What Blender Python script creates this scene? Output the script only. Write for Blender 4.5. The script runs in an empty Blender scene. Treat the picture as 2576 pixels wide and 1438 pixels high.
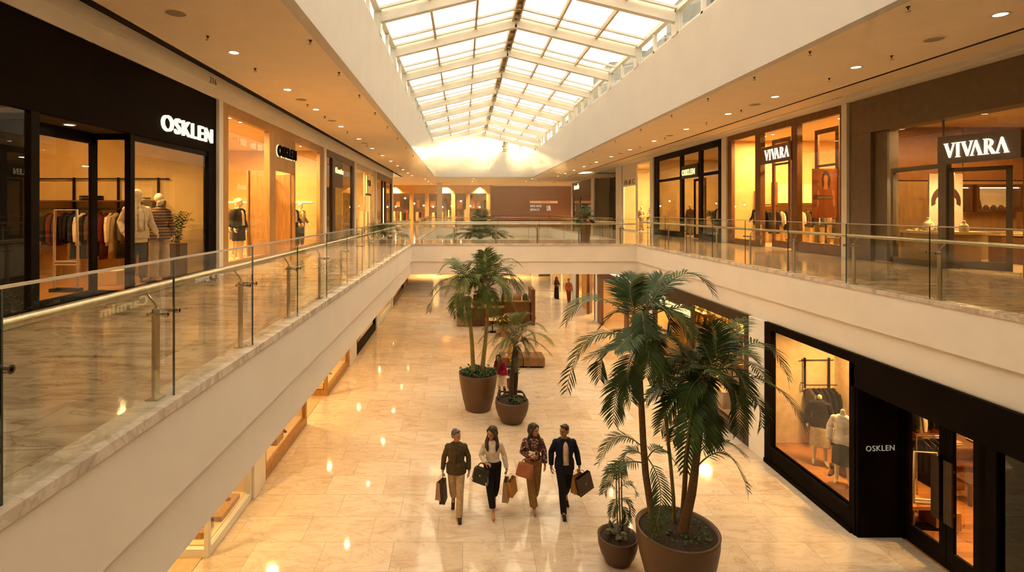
import bpy, math, random
from mathutils import Vector, Matrix, Quaternion
HAZE, EXPO, SKY, SHOP = .016, 0.06, 4.6, 1.0
S = bpy.context.scene; C = S.collection
F, VX, VY, EZ = 1300.0, 1164.0, 530.0, 6.3          # focal length in px, vanishing point, eye height
ZU, ZC, ZS = 4.84, 9.3, 3.52                        # upper floor, ceiling, soffit over the lower floor
XL, XR, XLL, XRR = -5.58, 12.06, -4.61, 7.62        # shopfront planes: upper left / right, lower left / right
R = math.radians
def P(px, py, Y): return Vector(((px-VX)/F*Y, Y, EZ-(py-VY)/F*Y))
def yp(x, px): return x*F/(px-VX)
def zp(py, Y): return EZ-(py-VY)/F*Y
ORG = {}
NUM = 'first second third fourth fifth sixth seventh eighth ninth tenth eleventh twelfth thirteenth fourteenth fifteenth sixteenth seventeenth eighteenth nineteenth twentieth'.split()
NUM += ['twenty-'+n for n in NUM[:9]]+['thirtieth']+['thirty-'+n for n in NUM[:9]]

class MB:
    def __init__(s): s.v = []; s.f = []; s.sm = []
    def add(s, vs, fs, smooth=False):
        b = len(s.v); s.v += [tuple(v) for v in vs]; s.f += [tuple(b+i for i in f) for f in fs]; s.sm += [smooth]*len(fs); return s
    def box(s, x0, x1, y0, y1, z0, z1):
        x0, x1 = min(x0, x1), max(x0, x1); y0, y1 = min(y0, y1), max(y0, y1); z0, z1 = min(z0, z1), max(z0, z1)
        return s.add([(x0,y0,z0),(x1,y0,z0),(x1,y1,z0),(x0,y1,z0),(x0,y0,z1),(x1,y0,z1),(x1,y1,z1),(x0,y1,z1)],
                     [(0,3,2,1),(4,5,6,7),(0,1,5,4),(1,2,6,5),(2,3,7,6),(3,0,4,7)])
    def obox(s, c, u, v, w):                         # oriented box: centre and three half-axis vectors
        c, u, v, w = Vector(c), Vector(u), Vector(v), Vector(w)
        return s.add([c-u-v-w, c+u-v-w, c+u+v-w, c-u+v-w, c-u-v+w, c+u-v+w, c+u+v+w, c-u+v+w],
                     [(0,3,2,1),(4,5,6,7),(0,1,5,4),(1,2,6,5),(2,3,7,6),(3,0,4,7)])
    def bar(s, a, b, w, h, up=(0,0,1)):              # rectangular bar from a to b
        a, b = Vector(a), Vector(b); d = b-a; u = d.cross(Vector(up))
        if u.length < 1e-6: u = d.cross(Vector((1,0,0)))
        u.normalize(); v = u.cross(d).normalized()
        return s.obox((a+b)/2, d/2, u*w/2, v*h/2)
    def tube(s, pts, r, n=10, smooth=True):
        pts = [Vector(p) for p in pts]; rs = r if isinstance(r, (list, tuple)) else [r]*len(pts)
        vs, fs = [], []; u = None
        for i, p in enumerate(pts):
            t = (pts[min(i+1, len(pts)-1)]-pts[max(i-1, 0)]).normalized()
            if u is None:
                u = t.cross(Vector((0,0,1)))
                if u.length < 1e-3: u = t.cross(Vector((1,0,0)))
            u = (u-t*u.dot(t)).normalized(); w = t.cross(u)
            vs += [p+(u*math.cos(2*math.pi*k/n)+w*math.sin(2*math.pi*k/n))*rs[i] for k in range(n)]
        for i in range(len(pts)-1):
            for k in range(n):
                fs.append((i*n+k, i*n+(k+1) % n, (i+1)*n+(k+1) % n, (i+1)*n+k))
        s.add(vs, fs, smooth)
        s.add(vs[:n], [tuple(range(n-1, -1, -1))]); s.add(vs[-n:], [tuple(range(n))]); return s
    def lathe(s, prof, c=(0,0,0), n=36, smooth=True):
        vs, fs = [], []
        for r, z in prof: vs += [(c[0]+r*math.cos(2*math.pi*k/n), c[1]+r*math.sin(2*math.pi*k/n), c[2]+z) for k in range(n)]
        for i in range(len(prof)-1):
            for k in range(n): fs.append((i*n+k, i*n+(k+1) % n, (i+1)*n+(k+1) % n, (i+1)*n+k))
        s.add(vs, fs, smooth)
        if prof[0][0] > 1e-4: s.add(vs[:n], [tuple(range(n-1, -1, -1))])
        if prof[-1][0] > 1e-4: s.add(vs[-n:], [tuple(range(n))])
        return s
    def ell(s, c, r, n=14, m=9, M=None):
        c = Vector(c); vs = []; fs = []
        for j in range(m+1):
            th = math.pi*j/m
            for k in range(n):
                ph = 2*math.pi*k/n
                q = Vector((r[0]*math.sin(th)*math.cos(ph), r[1]*math.sin(th)*math.sin(ph), -r[2]*math.cos(th)))
                vs.append(c+(M @ q if M else q))
        for j in range(m):
            for k in range(n): fs.append((j*n+k, j*n+(k+1) % n, (j+1)*n+(k+1) % n, (j+1)*n+k))
        return s.add(vs, fs, True)
    def caps(s, a, b, ra, rb, n=12, flat=1.0):        # tapered capsule
        a, b = Vector(a), Vector(b); d = b-a; L = max(d.length, 1e-5); q = d.to_track_quat('Z', 'Y').to_matrix()
        prof = [(ra*math.sin(t), -ra*math.cos(t)) for t in [math.pi/2*k/4 for k in range(5)]]
        prof += [(rb*math.cos(t), L+rb*math.sin(t)) for t in [math.pi/2*k/4 for k in range(5)]]
        prof[0] = (1e-5, -ra); prof[-1] = (1e-5, L+rb)
        vs, fs = [], []
        for r, z in prof: vs += [a+q @ Vector((r*math.cos(2*math.pi*k/n), r*flat*math.sin(2*math.pi*k/n), z)) for k in range(n)]
        for i in range(len(prof)-1):
            for k in range(n): fs.append((i*n+k, i*n+(k+1) % n, (i+1)*n+(k+1) % n, (i+1)*n+k))
        return s.add(vs, fs, True)
    def prism(s, poly, o, u, v, w):                   # polygon (2D list) in the frame o + a*u + b*v, extruded by vector w
        o, u, v, w = Vector(o), Vector(u), Vector(v), Vector(w); n = len(poly)
        vs = [o+u*a+v*b for a, b in poly]; vs += [q+w for q in vs]
        return s.add(vs, [tuple(range(n-1, -1, -1)), tuple(range(n, 2*n))]+[(i, (i+1) % n, n+(i+1) % n, n+i) for i in range(n)])
    def build(s, name, mat, parent=None, bev=0, **props):
        return mk(name, s.v, s.f, s.sm, mat, parent, bev, props)

def mk(name, v, f, sm, mat, parent, bev, props):
    me = bpy.data.meshes.new(name)
    if parent is not None: o3 = ORG[parent.name]
    else:
        xs, ys, zs = zip(*v); o3 = Vector(((min(xs)+max(xs))/2, (min(ys)+max(ys))/2, min(zs)))
    me.from_pydata([(a-o3[0], b-o3[1], c-o3[2]) for a, b, c in v], [], f)
    me.polygons.foreach_set('use_smooth', sm); me.update()
    return link(name, me, mat, parent, o3, bev, props)
def link(name, me, mat, parent, o3, bev=0, props={}):
    o = bpy.data.objects.new(name, me); C.objects.link(o)
    if mat and not me.materials: me.materials.append(mat)
    if parent is not None: o.parent = parent
    else: o.location = o3
    ORG[o.name] = Vector(o3)
    if bev:
        m = o.modifiers.new('bevel', 'BEVEL'); m.width = bev; m.segments = 2; m.limit_method = 'ANGLE'
    for k, w in props.items(): o[k] = w
    return o
LABELS = {}
def tag(o, label, cat, group=None):
    o['label'] = label; o['category'] = cat
    if group: o['group'] = group
    return o
def thing(name, label, cat, loc, group=None):
    o = bpy.data.objects.new(name, None); C.objects.link(o); o.location = loc; o.empty_display_size = .1
    ORG[o.name] = Vector(loc); return tag(o, label, cat, group)
def struct(mb, name, mat, parent=None, bev=0): return mb.build(name, mat, parent, bev, kind='structure')
KIDS = {}
def dup(root, loc, rz=0.0, label=None, group=None, sc=None):
    if not KIDS:
        pass
    def rec(o, par):
        c = o.copy(); C.objects.link(c)
        if par: c.parent = par
        for ch in list(o.children): rec(ch, c)
        return c
    r = rec(root, None); r.location = loc; r.rotation_euler = (0, 0, rz)
    if sc: r.scale = (sc, sc, sc)
    if label: r['label'] = label
    if group: r['group'] = group
    return r
def recolor(o, m):
    if o.material_slots: o.material_slots[0].link = 'OBJECT'; o.material_slots[0].material = m

# ---------------------------------------------------------------- materials
MATS = {}
def nodes(name):
    m = bpy.data.materials.new(name); m.use_nodes = True; nt = m.node_tree; nt.nodes.clear()
    out = nt.nodes.new('ShaderNodeOutputMaterial'); return m, nt, out
def N(nt, t, **kw):
    n = nt.nodes.new(t)
    for k, v in kw.items():
        if k in n.inputs.keys(): n.inputs[k].default_value = v
        else: setattr(n, k, v)
    return n
def c4(c): return (c[0], c[1], c[2], 1)
def mulc(c, k): return tuple(min(1, x*k) for x in c)
def pm(name, col, rough=.5, metal=0, var=.12, scale=6, bump=0, spec=.5, stretch=None, coat=0):
    """painted / fabric / metal surface: noise mottles the colour and the gloss a little"""
    if name in MATS: return MATS[name]
    m, nt, out = nodes(name); b = N(nt, 'ShaderNodeBsdfPrincipled', Roughness=rough, Metallic=metal)
    b.inputs['Specular IOR Level'].default_value = spec
    if coat: b.inputs['Coat Weight'].default_value = coat; b.inputs['Coat Roughness'].default_value = .1
    tc = N(nt, 'ShaderNodeTexCoord'); mp = N(nt, 'ShaderNodeMapping'); nz = N(nt, 'ShaderNodeTexNoise', Scale=scale, Detail=4.0)
    if stretch: mp.inputs['Scale'].default_value = stretch
    nt.links.new(tc.outputs['Object'], mp.inputs['Vector']); nt.links.new(mp.outputs[0], nz.inputs['Vector'])
    rp = N(nt, 'ShaderNodeValToRGB'); rp.color_ramp.elements[0].position = .3; rp.color_ramp.elements[1].position = .7
    rp.color_ramp.elements[0].color = c4(mulc(col, 1-var)); rp.color_ramp.elements[1].color = c4(mulc(col, 1+var))
    nt.links.new(nz.outputs['Fac'], rp.inputs[0]); nt.links.new(rp.outputs[0], b.inputs['Base Color'])
    if bump:
        bp = N(nt, 'ShaderNodeBump', Strength=bump, Distance=.02); nt.links.new(nz.outputs['Fac'], bp.inputs['Height']); nt.links.new(bp.outputs[0], b.inputs['Normal'])
    nt.links.new(b.outputs[0], out.inputs[0]); MATS[name] = m; return m
def emis(name, col, strength):
    if name in MATS: return MATS[name]
    m, nt, out = nodes(name); e = N(nt, 'ShaderNodeEmission', Color=c4(col), Strength=strength); nt.links.new(e.outputs[0], out.inputs[0]); MATS[name] = m; return m
def glass(name, tint, ior=1.5, rough=0.0, gcol=(1,1,1)):
    m, nt, out = nodes(name); t = N(nt, 'ShaderNodeBsdfTransparent', Color=c4(tint)); g = N(nt, 'ShaderNodeBsdfGlossy', Color=c4(gcol), Roughness=rough)
    fr = N(nt, 'ShaderNodeFresnel', IOR=ior); mx = N(nt, 'ShaderNodeMixShader')
    ge = N(nt, 'ShaderNodeNewGeometry'); iv = N(nt, 'ShaderNodeMath', operation='SUBTRACT'); iv.inputs[0].default_value = 1.0
    ml = N(nt, 'ShaderNodeMath', operation='MULTIPLY')          # outer faces reflect; the inner side of each face lets light pass
    nt.links.new(ge.outputs['Backfacing'], iv.inputs[1]); nt.links.new(fr.outputs[0], ml.inputs[0]); nt.links.new(iv.outputs[0], ml.inputs[1])
    nt.links.new(ml.outputs[0], mx.inputs[0]); nt.links.new(t.outputs[0], mx.inputs[1]); nt.links.new(g.outputs[0], mx.inputs[2]); nt.links.new(mx.outputs[0], out.inputs[0])
    MATS[name] = m; return m
def marble(name, tw, th, c1, c2, vein, rough, mortar=(.42,.33,.24), gap=.004, contrast=1.0):
    m, nt, out = nodes(name); L = nt.links.new
    b = N(nt, 'ShaderNodeBsdfPrincipled', Roughness=rough); tc = N(nt, 'ShaderNodeNewGeometry')
    br = N(nt, 'ShaderNodeTexBrick', Scale=1.0, Bias=0.0); br.inputs['Mortar Size'].default_value = gap; br.inputs['Mortar Smooth'].default_value = .2
    br.inputs['Brick Width'].default_value = tw; br.inputs['Row Height'].default_value = th; br.offset = .37; br.offset_frequency = 2
    br.inputs['Color1'].default_value = c4(c1); br.inputs['Color2'].default_value = c4(c2); br.inputs['Mortar'].default_value = c4(mortar)
    L(tc.outputs['Position'], br.inputs['Vector'])
    # veins: two distorted noises, shifted tile by tile through the tile's own colour
    sh = N(nt, 'ShaderNodeVectorMath', operation='MULTIPLY_ADD'); sh.inputs[1].default_value = (37, 91, 53)
    L(br.outputs['Color'], sh.inputs[0]); L(tc.outputs['Position'], sh.inputs[2])
    mp = N(nt, 'ShaderNodeMapping'); mp.inputs['Rotation'].default_value = (0, 0, .6); mp.inputs['Scale'].default_value = (.8, 2.2, 1)
    L(sh.outputs[0], mp.inputs['Vector'])
    n1 = N(nt, 'ShaderNodeTexNoise', Scale=1.3, Detail=7.0, Distortion=1.2); n1.inputs['Roughness'].default_value = .62
    L(mp.outputs[0], n1.inputs['Vector'])
    r1 = N(nt, 'ShaderNodeValToRGB'); e = r1.color_ramp.elements
    e[0].position, e[0].color = .30, c4(mulc(vein, .8)); e[1].position, e[1].color = .56, (1, 1, 1, 1)
    k = r1.color_ramp.elements.new(.44); k.color = c4(tuple(.5*(1+x) for x in vein))
    L(n1.outputs['Fac'], r1.inputs[0])
    n2 = N(nt, 'ShaderNodeTexNoise', Scale=.9, Detail=9.0, Distortion=2.5); L(mp.outputs[0], n2.inputs['Vector'])
    r2 = N(nt, 'ShaderNodeValToRGB'); e = r2.color_ramp.elements
    e[0].position, e[0].color = .475, (1, 1, 1, 1); e[1].position, e[1].color = .525, (1, 1, 1, 1)
    k = r2.color_ramp.elements.new(.5); k.color = c4(mulc(vein, .85)); L(n2.outputs['Fac'], r2.inputs[0])
    mx = N(nt, 'ShaderNodeMix', data_type='RGBA', blend_type='MULTIPLY'); mx.inputs[0].default_value = .75*contrast
    L(br.outputs['Color'], mx.inputs[6]); L(r1.outputs[0], mx.inputs[7])
    m2 = N(nt, 'ShaderNodeMix', data_type='RGBA', blend_type='MULTIPLY'); m2.inputs[0].default_value = .55*contrast
    L(mx.outputs[2], m2.inputs[6]); L(r2.outputs[0], m2.inputs[7]); L(m2.outputs[2], b.inputs['Base Color'])
    rr = N(nt, 'ShaderNodeMapRange'); rr.inputs[3].default_value = rough*.7; rr.inputs[4].default_value = rough*1.5
    L(n1.outputs['Fac'], rr.inputs[0]); L(rr.outputs[0], b.inputs['Roughness'])
    L(b.outputs[0], out.inputs[0]); MATS[name] = m; return m
def planks(name, col, width=.14, rough=.35, axis=0):
    m, nt, out = nodes(name); L = nt.links.new; b = N(nt, 'ShaderNodeBsdfPrincipled', Roughness=rough); tc = N(nt, 'ShaderNodeNewGeometry')
    mp = N(nt, 'ShaderNodeMapping'); mp.inputs['Rotation'].default_value = (0, 0, R(90)*axis); L(tc.outputs['Position'], mp.inputs['Vector'])
    br = N(nt, 'ShaderNodeTexBrick', Scale=1.0); br.inputs['Brick Width'].default_value = 1.6; br.inputs['Row Height'].default_value = width; br.inputs['Mortar Size'].default_value = .003
    br.inputs['Color1'].default_value = c4(mulc(col, .8)); br.inputs['Color2'].default_value = c4(mulc(col, 1.15)); br.inputs['Mortar'].default_value = c4(mulc(col, .3))
    L(mp.outputs[0], br.inputs['Vector']); L(br.outputs['Color'], b.inputs['Base Color']); L(b.outputs[0], out.inputs[0]); MATS[name] = m; return m
def wood(name, col, rough=.4): return pm(name, col, rough, var=.22, scale=3, stretch=(6, 6, .6))

WHITE = pm('white_wall_paint', (.82,.77,.70), .6, var=.03, scale=2)
CEIL = pm('ceiling_paint', (.92,.76,.56), .7, var=.03, scale=1.5)
WELLP = pm('well_paint', (.66,.62,.58), .6, var=.03, scale=1.2)
FASCIA = pm('fascia_paint', (.84,.77,.69), .45, var=.03, scale=1.2)
STEELW = pm('white_steel', (.78,.76,.70), .4, var=.04, scale=3)
TANBAR = pm('tan_bars', (.55,.43,.28), .5, var=.08)
FLOOR = marble('floor_marble', 1.3, .82, (.79,.67,.53), (.69,.56,.42), (.74,.62,.50), .06, mortar=(.40,.33,.25), contrast=.75)
UFLOOR = marble('gallery_marble', 1.25, .8, (.62,.51,.38), (.53,.42,.30), (.56,.46,.36), .09, contrast=1.2)
CURB = marble('curb_marble', 3.0, 1.9, (.70,.62,.53), (.66,.57,.48), (.60,.50,.42), .25, contrast=.8)
GLASS = glass('shop_glass', (.97,.96,.93), 1.5)
RAILG = glass('balustrade_glass', (.965,.975,.945), 1.62)
ROOFG = glass('roof_glass', (.97,.97,.96), 1.25)
DARKG = glass('dark_tinted_glass', (.22,.19,.13), 1.5)
STEEL = pm('brushed_steel', (.55,.50,.40), .28, 1.0, var=.1, scale=20)
CHROME = pm('chrome', (.62,.58,.50), .14, 1.0, var=.05)
BLACK = pm('black_panel', (.006,.0035,.002), .6, var=.3, scale=1.5, spec=.04)
BLACKM = pm('black_metal', (.007,.0045,.003), .5, 0, var=.3, spec=.08)
BRONZE = pm('bronze_frame', (.060,.036,.018), .35, .4, var=.2)
TANP = pm('tan_panel', (.42,.25,.10), .5, var=.12, scale=2, stretch=(4,4,.6))
OAK = wood('oak_frame', (.42,.225,.07)); BROWN = wood('brown_wood', (.16,.065,.022)); WALNUT = wood('walnut', (.10,.04,.016))
TAUPE = pm('taupe_stone', (.15,.105,.062), .55, var=.10, scale=5, bump=.05)
TAUPEF = pm('taupe_frame', (.14,.105,.07), .4, var=.08)
AMBW = pm('shop_wall_tan', (.64,.41,.15), .7, var=.08, scale=2)
CREAMW = pm('shop_wall_cream', (.78,.60,.36), .7, var=.05, scale=2)
ORANW = pm('shop_wall_orange', (.45,.17,.05), .6, var=.1, scale=2)
DKWALL = pm('shop_wall_dark', (.05,.03,.018), .6, var=.2)
SHOPF = planks('shop_floor_wood', (.42,.17,.045)); SHOPM = pm('shop_floor_stone', (.55,.40,.24), .25, var=.1)
SIGNW = emis('lit_sign_letters', (1.0,.86,.62), 1.35); SIGNG = emis('gold_sign_letters', (1.0,.74,.30), 1.5)
LAMP = emis('downlight_lens', (1.0,.70,.34), 26.0); LAMPS = emis('spot_lens', (1.0,.80,.48), 30.0); STRIP = emis('light_strip', (1.0,.72,.25), 4.0)
SOIL = pm('soil', (.035,.02,.011), .9, var=.5, scale=25, bump=.6)
POT = pm('brown_pot', (.115,.055,.020), .45, var=.12, scale=3); POTD = pm('dark_pot', (.085,.04,.02), .5, var=.12, scale=3)
BARK = pm('palm_bark', (.15,.075,.03), .8, var=.35, scale=14, stretch=(1,1,4), bump=.3); BARKG = pm('green_palm_stem', (.22,.17,.05), .6, var=.25, scale=6)
LEAF = pm('palm_leaf', (.036,.064,.012), .5, var=.35, scale=5, spec=.28); LEAFL = pm('palm_leaf_light', (.085,.105,.018), .5, var=.3, scale=5, spec=.28)
RACH = pm('leaf_stalk', (.16,.14,.045), .5, var=.2); SHRUB = pm('ground_cover', (.03,.075,.014), .6, var=.5, scale=12)
MANQ = pm('mannequin_shell', (.78,.62,.40), .35, var=.03)
def cloth(name, col, rough=.85): return pm('cloth_'+name, col, rough, var=.18, scale=14, spec=.2)
CL = dict(black=cloth('black', (.012,.010,.010)), navy=cloth('navy', (.012,.016,.03)), cream=cloth('cream', (.70,.55,.36)), tan=cloth('tan', (.42,.26,.12)), rust=cloth('rust', (.22,.045,.02)),
          olive=cloth('olive', (.085,.058,.028)), beige=cloth('beige', (.50,.36,.20)), grey=cloth('grey', (.10,.085,.07)), white=cloth('white', (.74,.63,.50)), brown=cloth('brown', (.09,.04,.018)),
          burgundy=cloth('burgundy', (.10,.012,.012)), gold=cloth('mustard', (.60,.34,.05)), crim=cloth('crimson', (.26,.012,.045)), pink=cloth('pale_pink', (.72,.50,.40)))
def area(x, y, z, size, power, col=(1.0,.62,.26), rot=(0,0,0), spread=None, name='shop_or_fill_lamp'):
    l = bpy.data.lights.new(name, 'AREA'); l.shape = 'DISK'; l.size = size; l.energy = power; l.color = col
    if spread: l.spread = R(spread)
    o = bpy.data.objects.new(name, l); C.objects.link(o); o.location = (x, y, z); o.rotation_euler = rot; return o
def text(s, bold=.0):
    cu = bpy.data.curves.new('t', 'FONT'); cu.body = s; cu.extrude = .02; cu.offset = bold; cu.space_character = 1.14; cu.resolution_u = 4
    o = bpy.data.objects.new('t', cu); C.objects.link(o); dg = bpy.context.evaluated_depsgraph_get(); dg.update()
    me = bpy.data.meshes.new_from_object(o.evaluated_get(dg)); bpy.data.objects.remove(o); bpy.data.curves.remove(cu)
    v = [tuple(q.co) for q in me.vertices]; f = [tuple(p.vertices) for p in me.polygons]; bpy.data.meshes.remove(me)
    x0 = min(a for a, b, c in v); x1 = max(a for a, b, c in v); y0 = min(b for a, b, c in v); y1 = max(b for a, b, c in v)
    return [((a-x0)/(x1-x0), (b-y0)/(y1-y0), (c+.02)/.04) for a, b, c in v], f
def lettering(mb, s, o, u, v, w, bold=.0):            # text in the parallelogram o + u (width) + v (height), extruded along w
    vs, fs = text(s, bold); o, u, v, w = Vector(o), Vector(u), Vector(v), Vector(w)
    return mb.add([o+u*a+v*b+w*c for a, b, c in vs], fs)
# ---------------------------------------------------------------- the building shell
struct(MB().box(-16, 20, -4, 66, -.3, 0), 'floor', FLOOR)
VA, VB, V2A, V2B, YE = -.8, 22.7, 26.4, 45.8, 64.0     # first void, bridge, second void, far end
XV0, XV1 = -2.28, 7.68
for n, b in [('floor_left', (-11, XV0-.08, -4, V2B+.08)), ('floor_right', (XV1+.08, 18.6, -4, V2B+.08)), ('floor_near', (XV0-.08, XV1+.08, -4, VA-.08)),
             ('floor_bridge', (XV0-.08, XV1+.08, VB+.08, V2A-.08)), ('floor_far', (-16, 20, V2B+.08, YE))]:
    struct(MB().box(*b, ZS+.02, ZU), n, UFLOOR)
for n, b in [('ceiling_under_left', (-11, XV0, -4, V2B)), ('ceiling_under_right', (XV1, 18.6, -4, V2B)), ('ceiling_under_bridge', (XV0, XV1, VB+.08, V2A-.08)), ('ceiling_under_far', (-16, 20, V2B, YE))]:
    struct(MB().box(*b, ZS, ZS+.02), n, CEIL)
def rim(x0, x1, y0, y1, k):
    """fascia of a void: the stepped white band and the marble kerb, four sides each"""
    z0, z1, zc = ZS, 4.08, ZU-.06
    lo = MB(); hi = MB(); cu = MB()
    lo.box(x0-.08, x0, y0-.08, y1+.08, z0-.001, z1).box(x1, x1+.08, y0-.08, y1+.08, z0-.001, z1).box(x0, x1, y0-.08, y0, z0-.001, z1).box(x0, x1, y1, y1+.08, z0-.001, z1)
    hi.box(x0-.07, x0+.06, y0-.06, y1+.06, z1, zc).box(x1-.06, x1+.07, y0-.06, y1+.06, z1, zc).box(x0+.06, x1-.06, y0-.07, y0+.06, z1, zc).box(x0+.06, x1-.06, y1-.06, y1+.07, z1, zc)
    cu.box(x0-.16, x0+.085, y0-.1, y1+.1, zc, ZU+.012).box(x1-.085, x1+.16, y0-.1, y1+.1, zc, ZU+.012).box(x0+.085, x1-.085, y0-.16, y0+.085, zc, ZU+.012).box(x0+.085, x1-.085, y1-.085, y1+.16, zc, ZU+.012)
    struct(lo, 'trim_%d' % k, FASCIA); struct(hi, 'trim_%d' % (k+1), FASCIA); struct(cu, 'trim_%d' % (k+2), CURB)
rim(XV0, XV1, VA, VB, 1); rim(XV0, XV1, V2A, V2B, 4)
# ceilings: left flat with a slot, right flat + raised strip, far
XS0, XS1, YS0, YS1 = -2.4, 6.2, 1.6, 45.8             # skylight well
struct(MB().box(-5.28, XS0-.2, -4, YS1, ZC, ZC+.3), 'ceiling_left', CEIL)
struct(MB().box(XS1+.2, 9.20, -4, YS1, ZC, ZC+.3), 'ceiling_right', CEIL)
struct(MB().box(9.42, 18.6, -4, YS1, 9.75, 10.0).box(9.20, 9.42, -4, YS1, ZC+.16, 9.95), 'ceiling_right_strip', CEIL)
struct(MB().box(-16, 20, YS1+.2, YE, ZC, ZC+.3).box(-16, XS0-.2, YS1, YS1+.2, ZC, ZC+.3).box(XS1+.2, 20, YS1, YS1+.2, ZC, ZC+.3), 'ceiling_far', CEIL)
struct(MB().box(XS0-.2, XS1+.2, -4, YS0-.2, ZC, ZC+.3), 'ceiling_near', CEIL)
struct(MB().box(-11, XL+.03, -4, 41, 8.83, ZC+.3).box(XL, XL+.06, -4, 41, 9.06, ZC+.2), 'wall_left_bulkhead', WHITE)
struct(MB().box(11.75, 18.6, -4, 57, 9.67, 9.8).box(11.45, 11.75, -4, 57, 9.715, 9.8), 'wall_right_bulkhead', WHITE)
# slot diffusers: dark louvres in the joint of the ceiling
def slot(x0, x1, z, lab):
    t = thing('slot_diffuser', lab, 'air vent', ((x0+x1)/2, 20, z), None)
    MB().box(x0, x1, 3, 45.7, z+.05, z+.07).build('backing', BLACKM, t)
    m = MB()
    for k in range(4): xx = x0+(x1-x0)*(k+.5)/4; m.box(xx-.006, xx+.006, 3, 45.7, z, z+.05)
    m.build('louvre', BRONZE, t)
slot(-5.50, -5.29, ZC+.005, 'long black linear air slot in the ceiling above the black facade with the lit sign')
slot(9.21, 9.41, ZC+.03, 'long dark linear air slot in the ceiling above the wooden and stone jewellers')
# skylight well walls
T = 11.42
for n, b in [('wall_well_left', (XS0-.2, XS0, YS0, YS1, ZC, T)), ('wall_well_right', (XS1, XS1+.2, YS0, YS1, ZC, T)), ('wall_well_far', (XS0-.2, XS1+.2, YS1, YS1+.2, ZC, T)), ('wall_well_near', (XS0-.2, XS1+.2, YS0-.2, YS0, ZC, T))]:
    struct(MB().box(*b), n, WELLP)
# outer walls
struct(MB().box(-16, 20, YE, YE+.2, 0, ZC), 'wall_far', WHITE)
struct(MB().box(-16, 20, -4.2, -4, 0, ZC+.3), 'wall_near', CREAMW)
struct(MB().box(-16.2, -16, 41, YE, 0, ZC).box(-16, -11, 41, 41.2, 0, ZC).box(-11.2, -11, -4, 41.2, 0, ZC+.3), 'wall_left', WHITE)
struct(MB().box(18.6, 18.8, -4, 57, 0, 10).box(18.8, 20, 57, 57.2, 0, ZC).box(20, 20.2, 57, YE, 0, ZC), 'wall_right', WHITE)
# skylight frame
XM, ZE, ZR = (XS0+XS1)/2, EZ+5.85, EZ+6.9
dz = (ZR-ZE)/(XS1-XM); slope = math.atan(dz)
wl = thing('window_1', 'x', 'x', (XM, YS1, ZE)); del wl['label']; del wl['category']; wl['kind'] = 'structure'
ribs = [45.75-3.4*k for k in range(14)]
def on_roof(side, t, y, off=0):                        # t = 0 at the eave, 1 at the ridge
    xe = XS0 if side < 0 else XS1
    return Vector((xe+(XM-xe)*t, y, ZE+(ZR-ZE)*t+off))
for side in (-1, 1):
    m = MB()
    for k in range(3):
        a, b = k/3+.012, (k+1)/3-.012
        for y0, y1 in zip(ribs[1:], ribs[:-1]):
            vs = [on_roof(side, a, y0+.12, .05), on_roof(side, b, y0+.12, .05), on_roof(side, b, y1-.12, .05), on_roof(side, a, y1-.12, .05)]
            vs += [v+Vector((0, 0, .02)) for v in vs]; m.add(vs, [(0,3,2,1), (4,5,6,7), (0,1,5,4), (1,2,6,5), (2,3,7,6), (3,0,4,7)])
    struct(m, 'roof_pane', ROOFG, wl)
    m = MB()
    for k in (1, 2): m.bar(on_roof(side, k/3, ribs[-1]), on_roof(side, k/3, ribs[0]), .075, .16)
    struct(m, 'purlin', TANBAR, wl)
    m = MB()
    for y0, y1 in zip(ribs[1:], ribs[:-1]):
        for yy, w in ((y0+.22, .05), (y1-.95, .07), (y1-.24, .07)): m.bar(on_roof(side, 0, yy, .0), on_roof(side, 1, yy, .0), w, .10, (0, 1, 0))
    struct(m, 'glazing_bar', STEELW, wl)
m = MB().box(XM-.14, XM-.09, ribs[-1], ribs[0], ZR-.14, ZR+.12).box(XM+.09, XM+.14, ribs[-1], ribs[0], ZR-.14, ZR+.12).box(XM-.1, XM+.1, ribs[-1], ribs[0], ZR+.05, ZR+.12)
for k in range(46): m.box(XM-.09, XM+.09, 2+k*.95, 2.3+k*.95, ZR-.02, ZR+.04)
struct(m, 'ridge_beam', TANBAR, wl)
for y in ribs:                                         # portal ribs, one beam each side and the posts
    m = MB()
    for side in (-1, 1):
        a, b = on_roof(side, -.01, y, -.17), on_roof(side, 1.0, y, -.17); m.bar(a, b, .20, .34, (0, 0, 1))
        m.box(*((XS0-.18, XS0+.02) if side < 0 else (XS1-.02, XS1+.18)), y-.17, y+.17, T, ZE)
    struct(m, 'rib', STEELW, wl)
for side in (-1, 1):                                   # clerestory
    x0, x1 = (XS0-.12, XS0-.02) if side < 0 else (XS1+.02, XS1+.12)
    m = MB(); g = MB()
    for y0, y1 in zip(ribs[1:], ribs[:-1]):
        m.box(x0, x1, (y0+y1)/2-.06, (y0+y1)/2+.06, T, ZE); g.box((x0+x1)/2-.006, (x0+x1)/2+.006, y0+.16, y1-.16, T+.05, ZE-.05)
        m.box(x0, x1, y0+.16, y0+.24, T, ZE).box(x0, x1, y1-.24, y1-.16, T, ZE)
    m.box(x0-.04, x1+.04, ribs[-1], ribs[0], ZE-.08, ZE+.06).box(x0, x1, ribs[-1], ribs[0], T, T+.07)
    struct(m, 'clerestory_frame', STEELW, wl); struct(g, 'clerestory_pane', ROOFG, wl)
gm = MB(); gg = MB()                                   # far gable
for k in range(7):
    x = XS0+(XS1-XS0)*k/6; zt = ZE+(ZR-ZE)*(1-abs(k-3)/3); gm.box(x-.05, x+.05, YS1+.02, YS1+.12, T, zt)
gm.box(XS0, XS1, YS1+.02, YS1+.12, T, T+.08).box(XS0, XS1, YS1+.03, YS1+.11, T+.42, T+.47)
struct(gm, 'gable_frame', STEELW, wl)
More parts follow.
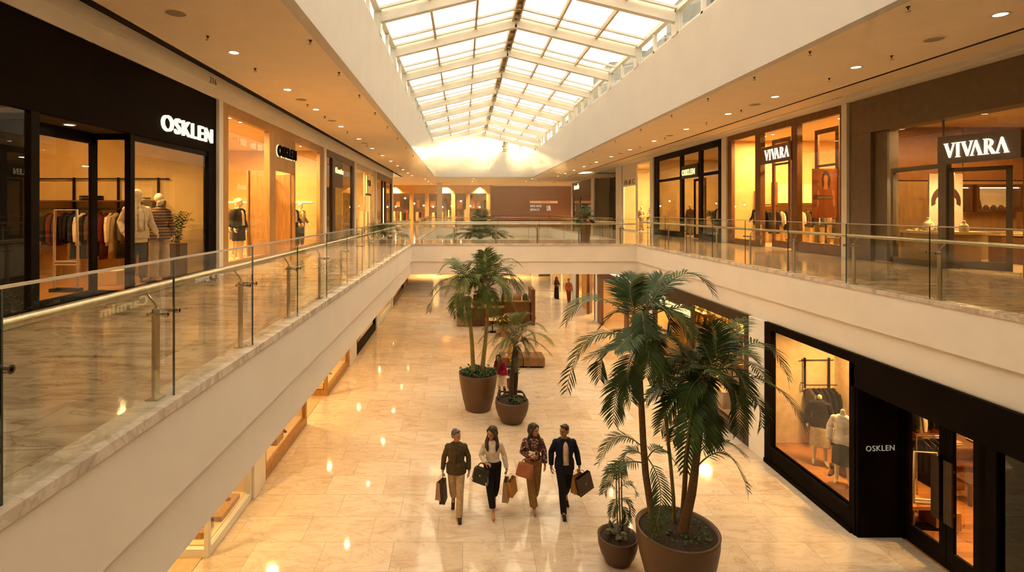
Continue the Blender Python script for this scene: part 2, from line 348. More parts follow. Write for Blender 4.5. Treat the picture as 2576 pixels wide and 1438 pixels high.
gg.prism([(XS0, T), (XS1, T), (XS1, ZE), (XM, ZR), (XS0, ZE)], (0, YS1+.06, 0), (1,0,0), (0,0,1), (0,.012,0)); struct(gg, 'gable_pane', ROOFG, wl)
gn = MB(); gn.prism([(XS0-.2, T), (XS1+.2, T), (XS1+.2, ZE), (XM, ZR), (XS0-.2, ZE)], (0, YS0-.2, 0), (1,0,0), (0,0,1), (0,.1,0)); struct(gn, 'wall_gable_near', FASCIA)

# white pilasters between the shopfronts, upper and lower
k = 10
for xa, xb, y0, y1, z0, z1 in [(XL-.05, XL+.07, 11.70, 11.90, ZU, 8.83), (XL-.05, XL+.06, 20.64, 20.96, ZU, 8.83), (XL-.05, XL+.06, 26.5, 26.75, ZU, 8.83), (XL-.05, XL+.06, 33.0, 33.25, ZU, 8.83), (XL-.05, XL+.06, 40.7, 41.1, ZU, 8.83),
        (XR-.08, XR+.05, 16.13, 16.36, ZU, 9.67), (XR-.08, XR+.05, 23.52, 23.94, ZU, 9.67), (XR-.08, XR+.05, 32.55, 33.1, ZU, 9.67), (XR-.1, XR+.1, 39.0, 40.4, ZU, 9.67), (XR-.08, XR+.05, 47.3, 48.3, ZU, 9.67), (XR-.08, XR+.05, 56.6, 57.0, ZU, 9.67),
        (XRR-.03, XRR+.12, 13.02, 13.72, 0, ZS), (XRR-.03, XRR+.1, 20.75, 21.05, 0, ZS), (XRR-.03, XRR+.1, 29.2, 29.6, 0, ZS), (XRR-.03, XRR+.1, 34.8, 36.0, 0, ZS),
        (XLL-.1, XLL+.06, 11.3, 11.62, 0, ZS), (XLL-.1, XLL+.03, 11.62, 12.02, 0, ZS), (XLL-.1, XLL+.04, 20.95, 22.3, 0, ZS), (XLL-.1, XLL+.04, 27.6, 28.2, 0, ZS), (XLL-.1, XLL+.04, 33.5, 34, 0, ZS)]:
    struct(MB().box(xa, xb, y0, y1, z0, z1), 'trim_%d' % k, WHITE, bev=.008); k += 1
pil = MB().box(-2.75, -2.2, 55.2, 55.75, ZU, ZC); struct(pil, 'trim_%d' % k, CEIL); k += 1
for x, y in [(1.6, 52), (7.0, 50), (-2.6, 51)]: struct(MB().box(x-.3, x+.3, y-.3, y+.3, 0, ZS), 'trim_%d' % k, WHITE); k += 1

# shop shells: floor, side walls, back wall, ceiling
def shell(nm, xf, xb, y0, y1, z0, z1, wm, fm, cm=None):
    d = 1 if xb > xf else -1; xi = xf+d*.12
    struct(MB().box(xi, xb, y0, y0+.06, z0, z1).box(xi, xb, y1-.06, y1, z0, z1).box(xb-.06, xb+.06, y0, y1, z0, z1), 'wall_'+nm, wm)
    struct(MB().box(xi, xb, y0, y1, z1-.1, z1-.02), 'ceiling_'+nm, cm or CREAMW)
    struct(MB().box(xi-d*.02, xb, y0, y1, z0, z0+.015), 'floor_'+nm, fm)
shell('left_shop_black', XL, -10.6, 3.5, 11.74, ZU, 8.75, AMBW, SHOPF, DKWALL)
shell('left_shop_oak', XL, -10.6, 11.86, 20.7, ZU, 8.8, AMBW, SHOPM)
shell('left_shop_bronze', XL, -9.6, 20.8, 26.6, ZU, 8.8, AMBW, SHOPM)
shell('left_shop_pale', XL, -9.6, 26.7, 33.1, ZU, 8.8, CREAMW, SHOPM)
shell('left_shop_corner', XL, -9.6, 33.2, 40.9, ZU, 8.8, AMBW, SHOPM)
shell('right_shop_stone', XR, 18.2, 6.5, 16.2, ZU, 9.0, pm('jeweller_wall', (.30,.13,.045), .6), SHOPM)
shell('right_shop_brown', XR, 18.2, 16.3, 23.7, ZU, 9.6, AMBW, SHOPM)
shell('right_shop_grid', XR, 18.2, 23.8, 32.7, ZU, 9.6, AMBW, SHOPM)
shell('right_shop_yellow', XR, 18.2, 32.9, 39.6, ZU, 9.6, CREAMW, SHOPM)
shell('right_lobby', XR+1.6, 18.2, 40.3, 47.6, ZU, 9.6, DKWALL, UFLOOR)
shell('right_shop_corner', XR, 18.2, 48.2, 56.7, ZU, 9.6, AMBW, SHOPM)
shell('lower_right_black', XRR+.74, 13.6, 2.5, 13.1, 0, ZS, ORANW, SHOPF, DKWALL)
shell('lower_right_gold', XRR+.02, 13.6, 13.6, 20.9, 0, ZS, AMBW, SHOPM)
shell('lower_right_brown', XRR+.02, 13.6, 21.0, 29.4, 0, ZS, AMBW, SHOPM)
shell('lower_right_end', XRR+.02, 13.6, 29.5, 45.0, 0, ZS, CREAMW, SHOPM)
shell('lower_left_pale', XLL-.02, -9.5, 2, 11.5, 0, ZS, CREAMW, SHOPM)
shell('lower_left_oak', XLL-.02, -9.5, 11.9, 21.4, 0, ZS, CREAMW, SHOPM)
shell('lower_left_dark', XLL-.02, -9.5, 21.6, 33.6, 0, ZS, AMBW, SHOPM)
shell('lower_left_end', XLL-.02, -9.5, 33.7, 45, 0, ZS, AMBW, SHOPM)
# ---------------------------------------------------------------- shopfronts
def pane(mb, x, y0, y1, z0, z1, t=.012): return mb.box(x-t/2, x+t/2, y0, y1, z0, z1)
def pane_y(mb, y, x0, x1, z0, z1, t=.012): return mb.box(x0, x1, y-t/2, y+t/2, z0, z1)
def sign(label, x, y0, y1, z0, z1, s, mat, d, bold=.006, dz=0.0, group=None, cat='sign', backing=None):
    """row of letters standing on a facade in a plane x = const; read from the void"""
    sg = 1 if d > 0 else -1                              # d > 0: facade faces +x, text runs towards +y
    a, b = (y0, y1) if d > 0 else (y1, y0)
    t = thing('shop_sign', label, cat, (x, (y0+y1)/2, z0), group)
    m = MB(); lettering(m, s, (x, a, z0), (0, b-a, dz), (0, 0, z1-z0), (d, 0, 0), bold); m.build('lettering', mat, t)
    if backing: backing(t)
    return t
# --- upper left: black shop with recessed entrance
X = XL; t = thing('shopfront', 'black panelled clothing shopfront with recessed entrance and lit white sign, near left', 'shopfront', (X, 8, ZU))
Ya, Yb, Yc, Yd, Ye = yp(X, 78), yp(X, 100), yp(X, 330), yp(X, 525), 11.70
XB = -6.18
MB().box(X-.10, X, 3.5, Ye, 7.6, 8.83).box(X-.12, X, Yd, Ye, ZU, 7.6).build('panel', BLACK, t, bev=.006)
m = MB().box(X-.10, X, Ya, Yb, ZU, 7.6).box(X-.10, X-.02, 3.5, Ya, ZU, ZU+.18).box(XB, X-.1, Yb-.02, Yb+.06, 7.5, 7.6); m.build('frame', BLACKM, t, bev=.004); m = MB().box(X-.1, X, Yc-.02, Yc+.10, ZU, 7.6).box(X-.1, X-.02, Yc+.1, Yd, ZU, ZU+.16).box(X-.1, X-.03, Yc+.1, Yd, 7.5, 7.6)
m.box(XB, X-.1, Yc-.0, Yc+.06, 7.5, 7.6).box(XB, X-.1, Yc, Yc+.06, ZU, ZU+.12)
m.build('frame', BLACKM, t, bev=.004)
m = MB(); pane(m, X-.05, 3.6, Ya, ZU+.18, 7.6); m.build('window_pane', GLASS, t)
m = MB(); pane(m, X-.05, Yc+.1, Yd, ZU+.16, 7.5); m.build('window_pane', GLASS, t)
m = MB(); pane_y(m, Yc+.03, XB, X-.1, ZU+.12, 7.5); m.build('side_pane', GLASS, t)
MB().box(XB, X-.1, Yb, Yc, 7.6, 7.66).build('entrance_soffit', DKWALL, t)
d1 = MB(); yA, yB = 7.55, 8.75
d1.box(XB-.06, XB, yA-.9, yA, ZU, 7.6).box(XB-.06, XB, yB-.14, yB, ZU, 7.6).box(XB-.06, XB, yA, yB, 7.42, 7.6).box(XB-.06, XB, yA, yB-.14, ZU, ZU+.14)
d1.build('entrance_frame', BLACKM, t, bev=.004)
m = MB(); pane(m, XB-.03, yA, yB-.14, ZU+.14, 7.42); m.build('door_pane', GLASS, t)
sign('raised lit white letters on the black header of the near left clothing shop', X, yp(X, 404), yp(X, 531), 7.79, 8.10, 'OSKLEN', SIGNW, .05, .008)
# --- upper left: oak framed shop
t = thing('shopfront', 'oak framed shopfront with tall orange windows and dark letters, second on the left gallery', 'shopfront', (X, 16, ZU))
q = [yp(X, p) for p in (557, 575, 678, 693, 742, 805, 815)]; q[-1] = 20.64
MB().box(X-.14, X, q[0], q[1], ZU, 8.83).box(X-.14, X, q[5], q[6], ZU, 8.83).box(X-.14, X, q[1], q[5], 8.58, 8.83).box(X-.14, X, q[1], q[2], ZU, ZU+.24).box(X-.14, X, q[4], q[5], ZU, ZU+.24).box(X-.16, X+.01, q[2], q[3], ZU, 8.6).box(X-.16, X, q[4]-.06, q[4]+.06, ZU, 8.6).build('frame', OAK, t, bev=.008)
MB().box(X-.12, X-.01, q[3], q[4]-.06, 7.52, 8.6).build('sign_panel', TANP, t)
m = MB(); pane(m, X-.07, q[1], q[2], ZU+.24, 8.58); m.build('window_pane', GLASS, t)
m = MB(); pane(m, X-.07, q[4]+.06, q[5], ZU+.24, 8.58); m.build('window_pane', GLASS, t)
dm = MB(); dx = X-.75
dm.box(dx-.05, dx, q[3]-.15, q[3]+.12, ZU, 7.5).box(dx-.05, dx, q[4]-.30, q[4]-.05, ZU, 7.5).box(dx-.05, dx, q[3], q[4], 7.3, 7.5).box(dx, X-.12, q[3]-.05, q[3], ZU, 7.5).box(dx, X-.12, q[4]-.1, q[4]-.04, ZU, 7.5); dm.build('entrance_frame', OAK, t, bev=.006)
def halo(tt):
    m = MB(); lettering(m, 'OSKLEN', (X+.002, yp(X, 695)-.02, 7.93), (0, yp(X, 740)-yp(X, 695)+.04, 0), (0, 0, .37), (.008, 0, 0), .022); m.build('halo_light', SIGNG, tt)
sign('black haloed letters on the oak shopfront beside its doorway', X+.03, yp(X, 695), yp(X, 740), 7.95, 8.28, 'OSKLEN', BLACK, .06, .010, backing=halo)
# --- upper left: bronze shop, pale shop, dark corner shop
t = thing('shopfront', 'dark bronze shopfront with small glowing sign, third on the left gallery', 'shopfront', (X, 23.8, ZU))
q = [yp(X, p) for p in (822, 836, 843, 862, 886)]; e0, e1 = 20.96, 26.5
MB().box(X-.12, X, e0, e1, 8.55, 8.83).box(X-.12, X, e0, q[0], ZU, 8.55).box(X-.12, X, q[4], e1, ZU, 8.55).box(X-.12, X, e0, q[1], ZU, ZU+.2).box(X-.12, X, q[3], q[4], ZU, ZU+.2).build('frame', BRONZE, t, bev=.006)
MB().box(X-.14, X+.01, q[1], q[2], ZU, 8.55).box(X-.12, X, q[2], q[3], 7.35, 8.55).build('panel', BRONZE, t)
m = MB(); pane(m, X-.06, q[0], q[1], ZU+.2, 8.55); m.build('window_pane', GLASS, t); m = MB(); pane(m, X-.06, q[3], q[4], ZU+.2, 8.55); m.build('window_pane', GLASS, t)
MB().box(X-.55, X-.5, q[2], q[3]-.4, ZU, 7.35).build('door', DKWALL, t)
sign('small glowing script sign on the dark bronze shopfront', X, yp(X, 843), yp(X, 862), 7.97, 8.22, 'Carmim', SIGNG, .04, .03)
t = thing('shopfront', 'pale narrow-framed shopfront with hanging panel sign, fourth on the left gallery', 'shopfront', (X, 29.6, ZU))
q = [26.75, 27.1, 30.2, 30.45, 31.2, 31.5, 32.7, 33.0]
MB().box(X-.1, X, q[0], q[7], 8.5, 8.83).box(X-.1, X, q[0], q[1], ZU, 8.5).box(X-.1, X, q[6], q[7], ZU, 8.5).box(X-.1, X, q[2]-.7, q[2]-.6, ZU, 8.5).box(X-.1, X, q[4], q[5], ZU, 8.5).build('frame', TANBAR, t, bev=.005)
m = MB(); pane(m, X-.05, q[1], q[2]-.7, ZU+.05, 8.5); m.build('window_pane', GLASS, t); m = MB(); pane(m, X-.05, q[5], q[6], ZU+.05, 8.5); m.build('window_pane', GLASS, t)
def pal(tt): MB().box(X+.0, X+.06, 29.75, 31.15, 7.3, 8.35).build('board', CREAMW, tt); MB().box(X, X+.08, 29.7, 31.2, 7.2, 7.3).build('board_base', BRONZE, tt)
sign('pale upright board with dark marks on the fourth left shopfront', X+.06, 30.0, 30.9, 7.75, 8.1, 'V & N', BLACK, .02, .0, backing=pal)
t = thing('shopfront', 'dark shopfront at the far end of the left gallery, lit strip at its door', 'shopfront', (X, 37, ZU))
MB().box(X-.12, X, 33.25, 40.7, 8.4, 8.83).box(X-.12, X, 33.25, 33.7, ZU, 8.4).box(X-.12, X, 36.0, 36.5, ZU, 8.4).box(X-.12, X, 37.4, 37.9, ZU, 8.4).box(X-.12, X, 40.4, 40.7, ZU, 8.4).build('frame', BRONZE, t, bev=.005)
m = MB(); pane(m, X-.06, 33.7, 36.0, ZU+.05, 8.4); m.build('window_pane', GLASS, t); m = MB(); pane(m, X-.06, 37.9, 40.4, ZU+.05, 8.4); m.build('window_pane', GLASS, t)
MB().box(X+.0, X+.03, 36.2, 36.35, ZU+.1, 7.9).build('light_strip', STRIP, t)
# --- upper right: taupe stone jeweller
X = XR; t = thing('shopfront', 'taupe stone jewellery shopfront with wide lit sign board, near right', 'shopfront', (X, 12.5, ZU))
a, b, c, d = yp(X, 2137), yp(X, 2190), yp(X, 2217), yp(X, 2233)
MB().box(X, X+.5, 7.0, 16.12, 8.62, 9.67).box(X, X+.5, b, 16.12, ZU, 8.62).box(X+.12, X+.5, c, b, ZU, 8.62).box(X, X+.4, 7.0, 8.2, ZU, 8.62).build('stone_surround', TAUPE, t, bev=.01)
m = MB().box(X+.10, X+.18, c-.08, c, ZU, 8.6).box(X+.10, X+.2, 13.0, 14.68, 7.38, 7.5).box(X+.10, X+.2, 13.0, 14.68, ZU, ZU+.16).box(X+.1, X+.2, d-.06, d+.02, ZU, 7.4).box(X+.08, X+.22, 12.98, 13.2, ZU, 7.5).box(X+.12,X+.16,13.1,13.13,7.5,8.62)
m.build('frame', TAUPEF, t, bev=.005); MB().box(X+.08, X+.24, 10.9, 11.2, ZU, 7.5).box(X+.1, X+.2, 8.2, 10.9, ZU, ZU+.16).build('frame', TAUPEF, t, bev=.005)
m = MB(); pane(m, X+.15, 13.2, d-.06, ZU+.16, 7.38); m.build('window_pane', GLASS, t)
m = MB(); pane(m, X+.14, 8.2, 13.1, 8.1, 8.62); pane(m, X+.14, 13.13, c-.08, 7.5, 8.62); m.build('upper_pane', GLASS, t)
m = MB(); pane(m, X+.15, 8.2, 10.9, ZU+.16, 8.1); m.build('window_pane', GLASS, t)
th = R(38); u = Vector((math.sin(th), -math.cos(th), 0)); hinge = Vector((X+.16, 12.98, ZU+.03))       # open door leaf
dl = MB(); w = 1.1
for s0, s1, z0, z1 in [(0, .09, 0, 2.5), (w-.11, w, 0, 2.5), (0, w, 0, .2), (0, w, 2.4, 2.5)]:
    dl.obox(hinge+u*(s0+s1)/2+Vector((0,0,(z0+z1)/2)), u*(s1-s0)/2, Vector((u.y, -u.x, 0))*.025, (0,0,(z1-z0)/2))
dr = dl.build('door', TAUPEF, t); m = MB().obox(hinge+u*w/2+Vector((0,0,1.3)), u*(w/2-.1), Vector((u.y,-u.x,0))*.006, (0,0,1.1)); m.build('door_pane', GLASS, dr)
# lit board with six-letter word in a thick-and-thin roman face, bar-less A
def vivara(mb, o, u, v, w):
    """V I V A R A in roman capitals without crossbars; unit square o..o+u..o+v"""
    o, u, v, w = Vector(o), Vector(u), Vector(v), Vector(w)
    Vs = [(-.02,1),(-.02,.955),(.03,.955),(.42,0),(.48,0),(.83,.955),(.88,.955),(.88,1),(.64,1),(.64,.955),(.755,.955),(.515,.25),(.235,.955),(.30,.955),(.30,1)]
    As = [(.9-a, b) for a, b in [(x, 1-y) for x, y in Vs]]
    Is = [(0,0),(.36,0),(.36,.05),(.27,.05),(.27,.95),(.36,.95),(.36,1),(0,1),(0,.95),(.09,.95),(.09,.05),(0,.05)]
    arc = [(.27+.42*math.cos(t), .72+.28*math.sin(t)) for t in [math.pi/2-math.pi*k/10 for k in range(11)]]
    arc2 = [(.27+.24*math.cos(t), .72+.22*math.sin(t)) for t in [-math.pi/2+math.pi*k/10 for k in range(11)]]
    x = 0.0; adv = [('V', .94), ('I', .47), ('V', .68), ('A', .99), ('R', .86), ('A', .9)]; tot = sum(a for _, a in adv); k = 1/tot
    def put(poly): mb.prism([(p*k+x*k, q) for p, q in poly], o, u, v, w)
    for ch, ad in adv:
        if ch == 'V': put(Vs)
        elif ch == 'A': put(As)
        elif ch == 'I': put(Is)
        else:
            put([(0,0),(.36,0),(.36,.05),(.27,.05),(.27,1),(0,1),(0,.95),(.09,.95),(.09,.05),(0,.05)])
            put([(.27, 1)]+arc[1:]+[(.27, .44), (.27, .5)]+arc2+[(.27, .94)])
            put([(.36,.46),(.54,.46),(.88,.0),(.62,.0)])
        x += ad
yb0, yb1 = yp(XR-.12, 2566), yp(XR-.12, 2356)
t = thing('shop_sign', 'wide taupe board with large lit white roman letters over the near right jeweller', 'sign', (X, 12.1, 7.45))
mb = MB().prism([(yb0, 7.44), (yb1, 7.46), (yb1, 8.16), (yb0, 8.04)], (X-.10, 0, 0), (0,1,0), (0,0,1), (.175,0,0)); mb.build('board', TAUPEF, t, bev=.006)
m = MB(); l0, l1 = yp(XR-.13, 2374), yp(XR-.13, 2536); vivara(m, (X-.135, l0, 7.60), (0, l1-l0, -.02), (0,0,.36), (.035,0,0)); m.build('lettering', SIGNW, t)
# --- upper right: brown wood shop
t = thing('shopfront', 'brown wooden shopfront with tall amber windows and small lit board, second on the right gallery', 'shopfront', (X, 20, ZU))
q = [16.36, yp(X, 2112), yp(X, 2004), yp(X, 1996), yp(X, 1912), yp(X, 1904), yp(X, 1840), 23.52]
m = MB().box(X, X+.16, q[0], q[7], 9.42, 9.67).box(X, X+.16, q[0], q[1], ZU, 9.42).box(X, X+.16, q[6], q[7], ZU, 9.42).box(X-.02, X+.18, q[2]-.05, q[3]+.1, ZU, 9.42).box(X-.02, X+.18, q[4]-.05, q[5]+.1, ZU, 9.42).box(X, X+.16, q[1], q[2], ZU, ZU+.36).box(X, X+.16, q[5], q[6], ZU, ZU+.24)
m.build('frame', BROWN, t, bev=.008)
m = MB(); pane(m, X+.08, q[1], q[2]-.05, ZU+.36, 9.42); m.build('window_pane', GLASS, t)
m = MB(); pane(m, X+.08, q[5]+.1, q[6], ZU+.24, 9.42); m.build('window_pane', GLASS, t)
m = MB(); pane(m, X+.08, q[3]+.1, q[4]-.05, 8.85, 9.42); m.build('transom_pane', GLASS, t)
def framed(x, y0, y1, z0, z1, wd, par, nm='door', mat=BROWN, gm=GLASS, mid=()):
    m = MB().box(x-.03, x+.03, y0, y0+wd, z0, z1).box(x-.03, x+.03, y1-wd, y1, z0, z1).box(x-.03, x+.03, y0+wd, y1-wd, z0, z0+wd*1.6).box(x-.03, x+.03, y0+wd, y1-wd, z1-wd, z1)
    for zz in mid: m.box(x-.03, x+.03, y0+wd, y1-wd, zz-.04, zz+.04)
    o = m.build(nm, mat, par); g = MB(); pane(g, x, y0+wd, y1-wd, z0+wd*1.6, z1-wd); g.build('pane', gm, o); return o
framed(X+.5, q[3]+.9, q[4]-.02, ZU+.02, 9.15, .16, t, mid=(8.15,))
framed(X+.75, q[2]-1.1, q[2]+.1, ZU+.02, 9.2, .16, t, nm='inner_screen', mid=(7.9,))
t = thing('shop_sign', 'narrow brown board with lit white roman letters on the brown wooden shopfront', 'sign', (X, 19.9, 8.2))
MB().prism([(q[3]+.05, 8.16), (q[4]+.0, 8.14), (q[4]+.0, 8.80), (q[3]+.05, 8.86)], (X-.06, 0, 0), (0,1,0), (0,0,1), (.035,0,0)).build('board', BROWN, t, bev=.006)
m = MB(); l0, l1 = yp(X-.08, 1923), yp(X-.08, 1984); vivara(m, (X-.09, l0, 8.27), (0, l1-l0, .03), (0,0,.42), (.03,0,0)); m.build('lettering', SIGNW, t)
# --- upper right: dark grid shop
t = thing('shopfront', 'dark metal grid shopfront with planter inside, third on the right gallery', 'shopfront', (X, 28, ZU))
q = [23.94, 24.4, yp(X, 1764), yp(X, 1757), yp(X, 1716), yp(X, 1710), 32.0, 32.55]
m = MB().box(X, X+.14, q[0], q[7], 9.35, 9.67).box(X, X+.14, q[0], q[1], ZU, 9.35).box(X, X+.14, q[6], q[7], ZU, 9.35).box(X, X+.14, q[2], q[3], ZU, 9.35).box(X, X+.14, q[4], q[5], ZU, 9.35).box(X, X+.12, q[1], q[2], 8.05, 8.2).box(X, X+.12, q[5], q[6], 8.05, 8.2).box(X, X+.14, q[1], q[2], ZU, ZU+.3).box(X, X+.14, q[5], q[6], ZU, ZU+.3)
m.build('frame', BLACKM, t, bev=.006)
MB().box(X-.04, X+.1, q[3], q[4], 8.05, 8.75).build('sign_panel', DKWALL, t)
m = MB()
for y0, y1, z0, z1 in [(q[1], q[2], ZU+.3, 8.05), (q[5], q[6], ZU+.3, 8.05), (q[1], q[2], 8.2, 9.35), (q[5], q[6], 8.2, 9.35), (q[3], q[4], 8.75, 9.35)]: pane(m, X+.06, y0, y1, z0, z1)
m.build('window_pane', GLASS, t)
framed(X+.4, q[3]+.05, q[4]-.6, ZU+.02, 8.0, .12, t, mat=BLACKM)
sign('small gold lit letters on the dark grid shopfront', X-.04, yp(X, 1750), yp(X, 1716)-.1, 8.20, 8.52, 'OSKLEN', SIGNG, -.03, .02)
# --- upper right: yellow shop with white sign band, lobby, corner shop
t = thing('shopfront', 'bright yellow glazed shopfront with white marked band, fourth on the right gallery', 'shopfront', (X, 36, ZU))
MB().box(X, X+.12, 33.1, 39.0, 9.5, 9.67).box(X, X+.12, 35.9, 36.05, ZU, 9.5).box(X, X+.12, 33.1, 33.25, ZU, 9.5).box(X, X+.12, 38.8, 39.0, ZU, 9.5).box(X, X+.1, 36.05, 38.8, ZU, ZU+.12).build('frame', STEELW, t, bev=.005)
MB().box(X-.02, X+.1, 36.0, 38.9, 8.1, 9.5).build('sign_band', WHITE, t)
m = MB(); pane(m, X+.05, 33.25, 35.9, ZU+.05, 9.5); pane(m, X+.05, 36.05, 38.8, ZU+.12, 8.1); m.build('window_pane', GLASS, t)
sign('brown marks on the white band of the yellow shopfront', X-.02, 36.2, 38.5, 8.2, 8.55, 'FB dl C', BROWN, -.02, .0)
t = thing('lobby_screen', 'brown panelled lobby wall with two dark bays beyond the yellow shop', 'wall panel', (X+1.5, 44, ZU))
MB().box(X+1.4, X+1.6, 40.3, 47.2, ZU, 9.27).build('panel', DKWALL, t)
MB().box(X+1.2, X+1.4, 43.6, 44.0, ZU, 9.27).build('post', WHITE, t); MB().box(X+1.3, X+1.4, 40.5, 43.4, ZU, 9.2).build('bay', WALNUT, t); MB().box(X+1.3, X+1.4, 44.2, 47.1, ZU, 8.0).build('bay', BRONZE, t)
t = thing('shopfront', 'dark headed shopfront with tiny lit sign at the far end of the right gallery', 'shopfront', (X, 52.5, ZU))
MB().box(X-.05, X+.12, 48.3, 56.6, 7.75, 9.67).box(X, X+.12, 48.3, 48.6, ZU, 7.75).box(X, X+.12, 53.2, 53.6, ZU, 7.75).box(X, X+.12, 56.2, 56.6, ZU, 7.75).build('frame', BRONZE, t)
m = MB(); pane(m, X+.05, 48.6, 53.2, ZU+.05, 7.75); pane(m, X+.05, 53.6, 56.2, ZU+.05, 7.75); m.build('window_pane', GLASS, t)
sign('tiny lit two-line sign on the far right dark shopfront', X-.05, 53.3, 55.6, 8.55, 9.15, 'mob', SIGNW, -.04, .05)
# --- far wall
t = thing('hoarding', 'big brown closed hoarding wall with orange bar facing the second void', 'hoarding', (8, YE, ZU))
MB().box(3.5, 13.4, YE-.5, YE-.02, ZU, 9.27).build('panel', pm('hoarding_brown', (.26,.085,.03), .6), t); MB().box(3.2, 3.5, YE-.55, YE-.02, ZU, 9.27).build('edge', TANP, t)
t2 = thing('notice_sign', 'orange bar notice with small pale writing on the brown hoarding', 'sign', (9.5, YE-.5, 6.5))
Q = lambda px, py: P(px, py, YE-.52)
a, b = Q(1333, 511), Q(1403, 505); MB().box(a.x, b.x, YE-.53, YE-.5, a.z, b.z).build('bar', emis('orange_bar', (1,.33,.08), .9), t2)
m = MB(); a, b = Q(1362, 510), Q(1383, 506); lettering(m, 'OFERTA', (a.x, YE-.54, a.z), (b.x-a.x, 0, 0), (0, 0, b.z-a.z), (0, .01, 0)); m.build('bar_writing', BROWN, t2)
m = MB()
for r_, s_ in enumerate(['BREVE NOVO', 'ESPACO']): a, b = Q(1334, 521+r_*9), Q(1362-5*r_, 515+r_*9); lettering(m, s_, (a.x, YE-.54, a.z), (b.x-a.x, 0, 0), (0, 0, b.z-a.z), (0, .02, 0), .02)
m.build('writing', emis('pale_writing', (1,.8,.55), .8), t2)
m = MB(); a, b = Q(1375, 530), Q(1386, 517); lettering(m, 'UR', (a.x, YE-.54, a.z), (b.x-a.x, 0, 0), (0, 0, b.z-a.z), (0, .02, 0), .03); m.build('mark', emis('pale_writing', (1,.8,.55), .8), t2)
t = thing('shopfront', 'long yellow-lit department store front closing the far end of the gallery', 'shopfront', (-4, YE, ZU))
m = MB().box(-10, 3.2, YE-3.6, YE-3.4, 8.35, 9.28)
for x in (-9.2, -6.0, -4.2, -1.1, .6, 3.0): m.box(x-.22, x+.22, YE-3.6, YE-3.35, ZU, 8.4)
m.build('frame', pm('ochre_wall', (.62,.38,.14), .6), t)
MB().box(-10, 3.2, YE-.5, YE-.3, ZU, 9.28).build('back_wall', CREAMW, t)
rd = random.Random(4)
for k in range(16): x = -9.5+.8*k; h = rd.uniform(.5, 1.1); MB().box(x, x+rd.uniform(.25, .7), YE-2.4, YE-1.9, 7.1-h*.6, 7.1+h*.6).build('display_panel', ORANW if k % 3 else DKWALL, t)
for k in range(34): x = -9.7+.38*k; MB().box(x, x+rd.uniform(.12, .3), YE-2.9, YE-2.5, ZU+.3, ZU+rd.uniform(1.2, 1.7)).build('hanging_clothes', CL[['brown', 'cream', 'black', 'rust', 'tan'][k % 5]], t)
for k in range(11): MB().ell((-9+1.1*k, YE-3, 6.9+rd.uniform(-.2, .9)), (.09, .09, .09), 10, 6).build('globe_lamp', LAMPS, t)

# ---------------------------------------------------------------- lower level shopfronts
X = XRR; t = thing('shopfront', 'black lower-floor clothing shopfront with display window and recessed double doors', 'shopfront', (X, 10, 0))
a, b, c = yp(X, 1940), yp(X, 2140), yp(X, 2150); ZT = 3.34; D = X+.90
y2 = yp(D, 2480); y1 = c-.02
m = MB().box(X-.02, X+.10, b, 13.02, ZT, ZS).box(X-.02, X+.12, a, 13.02, 0, ZT).box(X-.02, X+.10, c-.02, b+.02, 0, ZT).box(X-.01, X+.10, b, a, 0, .50).box(X-.04, X+.05, b, a, .42, .50).box(X-.05, X+.04, b-.05, 13.02, 0, .1).box(X-.02, X+.10, 3.0, b, 2.88, ZS)
m.build('frame', BLACK, t, bev=.006)
MB().box(X+.0, D+.08, y1-.06, y1, 0, ZS).build('return_panel', BLACK, t)
MB().box(X+.1, D+.1, 6.5, y1-.06, 2.86, 2.92).build('entrance_soffit', BLACK, t)
m = MB(); pane(m, X+.05, b+.02, a, .50, ZT); m.build('window_pane', GLASS, t)
def door(y0, y1_, hy):
    m = MB(); wd = .13
    m.box(D-.03, D+.03, y0, y0+wd, 0.02, 2.86).box(D-.03, D+.03, y1_-wd, y1_, .02, 2.86).box(D-.03, D+.03, y0+wd, y1_-wd, .02, .36).box(D-.03, D+.03, y0+wd, y1_-wd, 2.7, 2.86)
    o = m.build('door', BLACKM, t, bev=.004); g = MB(); pane(g, D, y0+wd, y1_-wd, .36, 2.7); g.build('door_pane', GLASS, o)
    h = MB().box(D-.12, D-.09, hy-.08, hy+.08, .85, 1.95); h.box(D-.09, D, hy-.02, hy+.02, 1.0, 1.05).box(D-.09, D, hy-.02, hy+.02, 1.75, 1.8); h.build('handle', BRONZE, o, bev=.004)
ym = yp(D, 2384)
door(ym+.005, y1-.08, ym+.12); door(y2+.05, ym-.005, ym-.12)
MB().box(D-.06, D+.06, 7.52, y2+.05, 0, 2.88).build('door_jamb', BLACK, t); MB().box(D-.06, D+.06, y1-.12, y1-.06, 0, 2.88).build('door_jamb', BLACK, t); MB().box(X+.1, D+.06, 7.46, 7.52, 0, 2.88).build('side_panel', BLACK, t)
MB().box(X-.02, X+.1, 7.36, 7.52, 0, 2.88).box(X-.01, X+.1, 3.0, 7.36, 0, .3).build('near_frame', BLACK, t)
m = MB(); pane(m, X+.05, 3.0, 7.36, .3, 2.88); m.build('near_window_pane', DARKG, t)
t = thing('shop_sign', 'small grey letters on the black return panel of the lower-floor shop', 'sign', (8, y1-.07, 1.5))
lx0, lx1 = (2172-VX)/F*y1, (2243-VX)/F*y1; m = MB(); lettering(m, 'OSKLEN', (lx0, y1-.072, zp(1131, y1)), (lx1-lx0, 0, .02), (0, 0, .105), (0, .012, 0), .0); m.build('lettering', emis('grey_letters', (.8,.68,.5), .32), t)
